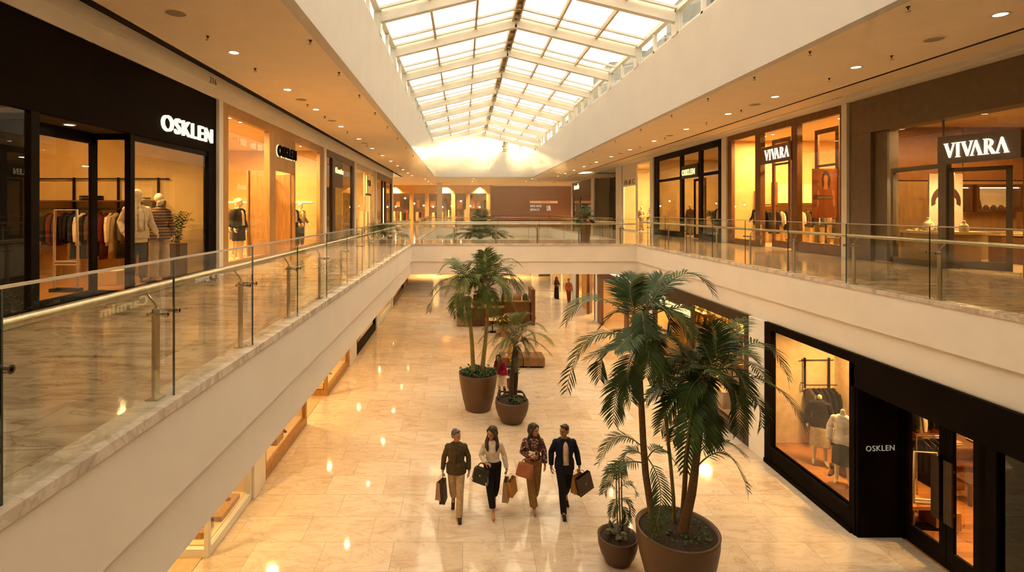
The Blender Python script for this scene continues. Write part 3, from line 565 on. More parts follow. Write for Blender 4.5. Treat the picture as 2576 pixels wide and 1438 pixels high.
# gold shop behind the palm
t = thing('shopfront', 'brown framed gold-lit lower-floor shopfront behind the big palm', 'shopfront', (X, 17, 0))
q = [13.72, 14.0, 17.2, 17.45, 18.2, 18.5, 20.5, 20.75]
MB().box(X, X+.12, q[0], q[7], 3.2, ZS).box(X, X+.12, q[0], q[1], 0, 3.2).box(X, X+.12, q[2], q[3], 0, 3.2).box(X, X+.12, q[6], q[7], 0, 3.2).box(X-.01, X+.12, q[1], q[2], 0, .35).box(X, X+.12, q[3], q[6], 2.5, 3.2).box(X, X+.12, q[3], q[3]+.9, 0, .3).build('frame', BRONZE, t, bev=.006)
m = MB(); pane(m, X+.06, q[1], q[2], .35, 3.2); m.build('window_pane', GLASS, t); m = MB(); pane(m, X+.06, q[5], q[6], .3, 2.5); m.build('window_pane', GLASS, t)
sign('glowing script sign over the gold-lit lower-floor shop, half hidden by palm fronds', X, 17.3, 19.9, 2.72, 3.08, 'Carmim', SIGNG, -.04, .02)
t = thing('shopfront', 'warm brown panelled lower-floor shopfront with white lettering at its top', 'shopfront', (X, 25, 0))
MB().box(X-.02, X+.12, 21.05, 29.2, 2.55, ZS).build('header', WALNUT, t)
MB().box(X, X+.12, 21.05, 21.5, 0, 2.55).box(X, X+.12, 24.0, 24.4, 0, 2.55).box(X, X+.1, 21.5, 24, 0, .4).build('frame', BROWN, t, bev=.006); MB().box(X, X+.12, 28.4, 29.2, 0, 2.55).build('frame', BROWN, t, bev=.006)
m = MB(); pane(m, X+.06, 21.5, 24, .4, 2.55); pane(m, X+.06, 24.4, 28.4, .1, 2.55); m.build('window_pane', GLASS, t)
sign('white lit lettering in two lines on the warm brown lower-floor shopfront', X-.02, 23.4, 27.2, 2.95, 3.3, 'mobe a gost', SIGNW, -.04, .02)
t = thing('shopfront', 'tan framed lower-floor shopfront with open orange door under the bridge corner', 'shopfront', (X, 32, 0))
MB().box(X, X+.12, 29.6, 34.8, 3.0, ZS).box(X, X+.12, 29.6, 30.0, 0, 3.0).box(X, X+.12, 31.5, 31.8, 0, 3.0).box(X, X+.12, 34.4, 34.8, 0, 3).build('frame', BROWN, t)
m = MB(); pane(m, X+.06, 30.0, 31.5, .3, 3); m.build('window_pane', GLASS, t); MB().box(X+.3, X+.36, 31.8, 34.4, 0, 3).build('door', pm('orange_door', (.65,.28,.05), .5), t)
t = thing('shopfront', 'glazed pale shopfront with grey window film past the tan lower-floor shop', 'shopfront', (X, 40, 0))
MB().box(X, X+.12, 36, 45, 3.2, ZS).box(X, X+.12, 36, 36.3, 0, 3.2).box(X, X+.12, 40, 40.2, 0, 3.2).box(X, X+.12, 44.7, 45, 0, 3.2).build('frame', STEELW, t)
m = MB(); pane(m, X+.06, 36.3, 40, .1, 3.2); pane(m, X+.06, 40.2, 44.7, .1, 3.2); m.build('window_pane', GLASS, t)
# lower left: vitrines seen under the gallery edge
X = XLL
def vitrine(lab, y0, y1, depth, wd, mat, sill=.16):
    t = thing('shop_window', lab, 'shop window', (X-depth/2, (y0+y1)/2, 0)); x0 = X-depth
    m = MB().box(x0, X, y0, y1, 0, sill).box(X-wd, X, y0, y0+wd, sill, ZS).box(X-wd, X, y1-wd, y1, sill, ZS).box(x0, x0+wd, y0, y0+wd, sill, ZS).box(x0, X, y0, y0+wd, 3.3, ZS).box(X-wd, X, y0, y1, 3.3, ZS)
    m.build('frame', mat, t, bev=.006)
    MB().box(x0+.01, X-wd-.01, y0+wd+.01, y1-.01, sill, sill+.02).build('display_floor', CREAMW, t)
    m = MB(); pane(m, X-wd/2, y0+wd, y1-wd, sill, 3.3); m.build('window_pane', GLASS, t)
    m = MB(); pane_y(m, y0+wd/2, x0+wd, X-wd, sill, 3.3); m.build('side_pane', GLASS, t)
    MB().box(x0-.03, x0, y0+.3, y1, 0, ZS).build('back_panel', CREAMW, t); MB().box(x0, X-.1, y1-.04, y1-.0, sill, ZS).build('end_panel', CREAMW, t); return t
vitrine('pale framed corner shop window with boots on a plinth, lower floor near left', yp(X, 525), 11.3, .92, .09, STEELW)
vitrine('oak framed lower-left shop window beside the white pier, shoes on blocks', 12.02, 15.3, .9, .12, OAK, .22)
vitrine('oak framed lower-left corner shop window past the open entrance, white shoes inside', yp(X, 823), 20.95, .95, .12, OAK, .22)
vitrine('black framed lower-left shop window beyond the oak ones', 22.5, 27.4, .9, .14, BLACKM, .35)
vitrine('pale framed lower-left shop window past the black one, dim with distance', 28.3, 33.4, .8, .12, STEELW, .3)
vitrine('brown framed lower-left shop window close to the bridge', 34.1, 40.5, .8, .2, BRONZE, .3)
# ---------------------------------------------------------------- glass balustrades
EDGE = pm('glass_edge', (.42,.36,.30), .3, var=.1); JOINT = pm('glass_joint', (.02,.028,.018), .3, var=.2)
def balustrade(lab, a, b, first, pitch, ztop, zrail, inward, posts=True, post_off=-.07):
    """a, b: ends of the glass line on the floor edge; inward: unit vector to the walkway"""
    a, b, w = Vector(a), Vector(b), Vector(inward); d = (b-a).normalized(); L = (b-a).length; z0 = ZU+.012
    t = thing('glass_balustrade', lab, 'balustrade', (a+b)/2, 'glass balustrades of the gallery')
    js = []; s = first
    while s < L-.3: js.append(s); s += pitch
    ed = [0]+js+[L]; up = Vector((0, 0, 1))
    for s0, s1 in zip(ed, ed[1:]):
        MB().obox(a+d*(s0+s1)/2+up*((ztop-z0)/2+z0-a.z), d*((s1-s0)/2-.005), w*.006, up*(ztop-z0)/2).build('glass_pane', RAILG, t)
    jm = MB()
    for s in js: jm.obox(a+d*s+up*((ztop+z0)/2-a.z), d*.005, w*.0065, up*((ztop-z0)/2))
    if js: jm.build('pane_joint', JOINT, t)
    MB().obox(a+d*L/2+up*(ztop-a.z+.004), d*L/2, w*.010, up*.008).build('glass_edge', EDGE, t)
    rail = w*.14+up*(zrail-a.z)
    MB().tube([a+d*-.02+rail, b+d*.02+rail], .033, 14).build('handrail', STEEL, t)
    for s in js if posts else ():
        c = a+d*(s+post_off)+w*.10
        p = MB().obox(c+up*((zrail-.16-ZU)/2), d*.036, w*.012, up*((zrail-.16-ZU)/2)).obox(c+up*.012, d*.06, w*.05, up*.012).build('post', STEEL, t, bev=.003)
        k = MB(); zt = zrail-.19
        k.tube([c+up*(zt-ZU), c+w*.0+up*(zt-ZU+.06), a+d*(s+post_off-.06)+rail-up*.03], .009, 8)
        for e in (-.07, .09): k.tube([c+d*e+up*(zt-ZU)+w*.02, a+d*(s+post_off+e)-w*.035+up*(zt-a.z)], .012, 10); k.tube([a+d*(s+post_off+e)-w*.035+up*(zt-a.z), a+d*(s+post_off+e)-w*.012+up*(zt-a.z)], .024, 12)
        k.tube([c-d*.09+w*.01+up*(zt-ZU), c+d*.11+w*.01+up*(zt-ZU)], .010, 8)
        k.build('bracket', CHROME, p)
    return t
balustrade('glass balustrade with steel handrail along the left gallery edge, nearest one', (-2.27, -.6, ZU), (-2.27, 22.58, ZU), 1.62, 1.52, 5.92, 5.705, (-1, 0, 0))
balustrade('glass balustrade with steel handrail along the right gallery edge, facing the jewellers', (7.68, -.6, ZU), (7.68, 22.58, ZU), 1.70, 1.85, 6.04, 5.80, (1, 0, 0))
balustrade('glass balustrade across the front edge of the bridge', (-2.2, 22.68, ZU), (7.6, 22.68, ZU), 1.9, 1.83, 5.93, 5.72, (0, 1, 0), True)
balustrade('glass balustrade across the far side of the bridge, behind the planter', (-2.2, 26.42, ZU), (7.6, 26.42, ZU), 1.9, 1.83, 5.93, 5.72, (0, -1, 0), False)
balustrade('glass balustrade on the left side of the second void', (-2.27, 26.5, ZU), (-2.27, 45.7, ZU), 1.9, 1.9, 5.93, 5.72, (-1, 0, 0), False)
balustrade('glass balustrade on the right side of the second void', (7.68, 26.5, ZU), (7.68, 45.7, ZU), 1.9, 1.9, 5.93, 5.72, (1, 0, 0), False)
balustrade('glass balustrade at the far end of the second void, below the hoarding', (-2.2, 45.82, ZU), (7.6, 45.82, ZU), 1.9, 1.83, 5.93, 5.72, (0, 1, 0), False)

# ---------------------------------------------------------------- ceiling fittings
def fitting(kind, x, y, z):
    if kind == 'downlight':
        t = thing('downlight', 'x', 'ceiling light', (x, y, z))
        MB().lathe([(.085, -.004), (.115, -.012), (.125, -.004), (.125, .01)], (x, y, z), 24).build('trim_ring', STEELW, t)
        MB().lathe([(.001, -.006), (.084, -.006), (.084, .004), (.001, .004)], (x, y, z), 24).build('lens', LAMP, t)
    elif kind == 'speaker':
        t = thing('ceiling_speaker', 'x', 'speaker', (x, y, z))
        MB().lathe([(.001, -.014), (.12, -.012), (.15, -.004), (.15, .008)], (x, y, z), 24).build('grille', pm('speaker_grille', (.34,.27,.20), .7), t)
        MB().lathe([(.15, -.006), (.165, -.006), (.165, .008), (.15, .008)], (x, y, z), 24).build('trim_ring', CEIL, t)
    else:
        t = thing('sprinkler', 'x', 'sprinkler', (x, y, z))
        MB().lathe([(.03, .002), (.028, -.01), (.012, -.014), (.012, -.045)], (x, y, z), 14).build('body', BRONZE, t)
        MB().lathe([(.004, -.075), (.036, -.072), (.036, -.067), (.004, -.064)], (x, y, z), 14).bar((x-.012, y, z-.045), (x-.012, y, z-.07), .005, .005, (1,0,0)).bar((x+.012, y, z-.045), (x+.012, y, z-.07), .005, .005, (1,0,0)).build('deflector', CHROME, t)
    return t
proto = {}
NAMES = {'downlight': 'round ceiling downlight', 'speaker': 'flat ceiling speaker grille', 'sprinkler': 'small ceiling sprinkler'}
def row(kind, x, ys, z, where, group):
    for k, y in enumerate(ys):
        lab = NAMES[kind]+', '+NUM[k]+' from the near end, '+where
        if kind not in proto: proto[kind] = fitting(kind, x, y, z); o = proto[kind]
        else: o = dup(proto[kind], (x, y, z))
        tag(o, lab, {'downlight': 'ceiling light', 'speaker': 'speaker', 'sprinkler': 'sprinkler'}[kind], group)
        if kind == 'downlight': area(x, y, z-.03, .16, 13, (1.0,.70,.36), spread=140, name='downlight_lamp')
row('downlight', -4.34, [6.7, 9.8, 12.8, 15.3, 18.4, 21.6, 24.8, 28, 31.2, 34.4, 37.6, 40.8, 44], ZC, 'above the left gallery', 'left gallery downlights')
row('downlight', 8.22, [7.9, 10.8, 13.6, 16.0, 19.0, 22.2, 25.4, 28.6, 31.8, 35, 38.2, 41.4, 44.6], ZC, 'above the right gallery', 'right gallery downlights')
row('downlight', 1.0, [48, 52.5, 57], ZC, 'end hall middle row', 'end hall downlights')
row('downlight', -3.5, [48.5, 53, 57.5], ZC, 'end hall row by the column', 'end hall downlights')
row('downlight', 6.5, [48.5, 53, 57.5], ZC, 'end hall row before the hoarding', 'end hall downlights')
row('speaker', -4.36, [7.85, 13.95, 17.2, 22.9, 29.6, 36], ZC, 'above the left gallery', 'left gallery speakers')
row('speaker', 8.25, [9.05, 14.6, 20.6, 27, 33.4], ZC, 'above the right gallery', 'right gallery speakers')
row('sprinkler', -2.68, [6.9, 9.1, 11.2, 13.4, 15.8, 18.4, 21.2, 24.4, 28, 32], ZC, 'along the left skylight edge', 'left gallery sprinklers')
row('sprinkler', -4.38, [8.88, 10.9, 14.6, 16.4, 19.6, 23.6, 27], ZC, 'in the lamp row of the left gallery', 'left gallery sprinklers')
row('sprinkler', 6.55, [7.6, 9.75, 11.6, 13.8, 16.2, 19, 22.2, 26, 30], ZC, 'along the right skylight edge', 'right gallery sprinklers')
row('sprinkler', 8.3, [10.0, 11.7, 15.4, 17.6, 21.2, 24.2], ZC, 'in the lamp row of the right gallery', 'right gallery sprinklers')
for lab, x, y0, y1, z, s, d in [('tiny dark unit number on the white bulkhead above the black left shop', XL+.062, yp(XL, 520), yp(XL, 537), 9.10, '216', .02), ('tiny dark unit number on the white bulkhead above the brown wooden shop', 11.44, yp(11.44, 2116), yp(11.44, 2092), 9.735, '2-24', -.02)]:
    t = thing('unit_number', lab, 'sign', (x, (y0+y1)/2, z)); m = MB(); a, b = (y0, y1) if d > 0 else (y1, y0)
    lettering(m, s, (x, a, z), (0, b-a, 0), (0, 0, .13 if d > 0 else .05), (d*.4, 0, 0), -.01); m.build('lettering', BROWN, t)

# ---------------------------------------------------------------- lamps of the shops, fill lamps of the end hall, sky, sun, haze, camera
AMB = (1.0,.59,.20); GLD = (1.0,.68,.27); RED = (1.0,.46,.16)
for x, y, z, s, p, c in [
    (-7.2, 6.5, 8.6, .5, 70, AMB), (-8.6, 9.2, 8.6, .5, 110, AMB), (-6.6, 10.2, 7.4, .3, 45, GLD),
    (-6.7, 13.4, 8.6, .5, 330, GLD), (-7.6, 16.4, 8.6, .5, 330, AMB), (-6.6, 18.6, 8.6, .5, 300, GLD), (-9, 14.5, 8.6, .5, 250, AMB),
    (-7.0, 23.0, 8.6, .5, 110, GLD), (-6.8, 29, 8.6, .5, 330, GLD), (-7.4, 37, 8.6, .5, 140, AMB),
    (13.4, 13.6, 7.3, .3, 90, GLD), (13.6, 14.2, 8.8, .4, 100, AMB), (15.4, 12.2, 8.8, .6, 95, AMB), (15.8, 14.6, 8.8, .4, 45, AMB),
    (13.4, 22.3, 9.4, .5, 330, GLD), (14.2, 19.0, 9.4, .5, 360, AMB), (13.6, 17.4, 9.4, .5, 260, AMB), (16.2, 21, 9.4, .5, 300, GLD),
    (13.8, 26, 9.4, .5, 140, AMB), (14.2, 30, 9.4, .5, 160, GLD), (14, 36, 9.4, .6, 620, GLD), (14.5, 52, 9.4, .6, 420, GLD),
    (8.6, 11.5, 3.3, .3, 125, AMB), (9.4, 12.4, 3.3, .3, 70, GLD), (10.6, 9.6, 3.3, .5, 150, AMB), (11.6, 11.6, 3.3, .4, 90, AMB), (10.8, 6.0, 3.3, .5, 70, RED),
    (9.0, 15.6, 3.3, .4, 230, AMB), (9.0, 19.2, 3.3, .4, 230, GLD), (9.2, 22.8, 3.3, .4, 150, AMB), (9.2, 26.6, 3.3, .4, 190, AMB), (9.2, 32.6, 3.3, .5, 330, AMB), (9.4, 39, 3.3, .5, 320, GLD),
    (-5.05, 10.3, 3.25, .25, 75, GLD), (-6.6, 8.0, 3.3, .5, 170, AMB), (-5.05, 13.7, 3.25, .25, 75, AMB), (-6.4, 16.3, 3.3, .5, 190, AMB), (-5.05, 19.3, 3.25, .25, 90, AMB), (-5.1, 25, 3.2, .3, 40, AMB), (-6.4, 22, 3.3, .4, 90, AMB), (-5.1, 31, 3.2, .3, 60, GLD), (-5.1, 37, 3.2, .3, 70, AMB),
    (-8, 60, 9, 1.0, 800, AMB), (-2, 60, 9, 1.0, 950, AMB), (2, 60, 9, .8, 420, AMB), (-10, 50, 9.1, 1.0, 700, AMB), (12, 60, 9.1, .6, 200, AMB), (5.5, 58.5, 9.15, .6, 230, AMB), (9, 58.5, 9.15, .6, 230, AMB), (2, 51, 9.15, .8, 260, AMB),  # end hall: unseen lamps, some added to light the hoarding
    (-3, 50, 3.4, .8, 420, AMB), (4, 54, 3.4, .8, 420, AMB), (5, 49, 3.4, .6, 260, AMB), (2, 24.5, 3.45, .14, 40, AMB)]:
    area(x, y, z, s, p*SHOP, c, spread=115 if y > 44 else None)
for k in range(9): area(-3.4, 5+3.4*k, ZS-.02, .11, 9, (1.0,.66,.30), spread=150, name='soffit_lamp')
# visible spot lamps on the shop ceilings
def spot(pos, lab, group):
    t = dup(proto['spot'], pos) if 'spot' in proto else None
    if t is None:
        t = thing('spot_lamp', 'x', 'spot lamp', pos); x, y, z = pos
        MB().lathe([(.06, .0), (.085, -.01), (.085, .02)], pos, 18).build('ring', STEELW, t); MB().lathe([(.001, -.004), (.062, -.004), (.062, .01), (.001, .01)], pos, 18).build('lens', LAMPS, t); proto['spot'] = t
    return tag(t, lab, 'spot lamp', group)
for k, (x, y) in enumerate([(-6.0, 12.75), (-6.0, 13.35), (-6.0, 14.0), (-6.0, 17.8), (-6.0, 18.5), (-6.0, 19.2)]): spot((x, y, 8.7), 'small spot lamp behind the oak shopfront glass, %s from the near end' % NUM[k], 'oak shop spot lamps')
for k, (x, y) in enumerate([(12.9, 14.5), (12.9, 14.0), (12.9, 13.4), (13.3, 12.3), (13.2, 11.6), (14.1, 11.6)]): spot((x, y, 8.88), 'small spot lamp on the jeweller ceiling, %s from the stone pier' % NUM[k], 'jeweller spot lamps')
for k, (x, y) in enumerate([(12.9, 22.6), (12.9, 22.1), (12.9, 21.5), (13.4, 18.2), (13.4, 17.6), (14.2, 18.4), (14.2, 17.6), (12.9, 16.9), (13.0, 17.8)]): spot((x, y, 9.48), 'small spot lamp inside the brown wooden shopfront, %s from its far corner' % NUM[k], 'wooden shop spot lamps')
for k, (x, y) in enumerate([(-6.0, 5.95), (-5.9, 7.75), (-6.2, 9.9)]): spot((x, y, [8.63, 7.59, 7.9][k] if k != 1 else 7.59), 'small spot lamp over the black shop entrance, %s from the near end' % NUM[k], 'black shop spot lamps')

SUN = (Vector((0, 0, 0))-Vector((.085, 1.0, .142))).normalized()          # travelling direction: low sun behind the far gable
sl = bpy.data.lights.new('sun', 'SUN'); sl.energy = 18; sl.color = (1.0,.68,.32); sl.angle = R(.8)
so = bpy.data.objects.new('sun', sl); C.objects.link(so); so.rotation_euler = SUN.to_track_quat('-Z', 'Y').to_euler()
w = bpy.data.worlds.new('sky'); S.world = w; w.use_nodes = True; nt = w.node_tree; nt.nodes.clear(); L = nt.links.new
out = nt.nodes.new('ShaderNodeOutputWorld'); bg = N(nt, 'ShaderNodeBackground'); tc = N(nt, 'ShaderNodeTexCoord')
dp = N(nt, 'ShaderNodeVectorMath', operation='DOT_PRODUCT'); dp.inputs[1].default_value = -SUN; L(tc.outputs['Generated'], dp.inputs[0])
rp = N(nt, 'ShaderNodeValToRGB'); e = rp.color_ramp.elements
e[0].position, e[0].color = .0, (.62,.555,.45,1); e[1].position, e[1].color = .999, (6,4.6,2.6,1)
for p, c in [(.80, (.80,.68,.47,1)), (.95, (1.1,.85,.52,1)), (.985, (2.0,1.5,.85,1))]: k = rp.color_ramp.elements.new(p); k.color = c
L(dp.outputs['Value'], rp.inputs[0])
sp = N(nt, 'ShaderNodeSeparateXYZ'); L(tc.outputs['Generated'], sp.inputs[0])
r2 = N(nt, 'ShaderNodeMapRange'); r2.inputs[1].default_value = -.05; r2.inputs[2].default_value = .55; r2.inputs[3].default_value = .28; r2.inputs[4].default_value = 1.0; L(sp.outputs['Z'], r2.inputs[0])
ad = N(nt, 'ShaderNodeMath', operation='MAXIMUM'); pw = N(nt, 'ShaderNodeMapRange'); pw.inputs[1].default_value = .9; pw.inputs[2].default_value = 1; L(dp.outputs['Value'], pw.inputs[0]); L(r2.outputs[0], ad.inputs[0]); L(pw.outputs[0], ad.inputs[1])
st = N(nt, 'ShaderNodeMath', operation='MULTIPLY'); st.inputs[1].default_value = SKY; L(ad.outputs[0], st.inputs[0])
L(rp.outputs[0], bg.inputs['Color']); L(st.outputs[0], bg.inputs['Strength']); L(bg.outputs[0], out.inputs[0])
for side in (-1, 1):                                    # light portals in the two roof slopes: they only guide the sampling of the sky
    l = bpy.data.lights.new('roof_portal', 'AREA'); l.shape = 'RECTANGLE'; l.size = 4.4; l.size_y = 44; l.cycles.is_portal = True
    o = bpy.data.objects.new('roof_portal', l); C.objects.link(o); o.location = on_roof(side, .5, 23.7, .15); o.rotation_euler = (0, slope*side*1, 0)
# outside, beyond the gable and the clerestory
t = thing('far_building', 'pale building with columns seen through the skylight gable', 'building', (-6, 80, 0))
MB().box(-26, 0, 80, 90, 0, 16.2).build('wall', pm('outside_wall', (.30,.24,.16), .8), t); m = MB()
for k in range(14): m.box(-25.5+1.8*k, -24.6+1.8*k, 79.9, 80, 13.6, 15.6)
m.build('window', pm('outside_window', (.10,.09,.07), .3), t)
GREY = pm('outside_grey', (.20,.22,.21), .7, var=.25, scale=1.2)
for x0, x1, lab in [(8.4, 11, 'grey rooftop block outside the right clerestory windows'), (-6.4, -4.4, 'grey rooftop block outside the left clerestory windows')]:
    t = thing('rooftop_block', lab, 'building', ((x0+x1)/2, 22, 10)); m = MB(); s = MB(); xf = x0 if x0 > 0 else x1
    for k in range(11):
        h = 13.6+(k*37 % 5)*.3; m.box(x0, x1, 1.5+4*k, 5.3+4*k, 10, h)
        for q in range(5): s.box(xf-.03, xf+.03, 1.8+4*k, 5.0+4*k, 11.2+.5*q, 11.3+.5*q)
    m.build('wall', GREY, t); s.build('louvre', STEELW, t)
for k, (x, h, r) in enumerate([(1.9, 16.0, .42), (3.6, 15.2, .38), (5.3, 15.8, .5), (7.2, 15.0, .42), (9.4, 16, .6)]):  # row spaced and crowns widened so the gaps cut the sun into shafts
    t = thing('slim_tree', 'slim dark tree outside the far skylight gable, %s from the left' % NUM[k], 'tree', (x, 62.5, 9.7), 'trees beyond the gable'); MB().tube([(x, 62.5+YE-62, 0), (x, 62.5+YE-62, h-1)], [.12, .05], 8).build('trunk', BARK, t)
    m = MB(); rd = random.Random(k)
    for q in range(46): z = h-.1-4.2*(q/46)**1.1; rr = r*1.45*(.25+.75*(h-z)/4.2)*(1.1 if q % 2 else .9); a = q*2.4; m.ell((x+rr*.5*math.cos(a), YE+.5+rr*.5*math.sin(a), z), (rr*.55, rr*.55, .26), 8, 5)
    m.build('crown', LEAF, t)
if HAZE > 0:
    hm, nt, out = nodes('haze'); vs = N(nt, 'ShaderNodeVolumeScatter', Color=(1.0,.80,.50,1), Density=HAZE, Anisotropy=.70); nt.links.new(vs.outputs[0], out.inputs['Volume'])
    o = MB().box(XS0+.25, XS1-.05, 18, YS1-.12, 6.05, 11.85).build('haze', hm, None, kind='stuff'); tag(o, 'warm sunlit haze in the air under the far skylight', 'haze')
cd = bpy.data.cameras.new('camera'); cam = bpy.data.objects.new('camera', cd); C.objects.link(cam); S.camera = cam
cam.location = (0, 0, EZ); cam.rotation_euler = (R(90), 0, 0); cd.sensor_fit = 'HORIZONTAL'; cd.sensor_width = 36; cd.lens = F/2576*36
cd.shift_x = (1288-VX)/2576; cd.shift_y = -(719-VY)/2576; cd.clip_start = .05; cd.clip_end = 400
S.view_settings.view_transform = 'Standard'; S.view_settings.look = 'None'; S.view_settings.gamma = 1; S.view_settings.exposure = EXPO; S.view_settings.use_curve_mapping = False
cy = S.cycles; cy.use_denoising = True; cy.max_bounces = 6; cy.diffuse_bounces = 3; cy.glossy_bounces = 3; cy.use_adaptive_sampling = True; cy.adaptive_threshold = .17; cy.adaptive_min_samples = 10; cy.transparent_max_bounces = 28; cy.transmission_bounces = 4; cy.volume_bounces = 0
cy.sample_clamp_indirect = 6; cy.sample_clamp_direct = 0; cy.caustics_reflective = False; cy.caustics_refractive = False; cy.use_light_tree = True
# ---------------------------------------------------------------- figures
def fuse(mb, voxel, smooth=3, fac=.5):
    me = bpy.data.meshes.new('f'); me.from_pydata(mb.v, [], mb.f); o = bpy.data.objects.new('f', me); C.objects.link(o)
    m = o.modifiers.new('r', 'REMESH'); m.mode = 'VOXEL'; m.voxel_size = voxel
    if smooth: s = o.modifiers.new('s', 'SMOOTH'); s.factor = fac; s.iterations = smooth
    dg = bpy.context.evaluated_depsgraph_get(); dg.update(); r = bpy.data.meshes.new_from_object(o.evaluated_get(dg))
    bpy.data.objects.remove(o); bpy.data.meshes.remove(me); r.materials.clear(); r.polygons.foreach_set('use_smooth', [True]*len(r.polygons)); return r
def part(name, mb, mat, parent, voxel=.009, smooth=3):     # fused clothing part, figure-local coordinates
    me = fuse(mb, voxel, smooth); me.name = name; return link(name, me, mat, parent, (0, 0, 0))
def loft(mb, rings, n=20):                                  # rings: (x, y, z, rx, ry)
    vs, fs = [], []
    for x, y, z, a, b in rings: vs += [(x+a*math.cos(2*math.pi*k/n), y+b*math.sin(2*math.pi*k/n), z) for k in range(n)]
    for i in range(len(rings)-1):
        for k in range(n): fs.append((i*n+k, i*n+(k+1) % n, (i+1)*n+(k+1) % n, (i+1)*n+k))
    return mb.add(vs+[], fs+[tuple(range(n-1, -1, -1)), tuple((len(rings)-1)*n+k for k in range(n))], True)
def hand(mb, w, d, palm, thumb, curl, k=1.0):
    w, d, palm, thumb = Vector(w), Vector(d).normalized(), Vector(palm).normalized(), Vector(thumb).normalized()
    palm = (palm-d*palm.dot(d)).normalized(); thumb = (thumb-d*thumb.dot(d)-palm*thumb.dot(palm)).normalized()
    M = Matrix((thumb, d, palm)).transposed(); mb.ell(w+d*.048*k, (.040*k, .056*k, .017*k), 12, 8, M); mb.caps(w-d*.02, w+d*.03, .026*k, .027*k)
    for i, (off, ln) in enumerate([(.033, .068), (.011, .077), (-.011, .071), (-.032, .056)]):
        p = w+d*(.088-.006*abs(i-1))*k+thumb*off*k; a = .15+curl*.3
        for j, fr in enumerate((.42, .32, .26)):
            q = p+(d*math.cos(a)+palm*math.sin(a))*ln*fr*k; mb.caps(p, q, .0082*k, .0074*k, 8); p = q; a += curl*(1+.12*i)
    p = w+d*.022*k+thumb*.030*k
    for fr, v in ((.038, d*.55+thumb*.75+palm*.35), (.032, d*.85+thumb*.25+palm*(.4+.4*curl)), (.024, d*.8+palm*(.5+.4*curl))):
        q = p+v.normalized()*fr*k; mb.caps(p, q, .0105*k, .009*k, 8); p = q
def figure(name, label, cat, loc, rz, J, o, group=None, voxel=.0048):
    """J: joints; o: options. The body is one fused mesh and the root; clothes and hair are its children"""
    fem = o.get('fem'); b = MB(); g = lambda k: Vector(J[k]); hc = g('head'); pel = (g('hipL')+g('hipR'))/2; che = (g('shL')+g('shR'))/2
    sw = abs(g('shL').x-g('shR').x)/2; top = che.z
    pr = (.155, .105) if fem else (.158, .112); wr = (.118, .092) if fem else (.142, .108); cr = (.142, .112) if fem else (.168, .122)
    lean = che-pel
    def at(t): return pel+lean*t
    tor = [(-.16, pr[0]*.62, pr[1]*.7), (-.06, pr[0], pr[1]), (.05, pr[0], pr[1]), (.20, (pr[0]+wr[0])/2, (pr[1]+wr[1])/2), (.32, wr[0], wr[1]), (.62, cr[0], cr[1]), (.84, cr[0]*1.0, cr[1]*.9), (.95, sw*.93, .085), (1.01, sw*.66, .074), (1.07, .075, .06)]
    def torso(mb, e, t0=-9, t1=9, ex=0, straight=0):
        loft(mb, [(at(t).x, at(t).y, at(t).z, (pr[0] if straight and t < -.1 else a)+e+(ex if t < .25 else 0), (pr[1] if straight and t < -.1 else c)+e+(ex if t < .25 else 0)) for t, a, c in tor if t0 <= t <= t1])
    torso(b, 0)
    neck = hc+Vector((0, .02, -.08)); b.caps(che+Vector((0, .012, .0)), neck, .056 if not fem else .047, .054 if not fem else .045)
    for s in 'LR':
        if not o.get('noarms'):
            b.caps(g('sh'+s)+Vector((-.014 if g('sh'+s).x > 0 else .014, 0, -.05)), g('el'+s), .046 if fem else .053, .036 if fem else .042); b.caps(g('el'+s), g('wr'+s), .036 if fem else .042, .024 if fem else .029)
        b.caps(g('hip'+s), g('kn'+s), .083, .054); b.caps(g('kn'+s), g('an'+s), .054, .036); a, t = g('an'+s), g('to'+s); b.caps(a+Vector((0, .02, -.02)), t, .036, .026)
    H = Matrix.Rotation(o.get('yaw', 0), 3, 'Z') @ Matrix.Rotation(o.get('pitch', 0), 3, 'X')
    h = lambda x, y, z: hc+H @ Vector((x, y, z))
    egg = o.get('egg')
    if not o.get('headless'):
        b.ell(h(0, .012, .03), (.078, .098, .100), 20, 14, H); b.ell(h(0, -.018, -.038), (.060, .076, .082), 18, 12, H)
        if egg: b.caps(h(0, -.085, .0), h(0, -.105, -.018), .010, .012, 8)
        else:
            b.ell(h(0, -.062, -.100), (.032, .030, .022), 10, 8, H); b.caps(h(0, -.090, .022), h(0, -.114, -.020), .009, .0145, 8)
            b.caps(h(-.042, -.082, .034), h(.042, -.082, .034), .010, .010, 8); b.ell(h(0, -.088, -.055), (.024, .013, .011), 10, 6, H)
            for s in (-1, 1): b.ell(h(.077*s, .012, -.005), (.010, .019, .032), 10, 8, H); b.ell(h(.036*s, -.062, -.020), (.024, .026, .022), 10, 8, H)
    for s in 'LR' if not o.get('noarms') else ():
        d = g('wr'+s)-g('el'+s); sx = 1 if s == 'L' else -1
        hd, hp, ht, cu = o.get('hand'+s, (d, (-sx, 0, 0), (0, -1, 0), .45)); hand(b, J['wr'+s], hd, hp, ht, cu, .92 if fem else 1.0)
    me = fuse(b, voxel, 2, .4); me.name = name; r = link(name, me, o['skin'], None, (0, 0, 0)); tag(r, label, cat, group)
    ORG[r.name] = Vector((0, 0, 0)); K = r
    # trousers or skirt
    def legs(e, ef, zc):
        m = MB(); torso(m, e, t1=.22)
        for s in 'LR':
            hp, kn, an = g('hip'+s), g('kn'+s), g('an'+s); q = an+(kn-an).normalized()*zc
            m.tube([hp+Vector((0,0,.06)), hp*.6+kn*.4, kn, kn*.5+q*.5, q], [.098+e, .086+e, .060+e+ef*.4, .055+e+ef*.8, .046+e+ef], 14)
        return m
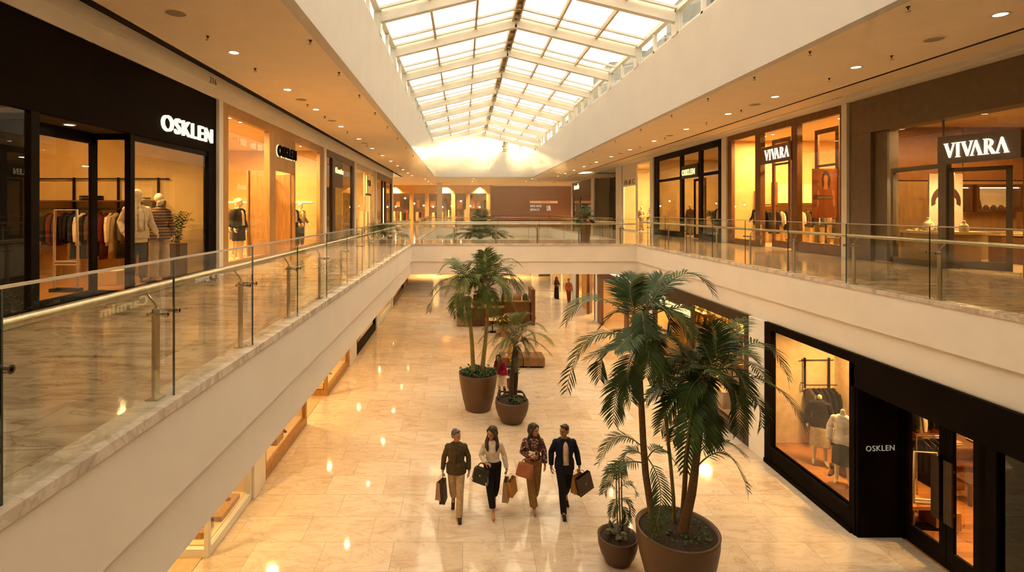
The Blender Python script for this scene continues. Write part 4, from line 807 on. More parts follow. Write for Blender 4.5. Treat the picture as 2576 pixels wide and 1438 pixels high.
    if 'trousers' in o: part('trousers', legs(.010, o.get('flare', .012), o.get('cuff', .02)), o['trousers'], K)
    if 'skirt' in o:
        zk = o.get('skirtz', .45); m = MB(); loft(m, [(pel.x, pel.y, zk, .20, .17), (pel.x, pel.y, pel.z-.1, .185, .145), (pel.x, pel.y, pel.z+.08, .150, .115), (pel.x, pel.y, pel.z+.14, .125, .10)]); part('skirt', m, o['skirt'], K)
    if 'belt' in o:
        m = MB(); c = at(.15); loft(m, [(c.x, c.y, c.z-.015, wr[0]+.03, wr[1]+.024), (c.x, c.y, c.z+.02, wr[0]+.028, wr[1]+.022)]); m.build('belt', o['belt'], K)
    for s in 'LR':
        if 'shoe' in o:
            a, t = g('an'+s), g('to'+s); m = MB(); hl = Vector((a.x, a.y+.035, a.z-.045)); z = Vector((0,0,1))
            dd = (t-a); dd.z = 0; dd = dd.normalized() if dd.length > 1e-3 else Vector((0,-1,0))
            if o.get('heels'):
                m.caps(hl, t+dd*.0, .030, .026, 12, .8); m.caps(t-dd*.03, t+dd*.055, .030, .016, 12, .7); m.tube([hl, Vector((hl.x, hl.y, max(.0, hl.z-.09)))], [.016, .007], 8)
            else:
                m.caps(hl, t, .040, .040, 14, .85); m.caps(t-dd*.02, t+dd*.06, .041, .030, 14, .75); m.caps(a+Vector((0, 0, .035)), a+Vector((0, .01, -.03)), .043, .045, 14); MB().tube([a+(g('kn'+s)-a).normalized()*.17, a+(g('kn'+s)-a).normalized()*.05, a+Vector((0, .005, -.01))], [.050, .047, .046], 14).build('sock', o['shoe'], K); sl = Vector((0, 0, -.03)); m.bar(hl+sl, t+dd*.07+sl, .072, .022)
            part('shoe', m, o['shoe'], K, .006, 2)
    def top(e, ex, t0, arm, cuff, tlen=1.0):
        m = MB(); torso(m, e, t0=t0, t1=1.08, ex=ex, straight=1)
        for s in 'LR':
            sh, el, w = g('sh'+s), g('el'+s), g('wr'+s); w = el+(w-el)*cuff
            if not o.get('noarms'): s0 = sh+Vector((-.014 if sh.x > 0 else .014, 0, -.058)); m.ell(s0, (.058+e*.6, .060+e*.7, .056+e*.6), 14, 10); m.tube([s0, s0*.55+el*.45, el, el*.5+w*.5, w], [.046+arm*.8, .050+arm, .044+arm, .041+arm, .033+arm], 14)
        return m
    if 'top' in o:
        m = top(o.get('te', .014), o.get('tx', .012), o.get('them', -.2), o.get('ta', .008), o.get('tc', .97)); m.caps(che+Vector((0, .012, -.02)), che+Vector((0, .008, .045)), .075, .062 if not fem else .058, 14)
        part(o.get('topname', 'shirt'), m, o['top'], K, .008, 2)
        if 'collar' in o:
            m = MB()
            for sx in (-1, 1): m.bar(che+Vector((.062*sx, -.02, .055)), che+Vector((.028*sx, -.105, -.03)), .05, .016, (sx*.6, -.6, .4))
            part('collar', m, o['collar'], K, .006, 2)
        if 'placket' in o:
            m = MB(); m.bar(at(.93)+Vector((0, -.075-cr[1]*.35, 0)), at(.62)+Vector((0, -cr[1]-.016, 0)), .022, .012, (0,-1,0)); m.bar(at(.62)+Vector((0, -cr[1]-.016, 0)), at(-.02)+Vector((0, -pr[1]-.03, 0)), .022, .012, (0,-1,0)); m.build('placket', o['placket'], K)
    if 'jacket' in o:
        e = .026; m = top(e, .02, o.get('jhem', -.2), .016, .93)
        loft(m, [(pel.x, pel.y, pel.z-.16, .185, .14), (pel.x, pel.y, pel.z+.05, .185, .142)]); part('jacket', m, o['jacket'], K, .008, 2)
        m = MB(); a0, a1, a2, a3 = at(.99), at(.62), at(.3), at(.12)                       # shirt front in the open jacket
        vs = []
        for c, wd, dy in ((a0, .056, .100), (at(.8), .066, .150), (a1, .072, .166), (a2, .072, .164), (a3, .070, .174)): vs += [c+Vector((-wd, -dy+.012, 0)), c+Vector((0, -dy-.008, 0)), c+Vector((wd, -dy+.012, 0)), c+Vector((0, -dy+.07, 0))]
        fs = []
        for i in range(4):
            for k_ in range(4): fs.append((i*4+k_, i*4+(k_+1) % 4, (i+1)*4+(k_+1) % 4, (i+1)*4+k_))
        m.add(vs, fs+[(3,2,1,0), (16,17,18,19)], True); m.build('shirt_front', o['inner'], K)
        m = MB()
        for sx in (-1, 1): m.bar(at(1.02)+Vector((.062*sx, -.072, .02)), at(.72)+Vector((.084*sx, -.152, 0)), .05, .016, (sx*.35, -1, 0)); m.bar(at(.74)+Vector((.086*sx, -.150, 0)), at(.14)+Vector((.080*sx, -.172, 0)), .036, .016, (sx*.3, -1, 0)); m.bar(at(1.05)+Vector((.05*sx, -.02, .0)), at(.93)+Vector((.03*sx, -.115, .02)), .03, .014, (sx*.5, -.7, .3))
        m.build('lapel', o.get('lapel', o['jacket']), K)
    if 'hair' in o:
        m = MB()
        if o['hair'][1] == 'short': m.ell(h(0, .024, .050), (.084, .097, .082), 18, 12, H); m.caps(h(0, .085, .0), h(0, .07, -.05), .05, .045); [m.caps(h(.073*s, -.005, .04), h(.074*s, .008, .0), .012, .009, 8) for s in (-1, 1)]; m.ell(h(0, -.046, .104), (.060, .034, .026), 12, 8, H)
        else:
            m.ell(h(0, .020, .045), (.086, .100, .092), 18, 12, H); L_ = o['hair'][2]
            for sx in (-1, 1):
                m.tube([h(.022*sx, -.045, .118), h(.064*sx, -.046, .062), h(.083*sx, -.016, .0), h(.088*sx, .010, -.07), hc+Vector((.100*sx, .005, -.18)), hc+Vector((.105*sx, -.055, -.26)), hc+Vector((.085*sx, -.095, -L_))], [.016, .022, .028, .036, .044, .040, .012], 12)
            m.tube([h(0, .07, .05), h(0, .085, -.05), hc+Vector((0, .075, -.18)), hc+Vector((0, .095, -L_-.02))], [.078, .080, .088, .05], 14); m.ell(hc+Vector((0, .07, -.2)), (.13, .055, .13), 14, 10)
        part('hair', m, o['hair'][0], K, .006, 2)
        ey = MB()
        for sx in (-1, 1):
            MB().ell(h(.031*sx, -.083, .010), (.0125, .008, .008), 10, 6, H).build('eye', EYE, K); ey.caps(h(.016*sx, -.094, .034), h(.048*sx, -.080, .036), .0034, .003, 6)
        ey.build('eyebrows', o['hair'][0], K); MB().ell(h(0, -.096, -.055), (.021, .008, .007), 10, 6, H).build('lips', o.get('lips', LIP), K)
    r.location = loc; r.rotation_euler = (0, 0, rz); s = o.get('scale', 1); r.scale = (s, s, s); return r
SK1 = pm('skin_light', (.46,.22,.11), .5, var=.06, scale=5); SK2 = pm('skin_tan', (.36,.16,.075), .5, var=.06, scale=5); EYE = pm('dark_eye', (.012,.008,.006), .2); LIP = pm('lip_red', (.36,.08,.055), .4)
HAIRG = pm('grey_hair', (.085,.075,.065), .55, var=.3, scale=40); HAIRB = pm('brown_hair', (.028,.011,.005), .45, var=.3, scale=40); HAIRK = pm('black_hair', (.011,.007,.005), .45, var=.3, scale=40)
def floral():
    m, nt, out = nodes('floral_cloth'); L = nt.links.new; b = N(nt, 'ShaderNodeBsdfPrincipled', Roughness=.8); tc = N(nt, 'ShaderNodeTexCoord'); v = N(nt, 'ShaderNodeTexVoronoi', Scale=26.0); r = N(nt, 'ShaderNodeValToRGB'); e = r.color_ramp.elements
    e[0].position, e[0].color = .28, (.66,.48,.36,1); e[1].position, e[1].color = .42, (.11,.035,.03,1); L(tc.outputs['Object'], v.inputs['Vector']); L(v.outputs['Distance'], r.inputs[0]); L(r.outputs[0], b.inputs['Base Color']); L(b.outputs[0], out.inputs[0]); return m
FLORAL = floral()
def striped():
    m, nt, out = nodes('striped_knit'); L = nt.links.new; b = N(nt, 'ShaderNodeBsdfPrincipled', Roughness=.9); tc = N(nt, 'ShaderNodeTexCoord'); v = N(nt, 'ShaderNodeTexWave', Scale=5.5, Distortion=1.2); v.bands_direction = 'Z'; r = N(nt, 'ShaderNodeValToRGB'); e = r.color_ramp.elements
    e[0].position, e[0].color = .4, (.02,.012,.01,1); e[1].position, e[1].color = .6, (.34,.15,.06,1); L(tc.outputs['Object'], v.inputs['Vector']); L(v.outputs['Fac'], r.inputs[0]); L(r.outputs[0], b.inputs['Base Color']); L(b.outputs[0], out.inputs[0]); return m
STRIPE = striped()
def joints(fwd, fx, stride, sw, armL, armR, head, hip=.90, sh=1.41, hx=.088, raise_=.12):
    """walking joints: fwd = leg in front; arms = (elbow, wrist)"""
    J = {}; bk = 'R' if fwd == 'L' else 'L'
    for s in 'LR': sx = 1 if s == 'L' else -1; J['hip'+s] = (hx*sx, 0, hip); J['sh'+s] = (sw*sx, .0, sh)
    sf = 1 if fwd == 'L' else -1
    J['kn'+fwd] = (hx*sf*.8+fx*.5, -stride*.62, .49); J['an'+fwd] = (fx*1.0+.045*sf, -stride, .085); J['to'+fwd] = (fx+.055*sf, -stride-.15, .045)
    J['kn'+bk] = (-hx*sf*.9, .03-stride*.05, .47); J['an'+bk] = (-.065*sf, stride*.95, .09+raise_); J['to'+bk] = (-.07*sf, stride*.95-.135, .045)
    J['elL'], J['wrL'] = armL; J['elR'], J['wrR'] = armR; J['head'] = head; return J

JA = joints('L', .02, .26, .185, ((.255, .03, 1.13), (.265, -.04, .885)), ((-.255, .03, 1.13), (-.285, -.02, .875)), (.0, -.03, 1.60))
figure('person', 'grey haired man walking in olive shirt and beige trousers, leftmost of the four', 'person', (-.135, 10.85, 0), 0, JA, dict(skin=SK1, top=CL['olive'], them=-.3, te=.022, tx=.034, ta=.012, collar=CL['olive'], placket=cloth('dark_olive', (.045,.03,.015)), trousers=CL['beige'], flare=.014, cuff=-.055, shoe=cloth('brown_suede', (.055,.026,.012)), hair=(HAIRG, 'short'), yaw=R(48), pitch=R(8),
    handR=((0, -.1, -1), (1, 0, 0), (0, -1, 0), .95), scale=1.0))
JB = joints('R', .015, .22, .162, ((.235, .06, 1.12), (.285, .0, .865)), ((-.225, .0, 1.12), (-.14, -.20, 1.06)), (-.015, -.04, 1.60), hip=.93, hx=.08, raise_=.10)
JB['anR'] = (.0, -.22, .125); JB['toR'] = (.005, -.335, .035); JB['anL'] = (.05, .2, .20); JB['toL'] = (.05, .1, .04)
figure('person', 'long haired woman in white blouse and black trousers, second of the four from the left', 'person', (.625, 10.85, 0), 0, JB, dict(skin=SK1, fem=1, top=CL['white'], them=.1, te=.016, tx=.006, ta=.012, collar=CL['white'], trousers=CL['black'], flare=.008, cuff=.06, shoe=cloth('nude_leather', (.34,.13,.06), .4), heels=1, hair=(HAIRB, 'long', .34), yaw=R(-38), pitch=R(14),
    handL=((0, -.05, -1), (-1, 0, 0), (0, -1, 0), .95), handR=((.8, -.6, .05), (0, 0, -1), (0, -1, .2), .7), scale=1.04))
JC = joints('R', .01, .18, .165, ((.225, .04, 1.13), (.235, -.04, .90)), ((-.225, .02, 1.12), (-.04, -.19, 1.10)), (.015, -.03, 1.60), hip=.93, hx=.08, raise_=.08)
JC['anR'] = (-.01, -.18, .115); JC['toR'] = (-.005, -.30, .035); JC['anL'] = (.05, .17, .17); JC['toL'] = (.05, .07, .04)
figure('person', 'woman in floral blouse and tan wide trousers with a tan bag on her arm', 'person', (1.50, 11.0, 0), 0, JC, dict(skin=SK1, fem=1, top=FLORAL, them=.1, te=.022, tx=.010, ta=.020, tc=.93, trousers=cloth('camel', (.27,.145,.055)), flare=.026, cuff=.0, belt=cloth('camel_belt', (.20,.10,.04)), shoe=cloth('nude_leather', (.34,.13,.06), .4), heels=1, hair=(HAIRB, 'long', .36), yaw=R(40), pitch=R(6),
    handR=((.9, -.2, .25), (0, .4, 1), (0, -1, .5), .8), scale=1.035))
JD = joints('R', -.02, .24, .190, ((.262, .03, 1.13), (.30, -.02, .88)), ((-.262, .05, 1.13), (-.275, -.03, .885)), (-.01, -.03, 1.60))
figure('person', 'dark haired man in open navy blazer and black trousers, rightmost of the four', 'person', (2.155, 10.95, 0), 0, JD, dict(skin=SK2, jacket=CL['navy'], inner=CL['pink'], lapel=cloth('navy_lapel', (.008,.010,.018)), trousers=CL['black'], flare=.006, cuff=-.055, belt=cloth('belt_brown', (.09,.03,.012)), shoe=cloth('black_leather', (.010,.009,.008), .3), hair=(HAIRK, 'short'), yaw=R(-52), pitch=R(4),
    handL=((0, -.1, -1), (-1, 0, 0), (0, -1, 0), .95), scale=1.035))
# bystanders further off
JE = joints('L', .02, .05, .165, ((.21, -.06, 1.12), (.08, -.20, 1.06)), ((-.21, -.06, 1.12), (-.08, -.20, 1.06)), (0, -.02, 1.60), raise_=0)
figure('person', 'standing woman in brown top and long black skirt near the far lower shops', 'person', (6.72, 37, 0), R(20), JE, dict(skin=SK2, fem=1, top=CL['brown'], skirt=CL['black'], skirtz=.08, shoe=CL['black'], hair=(HAIRB, 'long', .25), scale=.92), voxel=.012)
JF = joints('R', .02, .10, .165, ((.22, .02, 1.13), (.24, -.04, .9)), ((-.22, .02, 1.13), (-.24, -.04, .9)), (0, -.02, 1.60), raise_=.02)
figure('person', 'person in orange clothes carrying a dark bag beside the far lower shops', 'person', (7.3, 35.6, 0), R(-15), JF, dict(skin=SK2, fem=1, top=cloth('orange', (.45,.10,.02)), trousers=cloth('red_brown', (.22,.05,.02)), shoe=CL['brown'], hair=(HAIRK, 'short'), scale=.95), voxel=.012)
JG = joints('R', .02, .14, .16, ((.20, -.14, 1.05), (.12, -.3, .9)), ((-.20, -.14, 1.05), (-.12, -.3, .9)), (-.02, -.24, 1.50), raise_=.04)
for k in ('shL', 'shR'): JG[k] = (JG[k][0], -.16, 1.34)
figure('person', 'stooping woman in crimson shawl and white skirt behind the two middle planters', 'person', (1.33, 17.6, 0), R(-30), JG, dict(skin=SK2, fem=1, top=CL['crim'], topname='shawl', te=.05, tx=.05, them=-.3, ta=.035, skirt=CL['white'], skirtz=.42, shoe=CL['black'], hair=(HAIRK, 'long', .2), scale=.90), voxel=.009)

# ---------------------------------------------------------------- bags
def shopping_bag(label, top, w, d, h, rz, mat, side, tilt=0, rope=None, mark=None):
    """paper carrier: tapered open body with pleated sides, two rope handles; top = point where the hand holds the ropes"""
    t = thing('shopping_bag', label, 'bag', top); m = MB(); rp = .12
    M = Matrix.Rotation(rz, 3, 'Z') @ Matrix.Rotation(tilt, 3, 'Y'); O = Vector(top); q = lambda x, y, z: O+M @ Vector((x, y, z))
    b, c = [], []
    for z, k in ((-rp-h, 1.0), (-rp-.02, 1.0), (-rp, .98)):
        f = 1 if z < -rp-h+.01 else .55
        b.append([q(-w/2*k, -d/2*f, z), q(w/2*k, -d/2*f, z), q(w/2*k-.01, 0, z), q(w/2*k, d/2*f, z), q(-w/2*k, d/2*f, z), q(-w/2*k+.01, 0, z)])
    vs = b[0]+b[1]+b[2]+[p+(q(0, 0, -rp)-p)*.03 for p in b[2]]+[p+(q(0,0,-rp-h)-p)*.05+M @ Vector((0,0,.01)) for p in b[0]]
    fs = [(5,4,3,2,1,0)]
    for r_ in range(4):
        for k in range(6): fs.append((r_*6+k, r_*6+(k+1) % 6, (r_+1)*6+(k+1) % 6, (r_+1)*6+k))
    fs.append((24,25,26,27,28,29)); m.add(vs, fs).build('body', mat, t)
    for s in (-1, 1):
        y = s*d*.27; MB().tube([q(-w*.22, y, -rp-.04), q(-w*.2, y, -rp+.02), q(-.02, y*.3, -.005), q(.02, y*.3, -.005), q(w*.2, y, -rp+.02), q(w*.22, y, -rp-.04)], .0035, 6).build('handle', rope or side, t)
    if mark:
        m = MB(); m.prism([(.03*math.cos(a)*(1 if i < 12 else .72)+(0 if i < 12 else .006), .03*math.sin(a)*(1 if i < 12 else .72)) for i, a in enumerate([R(60+22*i) for i in range(12)]+[R(60+22*i) for i in range(11, -1, -1)])], q(w*.06, -d*.39, -rp-h*.5), M @ Vector((1,0,0)), M @ Vector((0,-.12,1)), M @ Vector((0,-.004,0))); m.build('emblem', mark, t)
    return t
PK = pm('kraft_paper', (.34,.20,.10), .7, var=.06); PB = pm('black_paper', (.022,.016,.012), .5, var=.1); PT = pm('tan_paper', (.36,.23,.11), .65, var=.06); PO = pm('orange_paper', (.55,.25,.045), .6, var=.06); PD = pm('dark_brown_paper', (.05,.022,.010), .5, var=.1)
shopping_bag('tan paper carrier bag in the grey haired man\'s hand, outer one', (-.455, 10.80, .79), .26, .13, .36, R(62), PK, PT)
shopping_bag('black paper carrier bag in the grey haired man\'s hand, inner one', (-.405, 10.80, .78), .28, .12, .42, R(80), PB, PB)
shopping_bag('olive tan paper carrier bag in the white bloused woman\'s hand', (.905, 10.80, .81), .28, .13, .42, R(75), PT, PT)
shopping_bag('orange paper carrier bag on the white bloused woman\'s far side', (1.00, 10.74, .84), .26, .12, .34, R(58), PO, PO, tilt=R(-10))
shopping_bag('orange paper carrier bag behind the dark brown one, by the blazer man', (2.43, 10.97, .83), .30, .12, .36, R(40), PO, PO)
shopping_bag('large dark brown paper carrier bag with a small ring emblem', (2.50, 10.90, .84), .40, .13, .38, R(32), PD, PB, tilt=R(-14), mark=pm('emblem_gold', (.4,.28,.15), .4))
def handbag(label, c, w, h, d, rz, mat, strap, flap=False, tilt=0):
    t = thing('handbag', label, 'bag', c); M = Matrix.Rotation(rz, 3, 'Z') @ Matrix.Rotation(tilt, 3, 'Y'); O = Vector(c); q = lambda x, y, z: O+M @ Vector((x, y, z)); m = MB()
    rg = [(-.5, .92, 1), (-.46, 1.0, 1.06), (.0, .98, .95), (.42, .90, .75), (.5, .84, .62)]; vs = []; fs = []; n = 20
    for z, a, b in rg: vs += [q(w/2*a*max(-1, min(1, 1.25*math.cos(2*math.pi*k/n))), d/2*b*max(-1, min(1, 1.25*math.sin(2*math.pi*k/n))), z*h) for k in range(n)]
    for i in range(len(rg)-1):
        for k in range(n): fs.append((i*n+k, i*n+(k+1) % n, (i+1)*n+(k+1) % n, (i+1)*n+k))
    m.add(vs, fs+[tuple(range(n-1, -1, -1)), tuple(4*n+k for k in range(n))]).build('body', mat, t, bev=.004)
    for s in (-1, 1): MB().tube([q(-w*.26, s*d*.24, h*.42), q(-w*.24, s*d*.2, h*.66), q(-w*.1, s*d*.1, h*.84), q(w*.1, s*d*.1, h*.84), q(w*.24, s*d*.2, h*.66), q(w*.26, s*d*.24, h*.42)], .007, 8).build('handle', strap, t)
    m = MB(); m.bar(q(-w*.05, -d*.46, h*.1), q(w*.05, -d*.46, h*.1), .03, .02); m.build('clasp', STEEL if flap else strap, t)
    if flap: m = MB(); m.bar(q(-w*.47, -d*.4, -h*.34), q(w*.47, -d*.4, -h*.34), .02, .06); m.tube([q(w*.44, -d*.3, h*.2), q(w*.52, -d*.35, -.02), q(w*.52, -d*.3, -h*.5)], .005, 6); m.build('trim', CHROME, t)
    return t
handbag('black structured handbag hung on the white bloused woman\'s forearm', (.375, 10.60, .88), .34, .30, .15, R(-22), pm('black_leather_bag', (.016,.012,.010), .35), CL['black'], True, R(8))
handbag('tan open leather tote hung on the floral bloused woman\'s arm', (1.29, 10.72, .93), .34, .27, .14, R(-14), pm('tan_leather', (.40,.13,.05), .45), pm('tan_strap', (.28,.08,.03), .45), False, R(10))
t = thing('flower_bunch', 'small cream flower bunch held against the floral blouse', 'flowers', (1.46, 10.72, 1.22)); rd = random.Random(2); m = MB()
for k in range(12): m.ell((1.44+rd.uniform(-.05, .05), 10.74+rd.uniform(-.03, .03), 1.25+rd.uniform(-.05, .06)), (.028, .028, .022), 8, 6)
m.build('blooms', pm('cream_petals', (.72,.52,.38), .6, var=.2, scale=30), t); MB().tube([(1.45, 10.75, 1.22), (1.50, 10.76, 1.12)], .015, 8).build('wrap', CL['tan'], t)
# ---------------------------------------------------------------- palms and pots
def bez(a, m, b, t):
    a, m, b = Vector(a), Vector(m), Vector(b); c = m*2-(a+b)*.5; return a*(1-t)**2+c*2*t*(1-t)+b*t*t
def frond(par, a, m, b, L, n=26, w=.034, mat=LEAF, droop=.5, rd=random, t0=.12, rr=.012, sweep=.75, lift=.22, name='frond'):
    """one feather leaf: curved stalk a -> m -> b with two ranks of drooping leaflets"""
    K = 24; pts = [bez(a, m, b, k/K) for k in range(K+1)]; mb = MB(); G = Vector((0, 0, -1)); up0 = None
    for k in range(n):
        for s in (-1, 1):
            t = t0+(1-t0)*(k+.5*(s > 0)+.2*rd.random())/n; t = min(t, .995); p = bez(a, m, b, t); tg = (bez(a, m, b, min(1, t+.02))-bez(a, m, b, t-.02)).normalized()
            up = Vector((0, 0, 1))-tg*tg.z
            if up.length < .35: up = up+Vector((0, -1, 0))*.35; up -= tg*up.dot(tg)
            up.normalize(); side = tg.cross(up)*s
            ln = L*(.45+.75*math.sin(math.pi*min(1, .12+.80*t)))*rd.uniform(.86, 1.1)*(1 if t < .9 else .8)
            sw = sweep*(.6+.9*t); d = (side+tg*sw+up*(lift+rd.uniform(-.12, .12))).normalized(); wv = d.cross(up).normalized(); wv = (tg-d*tg.dot(d)).normalized()
            q = p; secs = []; dd = d
            for j, (fr, ww) in enumerate([(0, .35), (.30, 1.0), (.36, .85), (.34, 0.0)]):
                q = q+dd*ln*fr; dd = (dd+G*droop*rd.uniform(.5, .9)*(.35+.3*j)).normalized(); secs.append((q, ww*w*.5*(.75+.5*math.sin(math.pi*t))))
            nv = up*.25*w
            vs = []
            for q_, h in secs[:3]: vs += [q_-wv*h-nv*(h/w), q_+wv*h-nv*(h/w)]
            vs.append(secs[3][0]); mb.add(vs, [(0, 1, 3, 2), (2, 3, 5, 4), (4, 5, 6)], False)
    o = mb.build(name, mat, par); MB().tube(pts[::2], [rr*(1-.75*k/12) for k in range(13)], 6).build('stalk', RACH, o); return o
def pot(t, c, prof, mat, soil, rim=.03, name='pot', rough=0):
    r1, z1 = prof[-1]; MB().lathe(prof+[(r1-rim*.4, z1+.006), (r1-rim, z1), (r1-rim-.01, z1-.07), (.01, z1-.08)], c, 48).build(name, mat, t)
    m = MB(); rd = random.Random(7); n = 30; vs = [(c[0], c[1], c[2]+z1-.02)]; fs = []
    for j in range(1, 7):
        r = (r1-rim-.006)*j/6; vs += [(c[0]+r*math.cos(2*math.pi*k/n), c[1]+r*math.sin(2*math.pi*k/n), c[2]+z1-.045+.02*rd.random()*(j < 6)+.02*(1-j/6)) for k in range(n)]
    for k in range(n): fs.append((0, 1+k, 1+(k+1) % n))
    for j in range(5):
        for k in range(n): fs.append((1+j*n+k, 1+(j+1)*n+k, 1+(j+1)*n+(k+1) % n, 1+j*n+(k+1) % n))
    if soil:
        m.add(vs, fs, True); m.build('soil', SOIL, t)
def shrubs(t, c, r, n, size, mat, seed, z=0.0, name='ground_cover', ring=0):
    rd = random.Random(seed); m = MB()
    for k in range(n):
        a = rd.uniform(0, 6.283); q = r*math.sqrt(rd.uniform(ring, 1)); p = Vector((c[0]+q*math.cos(a), c[1]+q*math.sin(a), c[2]+z+rd.uniform(0, size*1.2)))
        d = Vector((rd.uniform(-1, 1), rd.uniform(-1, 1), rd.uniform(-.1, .9))).normalized(); s = d.cross(Vector((0, 0, 1))).normalized()*size*.38; l = size*rd.uniform(.7, 1.3); u = s.cross(d).normalized()*size*.1
        m.add([p, p+d*l*.5+s, p+d*l, p+d*l*.5-s, p+d*l*.5+u], [(0, 1, 4), (1, 2, 4), (2, 3, 4), (3, 0, 4)])
    return m.build(name, mat, t, kind='stuff')
def plist(t, Y, lst, L, n, w, mat, seed, **kw):
    rd = random.Random(seed)
    for a, m, b, da, dm, db in lst: frond(t, P(*a, Y+da), P(*m, Y+dm), P(*b, Y+db), L*rd.uniform(.9, 1.1), n, w, mat, rd=rd, **kw)
# --- big potted palm, front right
Y = 8.65; c = (3.59, Y, 0); t = thing('potted_palm', 'largest potted palm with many drooping fronds, in a wide brown pot by the black shop', 'potted palm', c)
pot(t, c, [(.40, 0), (.43, .02), (.53, .25), (.61, .55), (.655, .82), (.66, .97), (.668, 1.0)], POT, True, .05)
shrubs(t, c, .5, 120, .07, SHRUB, 3, .95, ring=.1)
def trunk(t, Y, pts, r, mat=BARK, dy=None):
    n = len(pts); MB().tube([P(x, y, Y+((dy[i]) if dy else 0)) for i, (x, y) in enumerate(pts)], [r[0]+(r[1]-r[0])*i/(n-1) for i in range(n)], 12).build('trunk', mat, t)
trunk(t, Y, [(1648, 1340), (1636, 1270), (1624, 1190), (1618, 1110), (1613, 1010), (1606, 900), (1602, 850)], (.062, .045))
trunk(t, Y, [(1716, 1345), (1726, 1300), (1740, 1240), (1747, 1190), (1755, 1120), (1770, 1030), (1795, 950)], (.085, .045), dy=[-.1, -.08, -.05, 0, 0, 0, 0])
trunk(t, Y, [(1697, 1325), (1694, 1250), (1688, 1180), (1676, 1060), (1650, 900), (1622, 790)], (.032, .026), BARKG, dy=[.2, .2, .2, .15, .1, .05])
trunk(t, Y, [(1716, 1320), (1722, 1230), (1726, 1150), (1744, 1030), (1752, 960)], (.045, .032), dy=[.3, .3, .3, .2, .1])
plist(t, Y, [((1612,800),(1716,690),(1795,740),.0,.1,.1), ((1600,815),(1497,748),(1422,812),0,.05,0), ((1606,800),(1640,738),(1668,690),.1,.2,.3), ((1612,770),(1620,820),(1628,890),-.1,-.35,-.5), ((1620,800),(1744,775),(1850,838),0,.0,-.1), ((1595,810),(1575,745),(1548,705),.1,.4,.7), ((1610,790),(1684,780),(1742,850),-.1,-.3,-.6)], .34, 26, .027, LEAF, 11, droop=.38)
plist(t, Y, [((1600,860),(1485,850),(1425,985),0,-.05,-.1), ((1602,930),(1560,965),(1542,1065),-.05,-.3,-.4), ((1600,870),(1528,880),(1508,955),.1,.2,.2), ((1604,870),(1668,830),(1720,900),.05,.2,.1), ((1600,880),(1560,865),(1470,905),.2,.5,.6), ((1606,860),(1645,900),(1690,990),-.1,-.35,-.55)], .33, 26, .027, LEAF, 12, droop=.38)
plist(t, Y, [((1800,945),(1910,862),(1985,960),0,.05,.05), ((1805,955),(1940,965),(2028,1085),0,-.05,-.1), ((1800,950),(1848,985),(1858,1090),-.05,-.3,-.45), ((1806,955),(1890,985),(1916,1075),0,.1,.15), ((1796,940),(1765,860),(1716,800),.05,.2,.3), ((1795,935),(1830,850),(1880,800),.1,.3,.5), ((1790,940),(1700,900),(1648,960),.1,.0,-.1), ((1792,945),(1752,910),(1690,880),.1,.3,.5), ((1800,940),(1800,870),(1790,812),.1,.2,.3)], .34, 26, .027, LEAF, 13, droop=.38)
plist(t, Y, [((1757,975),(1737,1050),(1722,1185),-.2,-.55,-.75), ((1755,965),(1700,1000),(1660,1085),-.1,-.2,-.3), ((1755,965),(1690,960),(1625,1010),0,.1,.1), ((1752,985),(1783,1040),(1795,1120),-.1,-.2,-.25)], .32, 22, .036, LEAF, 14, droop=.3)
plist(t, Y, [((1622,1130),(1555,1098),(1505,1165),0,0,0), ((1622,1165),(1556,1172),(1518,1240),-.05,-.15,-.2), ((1628,1150),(1662,1240),(1638,1352),-.1,-.45,-.72), ((1757,1170),(1828,1142),(1884,1242),0,0,-.05), ((1757,1140),(1815,1106),(1876,1150),.1,.2,.25), ((1630,1150),(1668,1130),(1712,1190),.1,.2,.2), ((1622,1150),(1580,1135),(1560,1200),.15,.3,.3)], .24, 24, .020, LEAF, 15, droop=.38)
plist(t, Y, [((1608,805),(1560,780),(1505,830),.2,.5,.7), ((1606,800),(1640,830),(1660,900),.2,.5,.6), ((1604,870),(1640,850),(1700,845),-.1,-.3,-.5), ((1602,880),(1580,930),(1588,1010),-.1,-.35,-.5), ((1604,875),(1660,905),(1655,985),.2,.4,.5), ((1796,945),(1850,890),(1905,905),-.1,-.4,-.6), ((1798,945),(1750,960),(1722,1030),-.1,-.35,-.5), ((1795,940),(1745,880),(1740,930),.3,.6,.8), ((1754,970),(1780,930),(1830,960),-.2,-.4,-.6), ((1754,970),(1720,940),(1688,1000),.2,.5,.6), ((1606,800),(1672,720),(1720,705),.2,.4,.6), ((1604,805),(1580,850),(1545,880),-.1,-.4,-.6), ((1796,942),(1852,930),(1880,1010),-.1,-.3,-.5), ((1752,975),(1716,1040),(1690,1110),.1,.2,.2)], .32, 24, .027, LEAF, 16, droop=.38)
plist(t, Y, [((1606,805),(1655,765),(1690,830),-.1,-.3,-.4), ((1606,800),(1585,735),(1600,690),.1,.2,.3), ((1605,810),(1630,870),(1625,950),-.15,-.45,-.6), ((1797,940),(1770,975),(1768,1050),-.1,-.4,-.5), ((1797,940),(1745,915),(1680,935),-.05,-.1,-.2), ((1797,938),(1812,880),(1850,850),.1,.3,.4), ((1797,942),(1835,960),(1868,1040),.1,.3,.4), ((1755,965),(1735,900),(1690,850),.1,.2,.3), ((1755,968),(1765,1040),(1768,1130),-.15,-.4,-.55), ((1755,968),(1708,985),(1672,1050),.1,.25,.3), ((1604,868),(1575,830),(1520,850),.3,.6,.8), ((1796,940),(1870,905),(1925,960),.2,.5,.7)], .33, 24, .028, LEAF, 17, droop=.38)
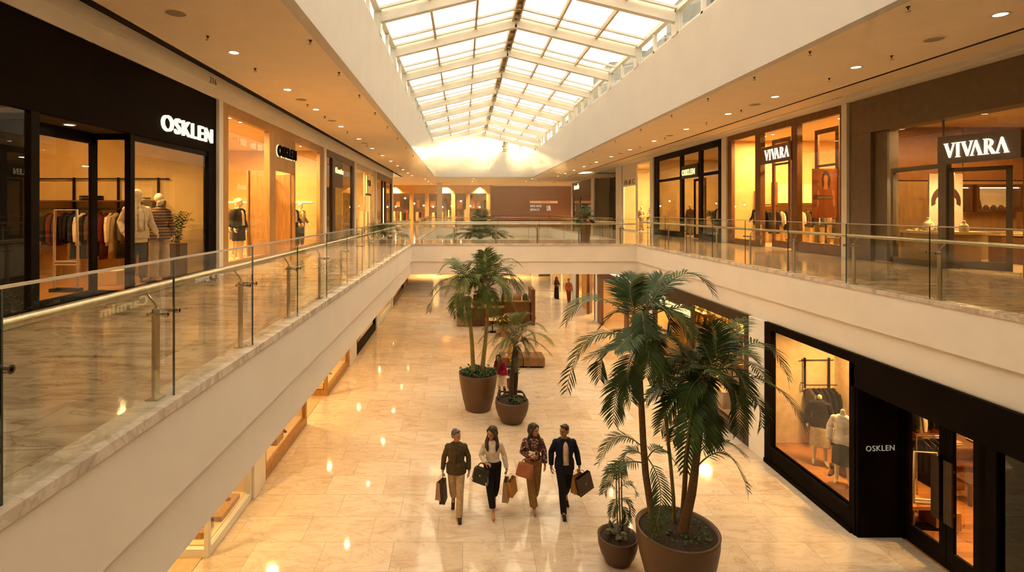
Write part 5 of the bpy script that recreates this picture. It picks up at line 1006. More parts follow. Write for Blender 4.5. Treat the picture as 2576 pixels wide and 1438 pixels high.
# --- small potted palm at its left
c = (2.79, 9.3, 0); t = thing('potted_palm', 'small potted palm with thin stems, in the small brown pot left of the largest pot', 'potted palm', c)
pot(t, c, [(.20, 0), (.22, .015), (.30, .16), (.345, .32), (.35, .44), (.355, .47)], POTD, True, .035)
for px in (1550, 1557, 1563): trunk(t, 9.3, [(px+4, 1330), (px+1, 1260), (px, 1190)], (.015, .010), BARKG)
plist(t, 9.3, [((1555,1240),(1530,1215),(1512,1240),0,0,0), ((1558,1230),(1585,1215),(1602,1250),0,0,0), ((1556,1250),(1545,1270),(1538,1300),0,-.1,-.2), ((1558,1215),(1560,1180),(1580,1160),0,0,0), ((1558,1255),(1580,1260),(1590,1300),0,-.1,-.15), ((1556,1215),(1540,1180),(1528,1185),0,.1,.1), ((1560,1270),(1575,1290),(1572,1320),-.05,-.15,-.2)], .15, 12, .018, LEAF, 21, rr=.006)
shrubs(t, c, .22, 26, .16, pm('grey_green_leaf', (.11,.11,.06), .6), 5, .43, 'rosette_leaves')
# --- middle tall pot with two stems
Y = 16.45; c = (.49, Y, 0); t = thing('potted_palm', 'tall two-stemmed palm in the large round brown pot in the middle of the hall', 'potted palm', c)
pot(t, c, [(.38, 0), (.40, .02), (.49, .35), (.565, .75), (.605, 1.05), (.61, 1.13), (.618, 1.16)], POT, True, .04)
shrubs(t, c, .56, 420, .10, SHRUB, 8, 1.12)
trunk(t, Y, [(1191, 935), (1187, 860), (1182, 800), (1180, 745)], (.075, .042), BARKG); trunk(t, Y, [(1212, 940), (1220, 870), (1226, 800), (1228, 735)], (.075, .042), BARKG)
plist(t, Y, [((1180,740),(1115,722),(1078,785),0,0,0), ((1180,735),(1140,665),(1102,690),0,.1,.1), ((1181,735),(1160,690),(1120,745),-.1,-.3,-.5), ((1180,740),(1150,745),(1148,795),-.1,-.3,-.4), ((1180,735),(1170,680),(1140,655),.1,.3,.5), ((1182,740),(1200,700),(1215,745),-.1,-.4,-.5), ((1182,735),(1192,690),(1225,675),.1,.2,.3), ((1180,742),(1170,760),(1172,810),-.2,-.5,-.6)], .36, 24, .034, LEAFL, 31)
plist(t, Y, [((1227,720),(1212,668),(1195,640),0,.1,.2), ((1228,720),(1265,655),(1312,668),0,0,0), ((1230,722),(1292,705),(1325,762),0,0,0), ((1228,722),(1262,715),(1272,772),-.1,-.3,-.4), ((1228,720),(1240,670),(1252,642),.1,.1,.2), ((1229,722),(1280,690),(1316,715),.1,.3,.4), ((1226,722),(1235,740),(1246,800),-.2,-.5,-.7), ((1226,720),(1205,690),(1190,720),-.1,-.3,-.5), ((1228,720),(1250,690),(1290,665),.2,.4,.6)], .38, 24, .034, LEAFL, 32)
plist(t, Y, [((1180,738),(1130,700),(1085,740),.2,.5,.8), ((1180,738),(1150,672),(1130,650),.3,.6,.9), ((1182,738),(1172,700),(1150,770),-.2,-.6,-.8), ((1182,738),(1205,680),(1222,700),.2,.5,.6), ((1228,720),(1262,672),(1300,720),.3,.6,.8), ((1228,720),(1200,660),(1178,672),.3,.6,.8), ((1228,720),(1255,700),(1300,790),-.2,-.6,-.8), ((1228,720),(1215,735),(1200,800),-.2,-.5,-.6), ((1228,720),(1222,660),(1218,632),.1,.1,.1), ((1228,720),(1275,700),(1308,740),.2,.7,1.0)], .38, 24, .034, LEAFL, 33)
# --- bushy palm in the low pot
Y = 15.45; c = (1.47, Y, 0); t = thing('potted_palm', 'bushy feathery palm in the low bowl-shaped brown pot beside the tall middle pot', 'potted palm', c)
pot(t, c, [(.28, 0), (.31, .02), (.42, .22), (.485, .42), (.50, .56), (.49, .64), (.485, .66)], POTD, True, .04)
MB().tube([(c[0]+.40*math.cos(R(a)), c[1]+.10+.36*math.sin(R(a)), .70+.05*math.sin(R(a*3))+.06*math.sin(R(a))) for a in range(-20, 205, 15)], [.035+.012*math.sin(k*1.7) for k in range(15)], 8).build('liner_rim', pm('liner', (.07,.032,.018), .8, var=.3, scale=20, bump=.4), t)
shrubs(t, (c[0]+.08, c[1]-.2, 0), .2, 70, .09, SHRUB, 9, .66)
trunk(t, Y, [(1286, 1005), (1287, 960), (1292, 905), (1296, 872)], (.085, .06), pm('dark_bark', (.04,.022,.012), .9, var=.4, scale=16, bump=.4)); trunk(t, Y, [(1295, 1000), (1299, 950), (1299, 880)], (.06, .05), pm('dark_bark', (.04,.022,.012), .9), dy=[.1, .1, .1])
rd = random.Random(5); tips = [(1203,862),(1200,905),(1225,925),(1250,935),(1215,830),(1245,800),(1275,788),(1310,790),(1345,800),(1375,835),(1392,868),(1388,895),(1360,915),(1330,925),(1300,935),(1280,925),(1262,900),(1335,900),(1350,870),(1240,870),(1320,840),(1270,830)]
plist(t, Y, [((1296,868), ((1296+x)/2+rd.uniform(-5,5), (868+y)/2-26-rd.uniform(0,14)), (x, y), 0, rd.uniform(-.3,.3), rd.uniform(-.7,.7)) for x, y in tips], .20, 30, .015, LEAFL, 41, droop=.35, sweep=1.0, rr=.008)
# --- planter on the bridge
c = (5.76, 24.3, ZU); t = thing('potted_plant', 'leafy plant in a slim tapered brown planter standing on the bridge', 'potted plant', c)
MB().lathe([(.20, 0), (.205, .02), (.27, .9), (.275, .94), (.25, .945), (.24, .86), (.01, .85)], c, 32).build('pot', POT, t)
rd = random.Random(6); Y = 24.3
plist(t, Y, [((1472,556),((1472+x)/2,(556+y)/2-8),(x,y),0,rd.uniform(-.2,.2),rd.uniform(-.4,.4)) for x, y in [(1448,545),(1452,560),(1496,545),(1494,562),(1462,522),(1482,520),(1472,512),(1455,532),(1490,530),(1440,552)]], .20, 10, .07, LEAF, 51, name='leaf_spray')
# --- tall palm standing on the lower floor under the second void
c = (1.35, 34, 0); Y = 34; t = thing('potted_palm', 'bushy palm in the second void, its crown showing above the bridge glass', 'potted palm', c)
pot(t, c, [(.45, 0), (.55, .4), (.62, .9), (.63, 1.0)], POT, True); trunk(t, Y, [(1215, 735), (1212, 680), (1208, 605)], (.09, .06))
rd = random.Random(8); tips = [(1126,598),(1140,582),(1165,568),(1190,548),(1215,522),(1235,528),(1262,545),(1285,570),(1292,598),(1250,600),(1175,600),(1205,575),(1230,570),(1270,598),(1155,600)]
plist(t, Y, [((1208,604), ((1208+x)/2+rd.uniform(-3,3), (604+y)/2-16), (x, y), 0, rd.uniform(-.4,.4), rd.uniform(-1,1)) for x, y in tips]+[((1208,604), ((1208+x)/2, (604+y)/2-12), (x, y), 0, d*.5, d) for x, y, d in [(1150,590,1.2),(1180,560,1),(1200,535,.8),(1225,545,-.8),(1250,560,1.1),(1275,585,-1),(1195,590,-1.2),(1225,592,-1.2),(1160,575,-.9),(1240,580,1.2)]], .55, 22, .06, LEAFL, 61)
# ---------------------------------------------------------------- shop furnishing
COLS = {k: CL[k] for k in CL}
def garment_proto(kind):
    m = MB(); Ls = {'shirt': .74, 'coat': 1.05, 'dress': .95}[kind]
    loft(m, [(0, 0, -.055, .018, .045), (0, 0, -.09, .03, .10), (0, 0, -.14, .042, .205), (0, 0, -.30, .05, .215), (0, 0, -Ls*.7, .05, .20), (0, 0, -Ls, .06, .22 if kind != 'dress' else .29)][::-1], 14)
    if kind != 'dress':
        for s in (-1, 1): m.tube([(0, .185*s, -.15), (.01, .235*s, -.32), (.02, .25*s, -.50), (.02, .245*s, -.66)], [.045, .05, .045, .036], 8)
    else:
        for s in (-1, 1): m.tube([(0, .185*s, -.15), (.01, .25*s, -.30)], [.05, .06], 8)
    r = m.build('garment', CL['black']); ORG[r.name] = Vector((0, 0, 0)); me = r.data; z0 = -Ls; 
    me.transform(Matrix.Translation(r.location)); r.location = (0, 0, 0)
    MB().tube([(0, 0, -.06), (0, 0, -.01), (0, .018, .012), (0, 0, .03), (0, -.016, .018)], .003, 6).tube([(0, -.2, -.12), (0, 0, -.055), (0, .2, -.12)], .006, 6).build('hanger', BROWN, r); return r
GP = {}
def hang(kind, pos, rz, col, label, group, sc=1.0):
    if kind not in GP: GP[kind] = garment_proto(kind); o = GP[kind]; o.location = pos; o.rotation_euler = (0, 0, rz); o.scale = (sc,)*3
    else: o = dup(GP[kind], pos, rz, sc=sc)
    tag(o, label, 'clothes', group); recolor(o, CL[col]); return o
def rack_row(x0, y0, x1, y1, z, cols, where, group, kinds=('shirt',), jit=.0, seed=1, end='left'):
    rd = random.Random(seed); n = len(cols); d = Vector((x1-x0, y1-y0, 0)); rz = math.atan2(d.y, d.x)
    for k, c in enumerate(cols):
        t = (k+.5)/n; kd = kinds[rd.randrange(len(kinds))]
        hang(kd, (x0+d.x*t, y0+d.y*t, z), rz+rd.uniform(-.22, .22), c, '%s %s %s, %s from %s end' % (c.replace('_', ' '), {'shirt': 'shirt', 'coat': 'long coat', 'dress': 'dress'}[kd], where, NUM[k], end), group, rd.uniform(.92, 1.05))
def wall_rack(label, pts, rails, shelf=None, posts=(), mat=BLACKM, r=.012):
    t = thing('clothes_rail', label, 'clothes rail', pts)
    for a, b in rails: MB().tube([a, b], r, 8).build('rail', mat, t)
    for a, b in posts: MB().bar(a, b, .05, .03).build('upright', mat, t)
    if shelf: MB().box(*shelf).build('shelf', WALNUT, t)
    return t
def floor_rack(label, a, b, z0, h=1.5, mat=CHROME):
    t = thing('clothes_rack', label, 'clothes rack', ((a[0]+b[0])/2, (a[1]+b[1])/2, z0)); d = (Vector((b[0], b[1], 0))-Vector((a[0], a[1], 0))).normalized(); p = Vector((-d.y, d.x, 0))
    A, B = Vector((*a, z0)), Vector((*b, z0)); U = Vector((0, 0, h)); MB().tube([A+U, B+U], .014, 8).build('rail', mat, t)
    for q in (A, B): MB().tube([q+U, q], .014, 8).build('post', mat, t); MB().bar(q-p*.22+Vector((0,0,.015)), q+p*.22+Vector((0,0,.015)), .03, .03).build('foot', mat, t)
    return t
def gate(label, c, w, h, rz=0):
    t = thing('security_gate', label, 'security gate', c); u = Vector((math.cos(rz), math.sin(rz), 0))*w/2; z = Vector((0, 0, 1)); c = Vector(c); m = MB(); q = [c-u+z*.06, c-u*1.0+z*h*.55, c-u*.92+z*h, c+u*.92+z*h, c+u+z*h*.55, c+u+z*.06]
    m.tube(q, .022, 10).build('frame', pm('pale_plastic', (.55,.42,.28), .45), t); MB().bar(c-u+z*h*.37, c+u+z*h*.37, .03, .03).bar(c-u+z*h*.33, c+u+z*h*.33, .03, .02).build('crossbar', STEELW, t)
    MB().obox(c+z*.03, u*1.15, Vector((-u.y, u.x, 0)).normalized()*.09, z*.03).build('base', BLACKM, t); return t
def stack(label, x, y, z, w, d, cols, group):
    for k, c in enumerate(cols):
        m = MB(); h = .035; loft(m, [(x, y, z+k*h+.001, w*.46, d*.46), (x, y, z+k*h+.006, w*.5, d*.5), (x, y, z+k*h+h-.008, w*.5, d*.5), (x, y, z+k*h+h-.001, w*.45, d*.45)], 24)
        vs = []                                           # square the round outline off into a folded rectangle
        for a, b, cc in m.v:
            ux, uy = (a-x)/(w*.5), (b-y)/(d*.5); r = max(abs(ux), abs(uy), 1e-6); L_ = math.hypot(ux, uy); s = min(1.35, L_/r); vs.append((x+ux*s*w*.5*.9, y+uy*s*d*.5*.9, cc))
        m.v = vs; tag(m.build('folded_garment', CL[c]), '%s folded garment, %s up, %s' % (c, NUM[k], label), 'clothes', group)
def table(label, x, y, z, w, d, h, mat, legs=.05, name='display_table'):
    t = thing(name, label, 'table', (x, y, z)); MB().box(x-w/2, x+w/2, y-d/2, y+d/2, z+h-.05, z+h).build('table_top', mat, t, bev=.004)
    for sx in (-1, 1):
        for sy in (-1, 1): cx, cy = x+sx*(w/2-legs), y+sy*(d/2-legs); MB().box(cx-legs/2, cx+legs/2, cy-legs/2, cy+legs/2, z, z+h-.05).build('leg', mat, t)
    return t
def plinth(label, x, y, z, w, d, h, mat, name='plinth'):
    o = MB().box(x-w/2, x+w/2, y-d/2, y+d/2, z, z+h).box(x-w/2+.02, x+w/2-.02, y-d/2+.02, y+d/2-.02, z-.0, z+.01).build(name, mat, bev=.006); return tag(o, label, 'plinth')
def shoe_m(c, rz, high=0, k=1.0):
    m = MB(); M = Matrix.Rotation(rz, 3, 'Z'); c = Vector(c); q = lambda x, y, z: c+M @ Vector((x, y, z))*k
    m.caps(q(0, .09, .045), q(0, -.05, .045), .038*k, .040*k, 12, .9); m.caps(q(0, -.05, .04), q(0, -.13, .032), .040*k, .028*k, 12, .8); m.bar(q(0, .12, .008), q(0, -.14, .008), .075*k, .016)
    if high: m.caps(q(0, .08, .06), q(0, .075, high), .045*k, .055*k, 12)
    return m
def shoe(label, c, rz, mat, high=0, k=1.0):
    me = fuse(shoe_m((0, 0, 0), rz, high, k), .008, 2); o = link('boot' if high else 'shoe', me, mat, None, c); return tag(o, label, 'boot' if high else 'shoe')
# mannequins
def stand(fem=False, arm=0.0):
    s = .162 if fem else .188; J = {}
    for k, sx in (('L', 1), ('R', -1)):
        J['hip'+k] = (.085*sx, 0, .92); J['kn'+k] = (.10*sx, -.02, .50); J['an'+k] = (.11*sx, .02, .085); J['to'+k] = (.13*sx, -.13, .045); J['sh'+k] = (s*sx, 0, 1.42); J['el'+k] = ((s+.07)*sx, .05, 1.14); J['wr'+k] = ((s+.08)*sx, -.06-arm, .90+arm*.3)
    J['head'] = (0, -.02, 1.62); return J
def mq(proto, pos, rz, label, rec={}, group=None, sc=1.0):
    o = MQ.get(proto)
    if o is None: o = MQ[proto] = MAKE[proto](); o.location = pos; o.rotation_euler = (0, 0, rz); o.scale = (sc,)*3
    else: o = dup(o, pos, rz, sc=sc)
    tag(o, label, 'mannequin', group)
    for ch in o.children:
        st_ = ch.name.split('.')[0]
        if st_ in rec: recolor(ch, CL[rec[st_]])
    return o
MQ = {}
def mk_mq(J, **o): return figure('mannequin', 'x', 'mannequin', (0, 0, 0), 0, J, dict(skin=MANQ, egg=1, **o), voxel=.011)
MAKE = {'jacket': lambda: mk_mq(stand(arm=.1), jacket=CL['cream'], inner=CL['white'], trousers=CL['navy'], shoe=CL['brown'], yaw=R(25)),
        'sweater': lambda: mk_mq(stand(True), fem=1, top=STRIPE, topname='sweater', te=.03, tx=.03, ta=.025, trousers=CL['beige'], flare=.045, shoe=CL['brown'], yaw=R(20)),
        'coat': lambda: mk_mq(stand(True), fem=1, jacket=CL['black'], inner=CL['cream'], skirt=CL['black'], skirtz=.55, yaw=R(15)),
        'blouse': lambda: mk_mq(stand(True), fem=1, headless=1, top=CL['white'], te=.02, ta=.02, skirt=CL['black'], skirtz=.42, shoe=CL['cream'], heels=1)}
# --- black shop, upper left
wall_rack('black wall rail with shelf running across the far wall of the black shop', (-8.6, 11.5, 6.3), [((-10.4, 11.36, 6.34), (-6.75, 11.36, 6.34)), ((-10.4, 11.62, 7.02), (-6.6, 11.62, 7.02))], (-10.4, -6.7, 11.22, 11.66, 6.50, 6.53), [((x, 11.63, 6.2), (x, 11.63, 7.05)) for x in (-9.9, -8.75, -7.75, -6.85)], BLACKM, .014)
rack_row(-10.35, 11.34, -6.8, 11.34, 6.31, 'black grey black tan brown black olive cream tan brown black burgundy brown black black navy cream black brown burgundy burgundy cream tan black olive brown tan beige beige'.split(), 'hanging on the black shop wall rail', 'clothes on the black shop wall rail', ('shirt', 'shirt', 'coat'), seed=3)
stack('on the black shop shelf near its left end', -9.75, 11.42, 6.53, .42, .34, ['cream', 'cream', 'tan'], 'folded clothes on the black shop shelf')
stack('in the middle of the black shop shelf', -8.2, 11.42, 6.53, .40, .34, ['black', 'brown', 'black'], 'folded clothes on the black shop shelf')
stack('near the right end of the black shop shelf', -7.15, 11.42, 6.53, .40, .34, ['cream', 'brown'], 'folded clothes on the black shop shelf')
gate('white security gate in the entrance of the upper black shop', (-7.1, 9.25, ZU+.015), .42, 1.46)
mq('jacket', (-6.27, 9.95, ZU+.06), R(55), 'mannequin in cream jacket over a white shirt, near left of the striped one', sc=1.04)
mq('sweater', (-6.2, 10.55, ZU+.02), R(50), 'mannequin in brown striped sweater and wide beige trousers', sc=1.03)
plinth('low cream plinth on the black shop floor left of the mannequins', -6.9, 10.2, ZU+.015, .4, .4, .28, CREAMW)
tb = table('dark display table behind the nearest black shop window', -7.1, 7.1, ZU+.015, 1.2, .8, .62, WALNUT)
stack('on the dark table in the black shop window', -6.9, 7.15, ZU+.635, .5, .36, ['tan', 'gold', 'cream'], 'folded clothes on the dark table')
plinth('small dark display cube in the black shop window beside the plant', -6.1, 11.02, ZU+.015, .3, .3, .75, WALNUT)
t = thing('potted_plant', 'spiky indoor plant by the right edge of the black shop window', 'potted plant', (-6.25, 11.35, ZU+.015)); MB().lathe([(.12, 0), (.16, .3), (.165, .32), (.14, .3), (.01, .28)], (-6.25, 11.35, ZU+.015), 20).build('pot', POTD, t)
rd = random.Random(9)
for k in range(9): a = k*.7; frond(t, (-6.25, 11.35, ZU+.4), (-6.25+.15*math.cos(a), 11.35+.10*math.sin(a)-.1, ZU+1.15), (-6.25+.45*math.cos(a), 11.30+.2*math.sin(a)-.15, ZU+1.25+.2*math.sin(k)), .12, 12, .02, LEAF, rd=rd, rr=.006)
# --- oak shop, upper left
mq('coat', (-6.15, 14.2, ZU+.1), R(70), 'mannequin in dark coat at the left window of the oak shop, front one', {'jacket': 'black'}, sc=.98)
mq('coat', (-6.55, 14.95, ZU+.1), R(50), 'mannequin in dark green coat at the left window of the oak shop, behind another', {'jacket': 'olive', 'skirt': 'grey'}, sc=.98)
mq('jacket', (-6.1, 18.6, ZU+.1), R(60), 'mannequin in black jacket at the right window of the oak shop, left one', {'jacket': 'black', 'shirt_front': 'white', 'lapel': 'black', 'trousers': 'black'}, sc=.97)
mq('jacket', (-6.1, 19.4, ZU+.1), R(60), 'mannequin in gold jacket at the right window of the oak shop, right one', {'jacket': 'tan', 'trousers': 'black', 'lapel': 'gold'}, sc=.96)
floor_rack('chrome clothes rack inside the oak shop behind its left window', (-8.3, 16.4), (-7.0, 16.4), ZU+.015)
rack_row(-8.25, 16.4, -7.05, 16.4, ZU+1.5, 'black grey black brown grey black cream grey black'.split(), 'on the chrome rack of the oak shop', 'clothes on the oak shop rack', seed=6)
floor_rack('chrome clothes rack seen through the oak shop doorway', (-7.6, 18.6), (-6.6, 18.9), ZU+.015)
rack_row(-7.55, 18.62, -6.65, 18.88, ZU+1.5, 'burgundy black brown cream cream tan'.split(), 'on the rack in the oak shop doorway', 'clothes on the oak doorway rack', seed=8)
t = thing('wall_light_strip', 'glowing strip along the inner wall of the oak shop', 'wall light', (-8.4, 20.55, 6.6)); MB().box(-10.4, -6.0, 20.58, 20.62, 6.62, 6.66).build('strip', STRIP, t)
# --- bronze and pale shops
t = thing('display_tower', 'tower of small gold bottles in the narrow bronze shop window', 'display stand', (-5.95, 21.4, ZU+.015)); MB().box(-6.1, -5.8, 21.25, 21.6, ZU+.015, ZU+.2).build('base', BRONZE, t); MB().tube([(-5.95, 21.4, ZU+.2), (-5.95, 21.4, ZU+2.4)], .015, 8).build('pole', CHROME, t)
for k in range(12): MB().lathe([(.055, 0), (.06, .06), (.02, .1), (.015, .13)], (-5.95+.08*(k % 2-.5), 21.4, ZU+.25+.17*k), 10).build('bottle', pm('gold_glow', (.9,.6,.08), .3), t)
plinth('tan display block in the right window of the bronze shop', -6.2, 25.5, ZU+.015, .5, .6, 1.3, TANP); plinth('dark lit case in the bronze shop doorway', -6.6, 24.4, ZU+.015, .4, .5, 1.5, WALNUT)
for k, (x, y, h, c) in enumerate([(-6.1, 28, 1.3, 'cream'), (-6.2, 29, 1.0, 'tan'), (-6.1, 31.9, 1.4, 'white')]): plinth('pale display block in the fourth left shop window, %s from the near end' % NUM[k], x, y, ZU+.015, .5, .5, h, CREAMW)
floor_rack('clothes rack in the dark end shop of the left gallery', (-6.6, 38.2), (-6.6, 40), ZU+.015); rack_row(-6.6, 38.2, -6.6, 40, ZU+1.5, 'grey black tan black olive'.split(), 'on the rack of the dark end shop', 'clothes in the dark end shop', seed=9, end='near')
# --- jeweller, upper right
t = thing('display_counter', 'jewellery window counter with cream top and lit tan front', 'counter', (12.75, 13.9, ZU)); MB().box(12.35, 13.3, 13.25, 14.55, ZU+.015, ZU+.85).build('front', TANP, t, bev=.005); MB().box(12.32, 13.34, 13.22, 14.58, ZU+.85, ZU+.92).build('counter_top', CREAMW, t, bev=.005)
def bust(label, x, y, z, k=1.0, rz=0):
    m = MB(); M = Matrix.Rotation(rz, 3, 'Z'); q = lambda a, b, c: Vector((x, y, z))+M @ Vector((a, b, c))*k
    loft(m, [(x, y, z, .13*k, .09*k), (x, y, z+.05*k, .15*k, .10*k), (x, y, z+.20*k, .135*k, .09*k), (x, y, z+.26*k, .075*k, .06*k), (x, y, z+.30*k, .045*k, .045*k), (x, y, z+.36*k, .042*k, .042*k)], 18); me = fuse(m, .012, 3); o = link('necklace_bust', me, pm('bust_velvet', (.80,.66,.42), .8), None, (0, 0, 0)); ORG[o.name] = Vector((0, 0, 0))
    MB().tube([q(.085*math.cos(a), -.07-.03*math.sin(-a), .21+.10*math.sin(a)) for a in [R(180+18*i) for i in range(11)]], .006, 6).build('necklace', pm('gold_chain', (.7,.45,.12), .25, 1.0), o); return tag(o, label, 'bust')
bust('cream necklace bust on the jewellery window counter, tall left one', 12.66, 14.05, ZU+.92, 1.0, R(-60)); bust('cream necklace bust on the jewellery window counter, beside the door frame', 12.60, 13.55, ZU+.92, .95, R(-60)); bust('small cream bust at the right end of the jewellery window counter', 12.95, 13.35, ZU+.92, .8, R(-60))
rd = random.Random(3)
for k in range(9): x, y = 12.45+.1*(k % 3), 14.45-.13*k; m = MB().box(x-.045, x+.045, y-.04, y+.04, ZU+.92, ZU+.95+.03*(k % 3)); tag(m.build('jewel_block', pm('bust_velvet', (.80,.66,.42), .8), bev=.004), 'small cream jewel block on the window counter, %s from the stone pier' % NUM[k], 'jewel block', 'jewel blocks on the window counter')
t = thing('poster_panel', 'tall pale picture panel with dark curved shape behind the jewellery window', 'poster', (13.6, 13.6, ZU+.9)); MB().box(13.2, 14.15, 14.62, 14.66, 5.55, 7.35).build('panel', pm('poster_pale', (.60,.44,.34), .5), t)
m = MB(); A = [(.47+.42*math.cos(R(a)), 1.0+.46*math.sin(R(a)), .47+.30*math.cos(R(a)), 1.0+.22*math.sin(R(a))) for a in range(-15, 196, 15)]
for q0, q1 in zip(A, A[1:]): m.prism([(q0[0], q0[1]), (q1[0], q1[1]), (q1[2], q1[3]), (q0[2], q0[3])], (13.2, 14.62, 5.55), (1,0,0), (0,0,1), (0,-.006,0))
m.build('dark_shape', pm('poster_dark', (.06,.02,.012), .5), t)
for k, (x0, x1, lab) in enumerate([(14.75, 15.45, 'left'), (15.75, 17.0, 'right')]):
    t = thing('wall_showcase', 'lit wall showcase in the jeweller, %s' % ('narrow one behind the open glass door' if k == 0 else 'wide one with dark jewel busts'), 'showcase', ((x0+x1)/2, 16.0, 6.35)); z0, z1 = 6.36, 7.02; fw = .09; yb = 15.78
    MB().box(x0-fw, x1+fw, yb-.04, 16.12, z1, z1+fw).box(x0-fw, x1+fw, yb-.04, 16.12, z0-fw, z0).box(x0-fw, x0, yb-.04, 16.12, z0, z1).box(x1, x1+fw, yb-.04, 16.12, z0, z1).build('frame', WALNUT, t, bev=.004)
    MB().box(x0, x1, 16.06, 16.1, z0, z1).build('back', CREAMW, t); MB().box(x0+.02, x1-.02, yb, yb+.03, z1-.03, z1-.01).build('light', emis('case_light', (1,.72,.34), 9), t)
    for q in range(2 if k == 0 else 5): a = x0+(x1-x0)*(q+.6)/(2.4 if k == 0 else 5.4); h = .30 if q == 0 else .12; MB().lathe([(.07, 0), (.08, .04), (.05, h*.7), (.03, h)], (a, yb+.14, z0), 12).build('jewel_stand', pm('stand_dark', (.08,.04,.025), .6) if k else pm('bust_velvet', (.80,.66,.42), .8), t)
t = thing('wall_panelling', 'brown panelled end wall of the jeweller with thin seams', 'wall panel', (15.5, 16.1, ZU)); 
for k, (x0, x1) in enumerate([(13.0, 15.55), (15.58, 17.9)]):
    MB().box(x0, x1, 16.08, 16.13, 7.25, 8.9).build('panel', pm('jeweller_wall', (.30,.13,.045), .6), t); MB().box(x0, x1, 16.10, 16.13, ZU+.015, 7.22).build('panel', TANP, t)
t = thing('sales_counter', 'dark jewellery sales counter with glass top inside the entrance', 'counter', (15.6, 14.3, ZU)); MB().box(14.95, 16.4, 13.7, 14.7, ZU+.015, ZU+.74).build('body', WALNUT, t, bev=.006); MB().box(14.9, 16.45, 13.65, 14.75, ZU+.78, ZU+.82).build('counter_top', TANP, t, bev=.004); m = MB().box(14.92, 16.42, 13.67, 14.72, ZU+.82, ZU+.95); m.build('glass_case', GLASS, t); MB().box(15.2, 15.8, 13.9, 14.3, ZU+.83, ZU+.86).build('tray', CREAMW, t)
t = thing('desk_screen', 'dark angled desk screen on the jewellery sales counter', 'screen', (15.95, 14.2, ZU+.95)); MB().bar((15.7, 14.3, ZU+1.15), (16.25, 14.2, ZU+1.08), .03, .26).build('screen', BLACKM, t); MB().box(15.9, 16.05, 14.18, 14.34, ZU+.95, ZU+1.02).build('foot', BLACKM, t)
t = thing('back_counter', 'low tan back counter along the jeweller end wall', 'counter', (15.2, 15.8, ZU)); MB().box(14.2, 17.4, 15.4, 16.05, ZU+.015, ZU+.78).build('body', TANP, t); MB().box(14.15, 17.45, 15.35, 16.06, ZU+.80, ZU+.84).build('counter_top', CREAMW, t)
# --- brown wooden shop, upper right
mq('jacket', (12.62, 22.1, ZU+.12), R(-60), 'mannequin in dark jacket and pale trousers at the left window of the brown wooden shop', {'jacket': 'black', 'lapel': 'black', 'trousers': 'cream', 'shirt_front': 'white'}, sc=.97)
mq('blouse', (12.75, 16.75, ZU+.12), R(-60), 'headless mannequin in mustard blouse at the right edge of the brown wooden shop', {'shirt': 'gold', 'skirt': 'black'}, sc=1.05)
t = thing('fashion_poster', 'large hanging fashion poster of a dark haired figure in the brown wooden shop', 'poster', (13.3, 17.4, 6.2)); YP = 17.62
pz = lambda px, py: P(px, py, YP)
a, b = pz(2044, 548), pz(2111, 424); MB().box(a.x, b.x, YP, YP+.03, a.z, b.z).build('panel', pm('poster_brown', (.30,.10,.045), .5, var=.35, scale=2), t)
def flat(nm, pts, mat, dy): MB().prism([(pz(x, y).x, pz(x, y).z) for x, y in pts], (0, YP-dy, 0), (1,0,0), (0,0,1), (0, .004, 0)).build(nm, mat, t)
el = lambda cx, cy, rx, ry, n=20: [(cx+rx*math.cos(2*math.pi*k/n), cy+ry*math.sin(2*math.pi*k/n)) for k in range(n)]
flat('hair_shape', el(2078, 455, 11, 26), pm('poster_black', (.015,.008,.006), .5), .004)
flat('neck_shape', [(2073,458),(2081,458),(2083,476),(2071,476)], pm('poster_skin', (.45,.2,.1), .5), .007); flat('face_shape', el(2077, 450, 5.5, 10), pm('poster_skin', (.45,.2,.1), .5), .009)
flat('arm_shape', [(2056,478),(2099,478),(2101,520),(2054,520)], pm('poster_skin', (.45,.2,.1), .5), .005); flat('dress_shape', [(2062,474),(2092,474),(2095,510),(2099,546),(2056,546),(2060,510)], pm('poster_rust', (.22,.055,.02), .5), .006)
flat('caption_band', [(2047,491),(2095,491),(2095,501),(2047,501)], pm('poster_black', (.015,.008,.006), .5), .010)
m = MB(); a, b = pz(2050, 499), pz(2093, 493); lettering(m, 'CIABOULOGI', (a.x, YP-.012, a.z), (b.x-a.x, 0, 0), (0, 0, b.z-a.z), (0, .006, 0)); m.build('caption', pm('poster_cream', (.6,.45,.3), .5), t)
wall_rack('wooden wall rail across the end wall of the brown wooden shop', (15, 23.5, 6.3), [((13.2, 23.2, 6.35), (17.4, 23.2, 6.35))], (13.4, 17.4, 23.1, 23.6, 6.55, 6.6), [((x, 23.55, ZU), (x, 23.55, 7.2)) for x in (13.3, 15.2, 17.2)], BROWN)
rack_row(13.3, 23.2, 17.3, 23.2, 6.33, 'black black grey black cream black black tan cream brown black cream grey tan brown black white cream'.split(), 'on the wall rail of the brown wooden shop', 'clothes on the wooden shop rail', ('shirt', 'coat'), seed=12)
t = thing('wall_cabinet', 'cream lit wall bay with a small dark cap in the brown wooden shop', 'wall cabinet', (15.4, 23.6, 6.6)); MB().box(14.2, 17.0, 23.5, 23.62, 6.65, 7.5).build('back', CREAMW, t); MB().box(14.1, 14.2, 23.3, 23.62, 6.6, 7.6).build('side', BROWN, t)
o = MB().ell((16.2, 23.42, 7.1), (.13, .07, .11), 12, 8).box(16.05, 16.35, 23.28, 23.37, 7.0, 7.03).build('cap', CL['black']); tag(o, 'dark cap hung on the cream bay of the brown wooden shop', 'cap')
table('wooden table carrying a pale box behind the right window of the wooden shop', 13.4, 18.1, ZU+.015, .9, .9, 1.0, BROWN); plinth('pale flat box on the wooden table behind the window', 13.3, 18.1, ZU+1.02, .5, .4, .13, CREAMW, name='gift_box')
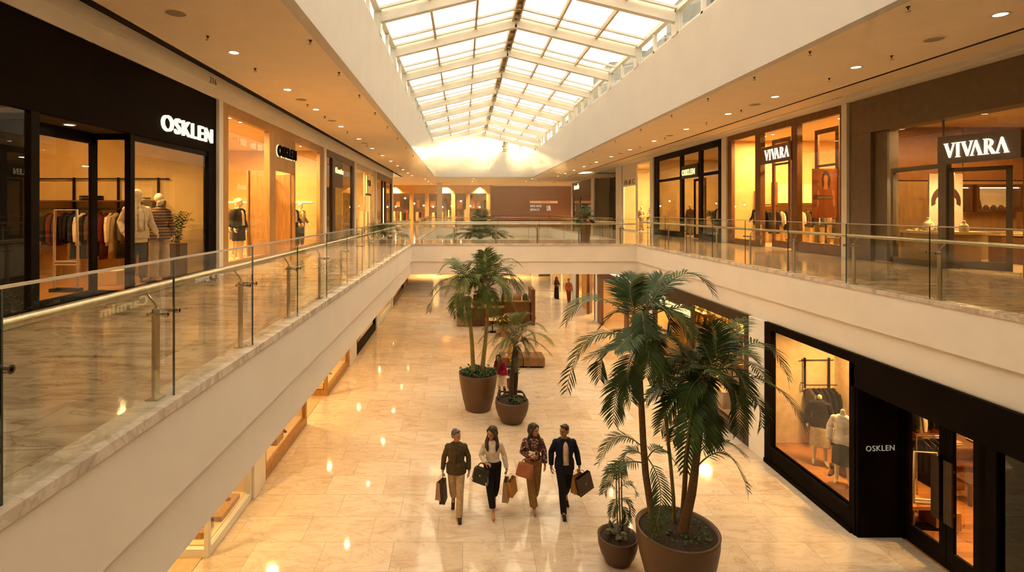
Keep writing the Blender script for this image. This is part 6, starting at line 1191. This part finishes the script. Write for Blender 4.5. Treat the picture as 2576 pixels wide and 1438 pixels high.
t = table('low tan stool with white side panel behind the right window of the wooden shop', 12.5, 17.3, ZU+.015, .4, .4, .55, OAK, name='stool')
plinth('dark block under the poster in the brown wooden shop', 13.6, 17.4, ZU+.015, .6, .5, .9, WALNUT)
# --- dark grid shop
t = thing('planter', 'leafy planter standing in the window of the dark grid shop', 'potted plant', (13.35, 27.4, ZU+.015)); MB().lathe([(.35, 0), (.5, .4), (.52, .6), (.47, .6), (.01, .5)], (13.35, 27.4, ZU+.015), 24).build('pot', POTD, t)
rd = random.Random(15)
for k in range(16): a = rd.uniform(0, 6.28); l = rd.uniform(.35, .7); frond(t, (13.35, 27.4, ZU+.5), (13.35+.4*l*math.cos(a), 27.4+.4*l*math.sin(a), ZU+1.0+l*.6), (13.35+l*math.cos(a), 27.4+l*math.sin(a), ZU+.9+l*.7), .22, 9, .06, LEAF, rd=rd, name='leaf_spray')
mq('coat', (12.75, 25.7, ZU+.1), R(-60), 'mannequin in dark green coat behind the right pane of the dark grid shop', {'jacket': 'olive', 'skirt': 'grey'}, sc=1.0)
mq('coat', (12.8, 24.7, ZU+.1), R(-60), 'mannequin in black coat at the near edge of the dark grid shop', {'jacket': 'black'}, sc=1.0)
mq('sweater', (12.9, 29.3, ZU+.1), R(-50), 'mannequin in a knitted top behind the left pane of the dark grid shop', {'trousers': 'tan'}, sc=1.0)
floor_rack('copper clothes rack behind the doors of the dark grid shop', (14.2, 28.6), (15.6, 28.6), ZU+.015, mat=pm('copper', (.5,.2,.1), .3, 1.0)); rack_row(14.25, 28.6, 15.55, 28.6, ZU+1.5, 'rust pink rust tan burgundy rust'.split(), 'on the copper rack of the dark grid shop', 'clothes on the copper rack', seed=16)
t = thing('standing_mirror', 'pale screen with black frame inside the dark grid shop', 'mirror', (13.6, 25.2, ZU)); MB().box(13.58, 13.66, 24.5, 26.0, ZU+.015, ZU+2.9).build('frame', BLACKM, t); MB().box(13.55, 13.58, 24.6, 25.9, ZU+.2, ZU+2.8).build('screen', CREAMW, t)
# --- yellow shop, far right shop
mq('sweater', (12.9, 37.3, ZU+.05), R(-40), 'mannequin in pale top at the left window of the yellow shop', {'sweater': 'cream', 'trousers': 'cream'})
mq('coat', (12.9, 33.5, ZU+.05), R(-40), 'mannequin in dark blue coat at the right edge of the yellow shop', {'jacket': 'navy', 'skirt': 'navy'})
t = thing('decorated_tree', 'small dark leafy tree in the right window of the yellow shop', 'tree', (12.9, 34.6, ZU+.015)); MB().lathe([(.2, 0), (.25, .35), (.01, .34)], (12.9, 34.6, ZU+.015), 16).build('pot', POTD, t); MB().tube([(12.9, 34.6, ZU+.3), (12.9, 34.6, ZU+2.5)], [.04, .015], 8).build('trunk', BARK, t)
rd = random.Random(17)
for k in range(34): z = .8+1.8*k/34; a = k*2.4; l = .62*(1.15-k/34); frond(t, (12.9, 34.6, ZU+z), (12.9+.5*l*math.cos(a), 34.6+.5*l*math.sin(a), ZU+z+.08), (12.9+l*math.cos(a), 34.6+l*math.sin(a), ZU+z-.1), .2, 7, .07, LEAF, rd=rd, name='branch')
mq('blouse', (12.9, 50.2, ZU+.05), R(-30), 'headless mannequin in dark blouse at the far right end shop', {'shirt': 'black'})
floor_rack('clothes rack in the yellow shop', (14.5, 35), (16, 35), ZU+.015); rack_row(14.5, 35, 16, 35, ZU+1.5, 'tan gold cream tan brown'.split(), 'on the rack of the yellow shop', 'clothes on the yellow shop rack', seed=18)
# --- lower black shop
mq('blouse', (8.09, 11.0, .5), R(-40), 'headless mannequin in white blouse and black skirt in the lower display window', {'shirt': 'white', 'skirt': 'black'}, sc=1.0)
mq('blouse', (8.2, 11.87, .5), R(-30), 'headless mannequin in black blouse and patterned skirt in the lower display window', {'shirt': 'black', 'skirt': 'beige'}, sc=1.0)
o = MB().box(XRR+.12, 9.3, 10.15, 12.98, .42, .49).build('display_floor', SHOPF); o['kind'] = 'structure'; o.name = 'floor_display_window'
o = MB().box(9.3, 9.36, 10.95, 12.98, .0, 3.4).box(XRR+.14, 9.36, 12.92, 12.98, .5, 3.4).build('wall_display_window', pm('display_wall', (.62,.46,.28), .6)); o['kind'] = 'structure'
wall_rack('dark rail frame with black clothes at the end wall of the lower display window', (8.8, 12.7, 2.0), [((8.45, 12.7, 2.02), (9.2, 12.7, 2.02)), ((8.4, 12.82, 2.6), (9.2, 12.82, 2.6)), ((8.45, 12.7, 2.02), (8.45, 12.9, 2.02))], None, [((8.5, 12.84, 1.9), (8.5, 12.84, 2.65)), ((9.1, 12.84, 1.9), (9.1, 12.84, 2.65))], BLACKM)
rack_row(8.48, 12.7, 9.18, 12.7, 1.99, 'grey black black black navy black'.split(), 'on the rail in the lower display window', 'black clothes in the lower display window', ('coat',), seed=20)
plinth('brown block with shoes between the two headless mannequins', 8.5, 11.45, .5, .35, .4, .5, WALNUT)
shoe('pale shoe on the brown block in the lower display window', (8.5, 11.45, 1.0), R(-60), CL['cream']); shoe('brown ankle boot on the display floor between the mannequins', (8.15, 11.42, .5), R(-50), CL['brown'], .16)
gate('white security gate inside the lower black shop doors', (9.18, 10.25, .015), .42, 1.5, R(-8))
floor_rack('steel rack holding black dresses behind the lower shop doors', (9.45, 10.75), (10.1, 10.75), .015, 1.6); rack_row(9.5, 10.75, 10.0, 10.75, 1.6, 'black black navy black'.split(), 'on the steel rack behind the lower doors', 'black dresses on the steel rack', ('dress',), seed=21)
table('wooden table with folded clothes deep inside the lower black shop', 11.6, 12.0, .015, 1.5, .8, .95, BROWN); stack("left pile on the lower shop's wooden table", 11.2, 11.9, .965, .4, .34, ['cream', 'tan'], 'folded clothes in the lower shop'); stack("right pile on the lower shop's wooden table", 11.9, 11.9, .965, .4, .34, ['black', 'white', 'cream'], 'folded clothes in the lower shop')
wall_rack('dark wall rail on the end wall inside the lower black shop', (11, 12.9, 1.6), [((9.7, 12.85, 1.66), (13.0, 12.85, 1.66))], None, [((x, 12.98, .02), (x, 12.98, 2.2)) for x in (9.8, 11.4, 12.9)], BLACKM)
rack_row(9.75, 12.82, 12.9, 12.82, 1.63, 'white cream black black navy cream black white black black cream grey black cream brown black'.split(), 'on the end wall of the lower black shop', 'clothes on the lower shop end wall', seed=24)
wall_rack('dark wall rail along the back of the lower black shop', (13.3, 9, 1.9), [((13.2, 6.5, 2.0), (13.2, 12.3, 2.0))], None, [((13.4, y, .02), (13.4, y, 2.6)) for y in (6.6, 9.4, 12.4)], BLACKM)
rack_row(13.2, 7.6, 13.2, 12.2, 1.98, 'black cream black navy cream black tan black black cream grey black white black brown black'.split(), 'along the back of the lower black shop', 'clothes at the back of the lower shop', seed=22, end='near')
plinth('orange brown box on the floor just inside the lower doors', 9.55, 10.35, .015, .5, .4, .34, OAK); table('small dark stool table deep inside the lower doors', 11.0, 11.2, .015, .5, .5, .5, WALNUT, name='stool')
table('dark table behind the tinted near window of the lower shop', 8.6, 6.0, .015, .9, .8, .9, WALNUT); stack('on the dark table behind the tinted near window', 8.5, 6.0, .915, .45, .36, ['cream', 'black', 'tan', 'cream'], 'folded clothes behind the tinted window')
# --- gold lower shop
rd = random.Random(23)
for q, (x, y0, y1) in enumerate([(8.6, 14.1, 15.6), (8.6, 15.8, 17.2), (8.8, 18.6, 20.4)]):
    t = thing('display_shelf', 'shelf unit of small gold wares in the gold-lit lower shop, %s from the near end' % NUM[q], 'shelf unit', (x, (y0+y1)/2, .015)); MB().box(x+.25, x+.3, y0, y1, .015, 2.8).build('back', TANP, t)
    for k in range(5):
        MB().box(x-.15, x+.25, y0, y1, .55+.5*k, .59+.5*k).build('shelf', OAK, t)
        m = MB()
        for j in range(7): y = y0+.12+(y1-y0-.24)*j/6; m.lathe([(.05, 0), (.065, .1), (.06, rd.uniform(.14, .3)), (.015, .33)], (x+rd.uniform(-.05, .1), y, .59+.5*k), 10)
        m.build('wares', pm('gold_ware', (.75,.48,.12), .3, .3, var=.4, scale=9), t)
plinth('low tan block in the front window of the gold-lit lower shop', 8.0, 14.6, .35, .4, .8, .3, TANP); plinth('lit tan display block behind the gold shop window', 8.0, 15.8, .35, .4, .6, .5, OAK)
plinth('small pale block with bag in the brown lower shop window', 8.1, 22.6, .4, .4, .6, .5, CREAMW)
# --- lower left vitrines
plinth('wide pale plinth in the corner of the near lower-left window', -5.12, 9.85, .18, .55, .42, .12, OAK); plinth('long pale plinth along the glass of the near lower-left window', -4.92, 10.6, .18, .34, .85, .10, OAK)
shoe('dark brown sandal on the pale plinth at the window corner', (-5.2, 9.95, .30), R(70), CL['brown']); shoe('tall dark boot standing in the near lower-left window', (-5.1, 10.45, .28), R(80), CL['brown'], .34, 1.1); shoe('black boot beside the window corner post', (-4.95, 10.05, .30), R(60), CL['black'], .26); shoe('brown low shoe on the long plinth', (-4.98, 10.75, .28), R(95), CL['rust'])
plinth('oak block in the window beside the white pier', -5.0, 13.6, .24, .4, .5, .16, OAK); shoe('brown shoe behind the oak block', (-4.95, 14.2, .24), R(60), CL['brown']); plinth('round-edged tan block with pole in the oak lower-left window', -5.15, 13.05, .24, .3, .3, .45, TANP)
plinth('white tray block in the corner of the second oak window', -5.0, 17.8, .24, .5, .45, .22, CREAMW); shoe('brown shoe on the white tray block', (-5.0, 17.75, .46), R(60), CL['tan']); shoe('tan shoe deeper in the second oak window', (-5.0, 19.2, .24), R(80), CL['rust'])
plinth('tan block in the black framed lower-left window', -5.0, 24, .37, .4, .8, .5, TANP)

# ---------------------------------------------------------------- the hall: kiosk, bench, gallery planter
t = thing('bench', 'wide brown upholstered bench block behind the bushy palm', 'bench', (2.45, 21.0, 0)); MB().box(1.5, 2.42, 20.7, 21.6, .06, .42).build('seat_block', pm('bench_leather', (.14,.06,.025), .45, var=.15), t, bev=.03); MB().box(2.44, 3.3, 20.7, 21.6, .06, .42).build('seat_block', pm('bench_tan', (.22,.10,.035), .45, var=.15), t, bev=.03); MB().box(1.55, 3.25, 20.78, 21.5, 0, .06).build('base', BLACKM, t)
k0 = 28.2
t = thing('kiosk', 'dark wood sales kiosk with shelves in the middle of the lower hall', 'kiosk', (1.9, k0, 0))
MB().box(-.32, .35, k0, k0+1.2, .02, .72).build('display_box', pm('kiosk_stone', (.30,.22,.14), .4), t, bev=.01); MB().box(.35, 2.2, k0, k0+.6, .02, 1.0).build('counter', WALNUT, t, bev=.01); MB().box(.3, 2.3, k0-.06, k0+.66, 1.0, 1.06).build('counter_top', OAK, t)
MB().box(1.9, 3.75, k0+.5, k0+1.1, .02, 1.25).build('counter', BROWN, t, bev=.01); MB().box(1.5, 3.8, k0+.4, k0+1.2, 1.25, 1.31).build('counter_top', TANP, t); MB().box(3.78, 4.0, k0+.3, k0+1.6, .02, 1.95).build('end_panel', BROWN, t); MB().box(-.3, 3.8, k0+2.4, k0+3.0, .02, 1.1).build('back_counter', TANP, t); MB().box(.6, 1.9, k0+1.2, k0+1.3, 1.0, 1.55).build('showcase', WALNUT, t); MB().box(.55, 1.95, k0+1.15, k0+1.35, 1.55, 1.6).build('showcase_top', CREAMW, t)
for k, (x, z, c, w, h) in enumerate([(3.05, 1.31, 'tan', .45, .42), (2.5, 1.31, 'beige', .5, .3), (.9, 1.06, 'burgundy', .5, .3), (3.5, 1.31, 'olive', .3, .35)]):
    o = MB(); loft(o, [(x, k0+.75 if z > 1.2 else k0+.3, z, w*.5, .16), (x, k0+.75 if z > 1.2 else k0+.3, z+h*.6, w*.48, .14), (x, k0+.75 if z > 1.2 else k0+.3, z+h, w*.3, .06)], 14); tag(o.build('handbag', CL[c]), '%s bag standing on the kiosk counter' % {'tan': 'tan', 'beige': 'beige slouchy', 'burgundy': 'burgundy', 'olive': 'olive'}[c], 'bag', 'bags on the kiosk')
o = MB().box(.55, 1.2, k0+.2, k0+.5, 1.06, 1.3).build('storage_box', CL['grey'], bev=.01); tag(o, 'grey box on the lower kiosk counter', 'box')
for k, (x, y, h, cc, lab) in enumerate([(1.35, k0+.35, .22, 'white', 'white cup on the kiosk counter beside the showcase'), (1.75, k0+.3, .30, 'rust', 'rust coloured vase on the kiosk counter')]):
    o = MB().lathe([(.05, 0), (.07, h*.5), (.06, h*.9), (.065, h)], (x, y, 1.06), 16).build('cup' if k == 0 else 'vase', CL[cc]); tag(o, lab, 'cup' if k == 0 else 'vase')
t = thing('sales_screen', 'pale tilted sales screen standing at the back of the kiosk', 'screen', (2.6, k0+2.6, 1.1)); MB().bar((2.2, k0+2.6, 1.45), (3.0, k0+2.6, 1.45), .03, .5).build('screen', pm('pale_screen', (.5,.5,.48), .3), t); MB().box(2.55, 2.65, k0+2.55, k0+2.65, 1.1, 1.25).build('stand', BLACKM, t)
def armchair(label, x, y, rz, col, z=0):
    t = thing('armchair', label, 'chair', (x, y, z)); m = MB(); M = Matrix.Rotation(rz, 3, 'Z')
    def bx(nm, a, b, c, d, e, f, mat):
        m = MB(); m.obox(Vector((x, y, z))+M @ Vector(((a+b)/2, (c+d)/2, (e+f)/2)), M @ Vector(((b-a)/2, 0, 0)), M @ Vector((0, (d-c)/2, 0)), (0, 0, (f-e)/2)); m.build(nm, mat, t, bev=.02)
    bx('seat', -.3, .3, -.3, .3, .28, .44, col); bx('backrest', -.32, .32, .24, .36, .3, .86, col); bx('armrest', -.38, -.28, -.3, .3, .3, .6, col); bx('armrest', .28, .38, -.3, .3, .3, .6, col)
    for sx in (-1, 1):
        for sy in (-1, 1): bx('leg', .3*sx-.02, .3*sx+.02, .26*sy-.02, .26*sy+.02, 0, .3, BLACKM)
armchair('white upholstered chair at the left end of the kiosk', -.1, 29.9, R(20), CL['white']); armchair('dark chair standing behind the kiosk counter', 1.0, 30.0, R(180), CL['black'])
t = thing('round_table', 'small round pale table in front of the kiosk', 'table', (1.55, 26.9, 0)); MB().lathe([(.36, .64), (.38, .65), (.38, .68), (.01, .69)], (1.55, 26.9, 0), 28).build('table_top', CREAMW, t); MB().tube([(1.55, 26.9, .02), (1.55, 26.9, .65)], .03, 10).build('stem', BLACKM, t); MB().lathe([(.22, 0), (.22, .02), (.03, .03)], (1.55, 26.9, 0), 24).build('base', BLACKM, t)
o = MB().lathe([(.03, 0), (.04, .05), (.02, .1), (.015, .13)], (1.6, 26.85, .69), 12).build('bottle', CL['white']); tag(o, 'small white bottle on the round pale table', 'bottle')
t = thing('potted_plant', 'yellow flowering plant in a terracotta box pot before the kiosk', 'potted plant', (2.05, 26.2, 0)); MB().box(1.8, 2.3, 25.9, 26.4, 0, .55).build('pot', pm('terracotta', (.36,.17,.08), .6), t, bev=.01); shrubs(t, (2.05, 26.15, 0), .3, 120, .16, LEAFL, 12, .55, 'foliage'); rd = random.Random(4); m = MB()
for k in range(26): m.ell((2.05+rd.uniform(-.3, .3), 26.1+rd.uniform(-.3, .3), .75+rd.uniform(-.1, .3)), (.04, .04, .035), 8, 5)
m.build('blossoms', pm('yellow_petals', (.75,.42,.02), .6), t, kind='stuff')
t = thing('potted_plant', 'yellow orchid spray in a low pot behind the stooping woman', 'potted plant', (1.75, 18.4, 0)); MB().lathe([(.16, 0), (.2, .3), (.01, .29)], (1.75, 18.4, 0), 20).build('pot', POTD, t); m = MB(); st = MB(); st.tube([(1.75, 18.4, .29), (1.7, 18.38, .9), (1.72, 18.3, 1.5)], .01, 6).build('stalk', RACH, t)
for k in range(22): m.ell((1.66+rd.uniform(-.12, .12), 18.3+rd.uniform(-.1, .1), 1.05+.022*k+rd.uniform(-.08, .08)), (.045, .045, .04), 8, 5)
m.build('blossoms', pm('yellow_petals', (.75,.42,.02), .6), t, kind='stuff'); shrubs(t, (1.75, 18.4, 0), .2, 40, .2, LEAF, 13, .35, 'foliage')
c = (-3.25, 21.6, ZU); t = thing('potted_palm', 'low bushy palm planter on the left gallery, seen through the balustrade glass', 'potted palm', c); pot(t, c, [(.22, 0), (.28, .2), (.3, .32), (.305, .35)], POTD, True)
rd = random.Random(19)
for k in range(16): a = k*.82; l = rd.uniform(.6, 1.0); frond(t, (c[0], c[1], ZU+.35), (c[0]+.45*l*math.cos(a), c[1]+.45*l*math.sin(a), ZU+.75+.2*rd.random()), (c[0]+l*math.cos(a), c[1]+l*math.sin(a), ZU+.45+.3*rd.random()), .26, 18, .022, LEAF, rd=rd)
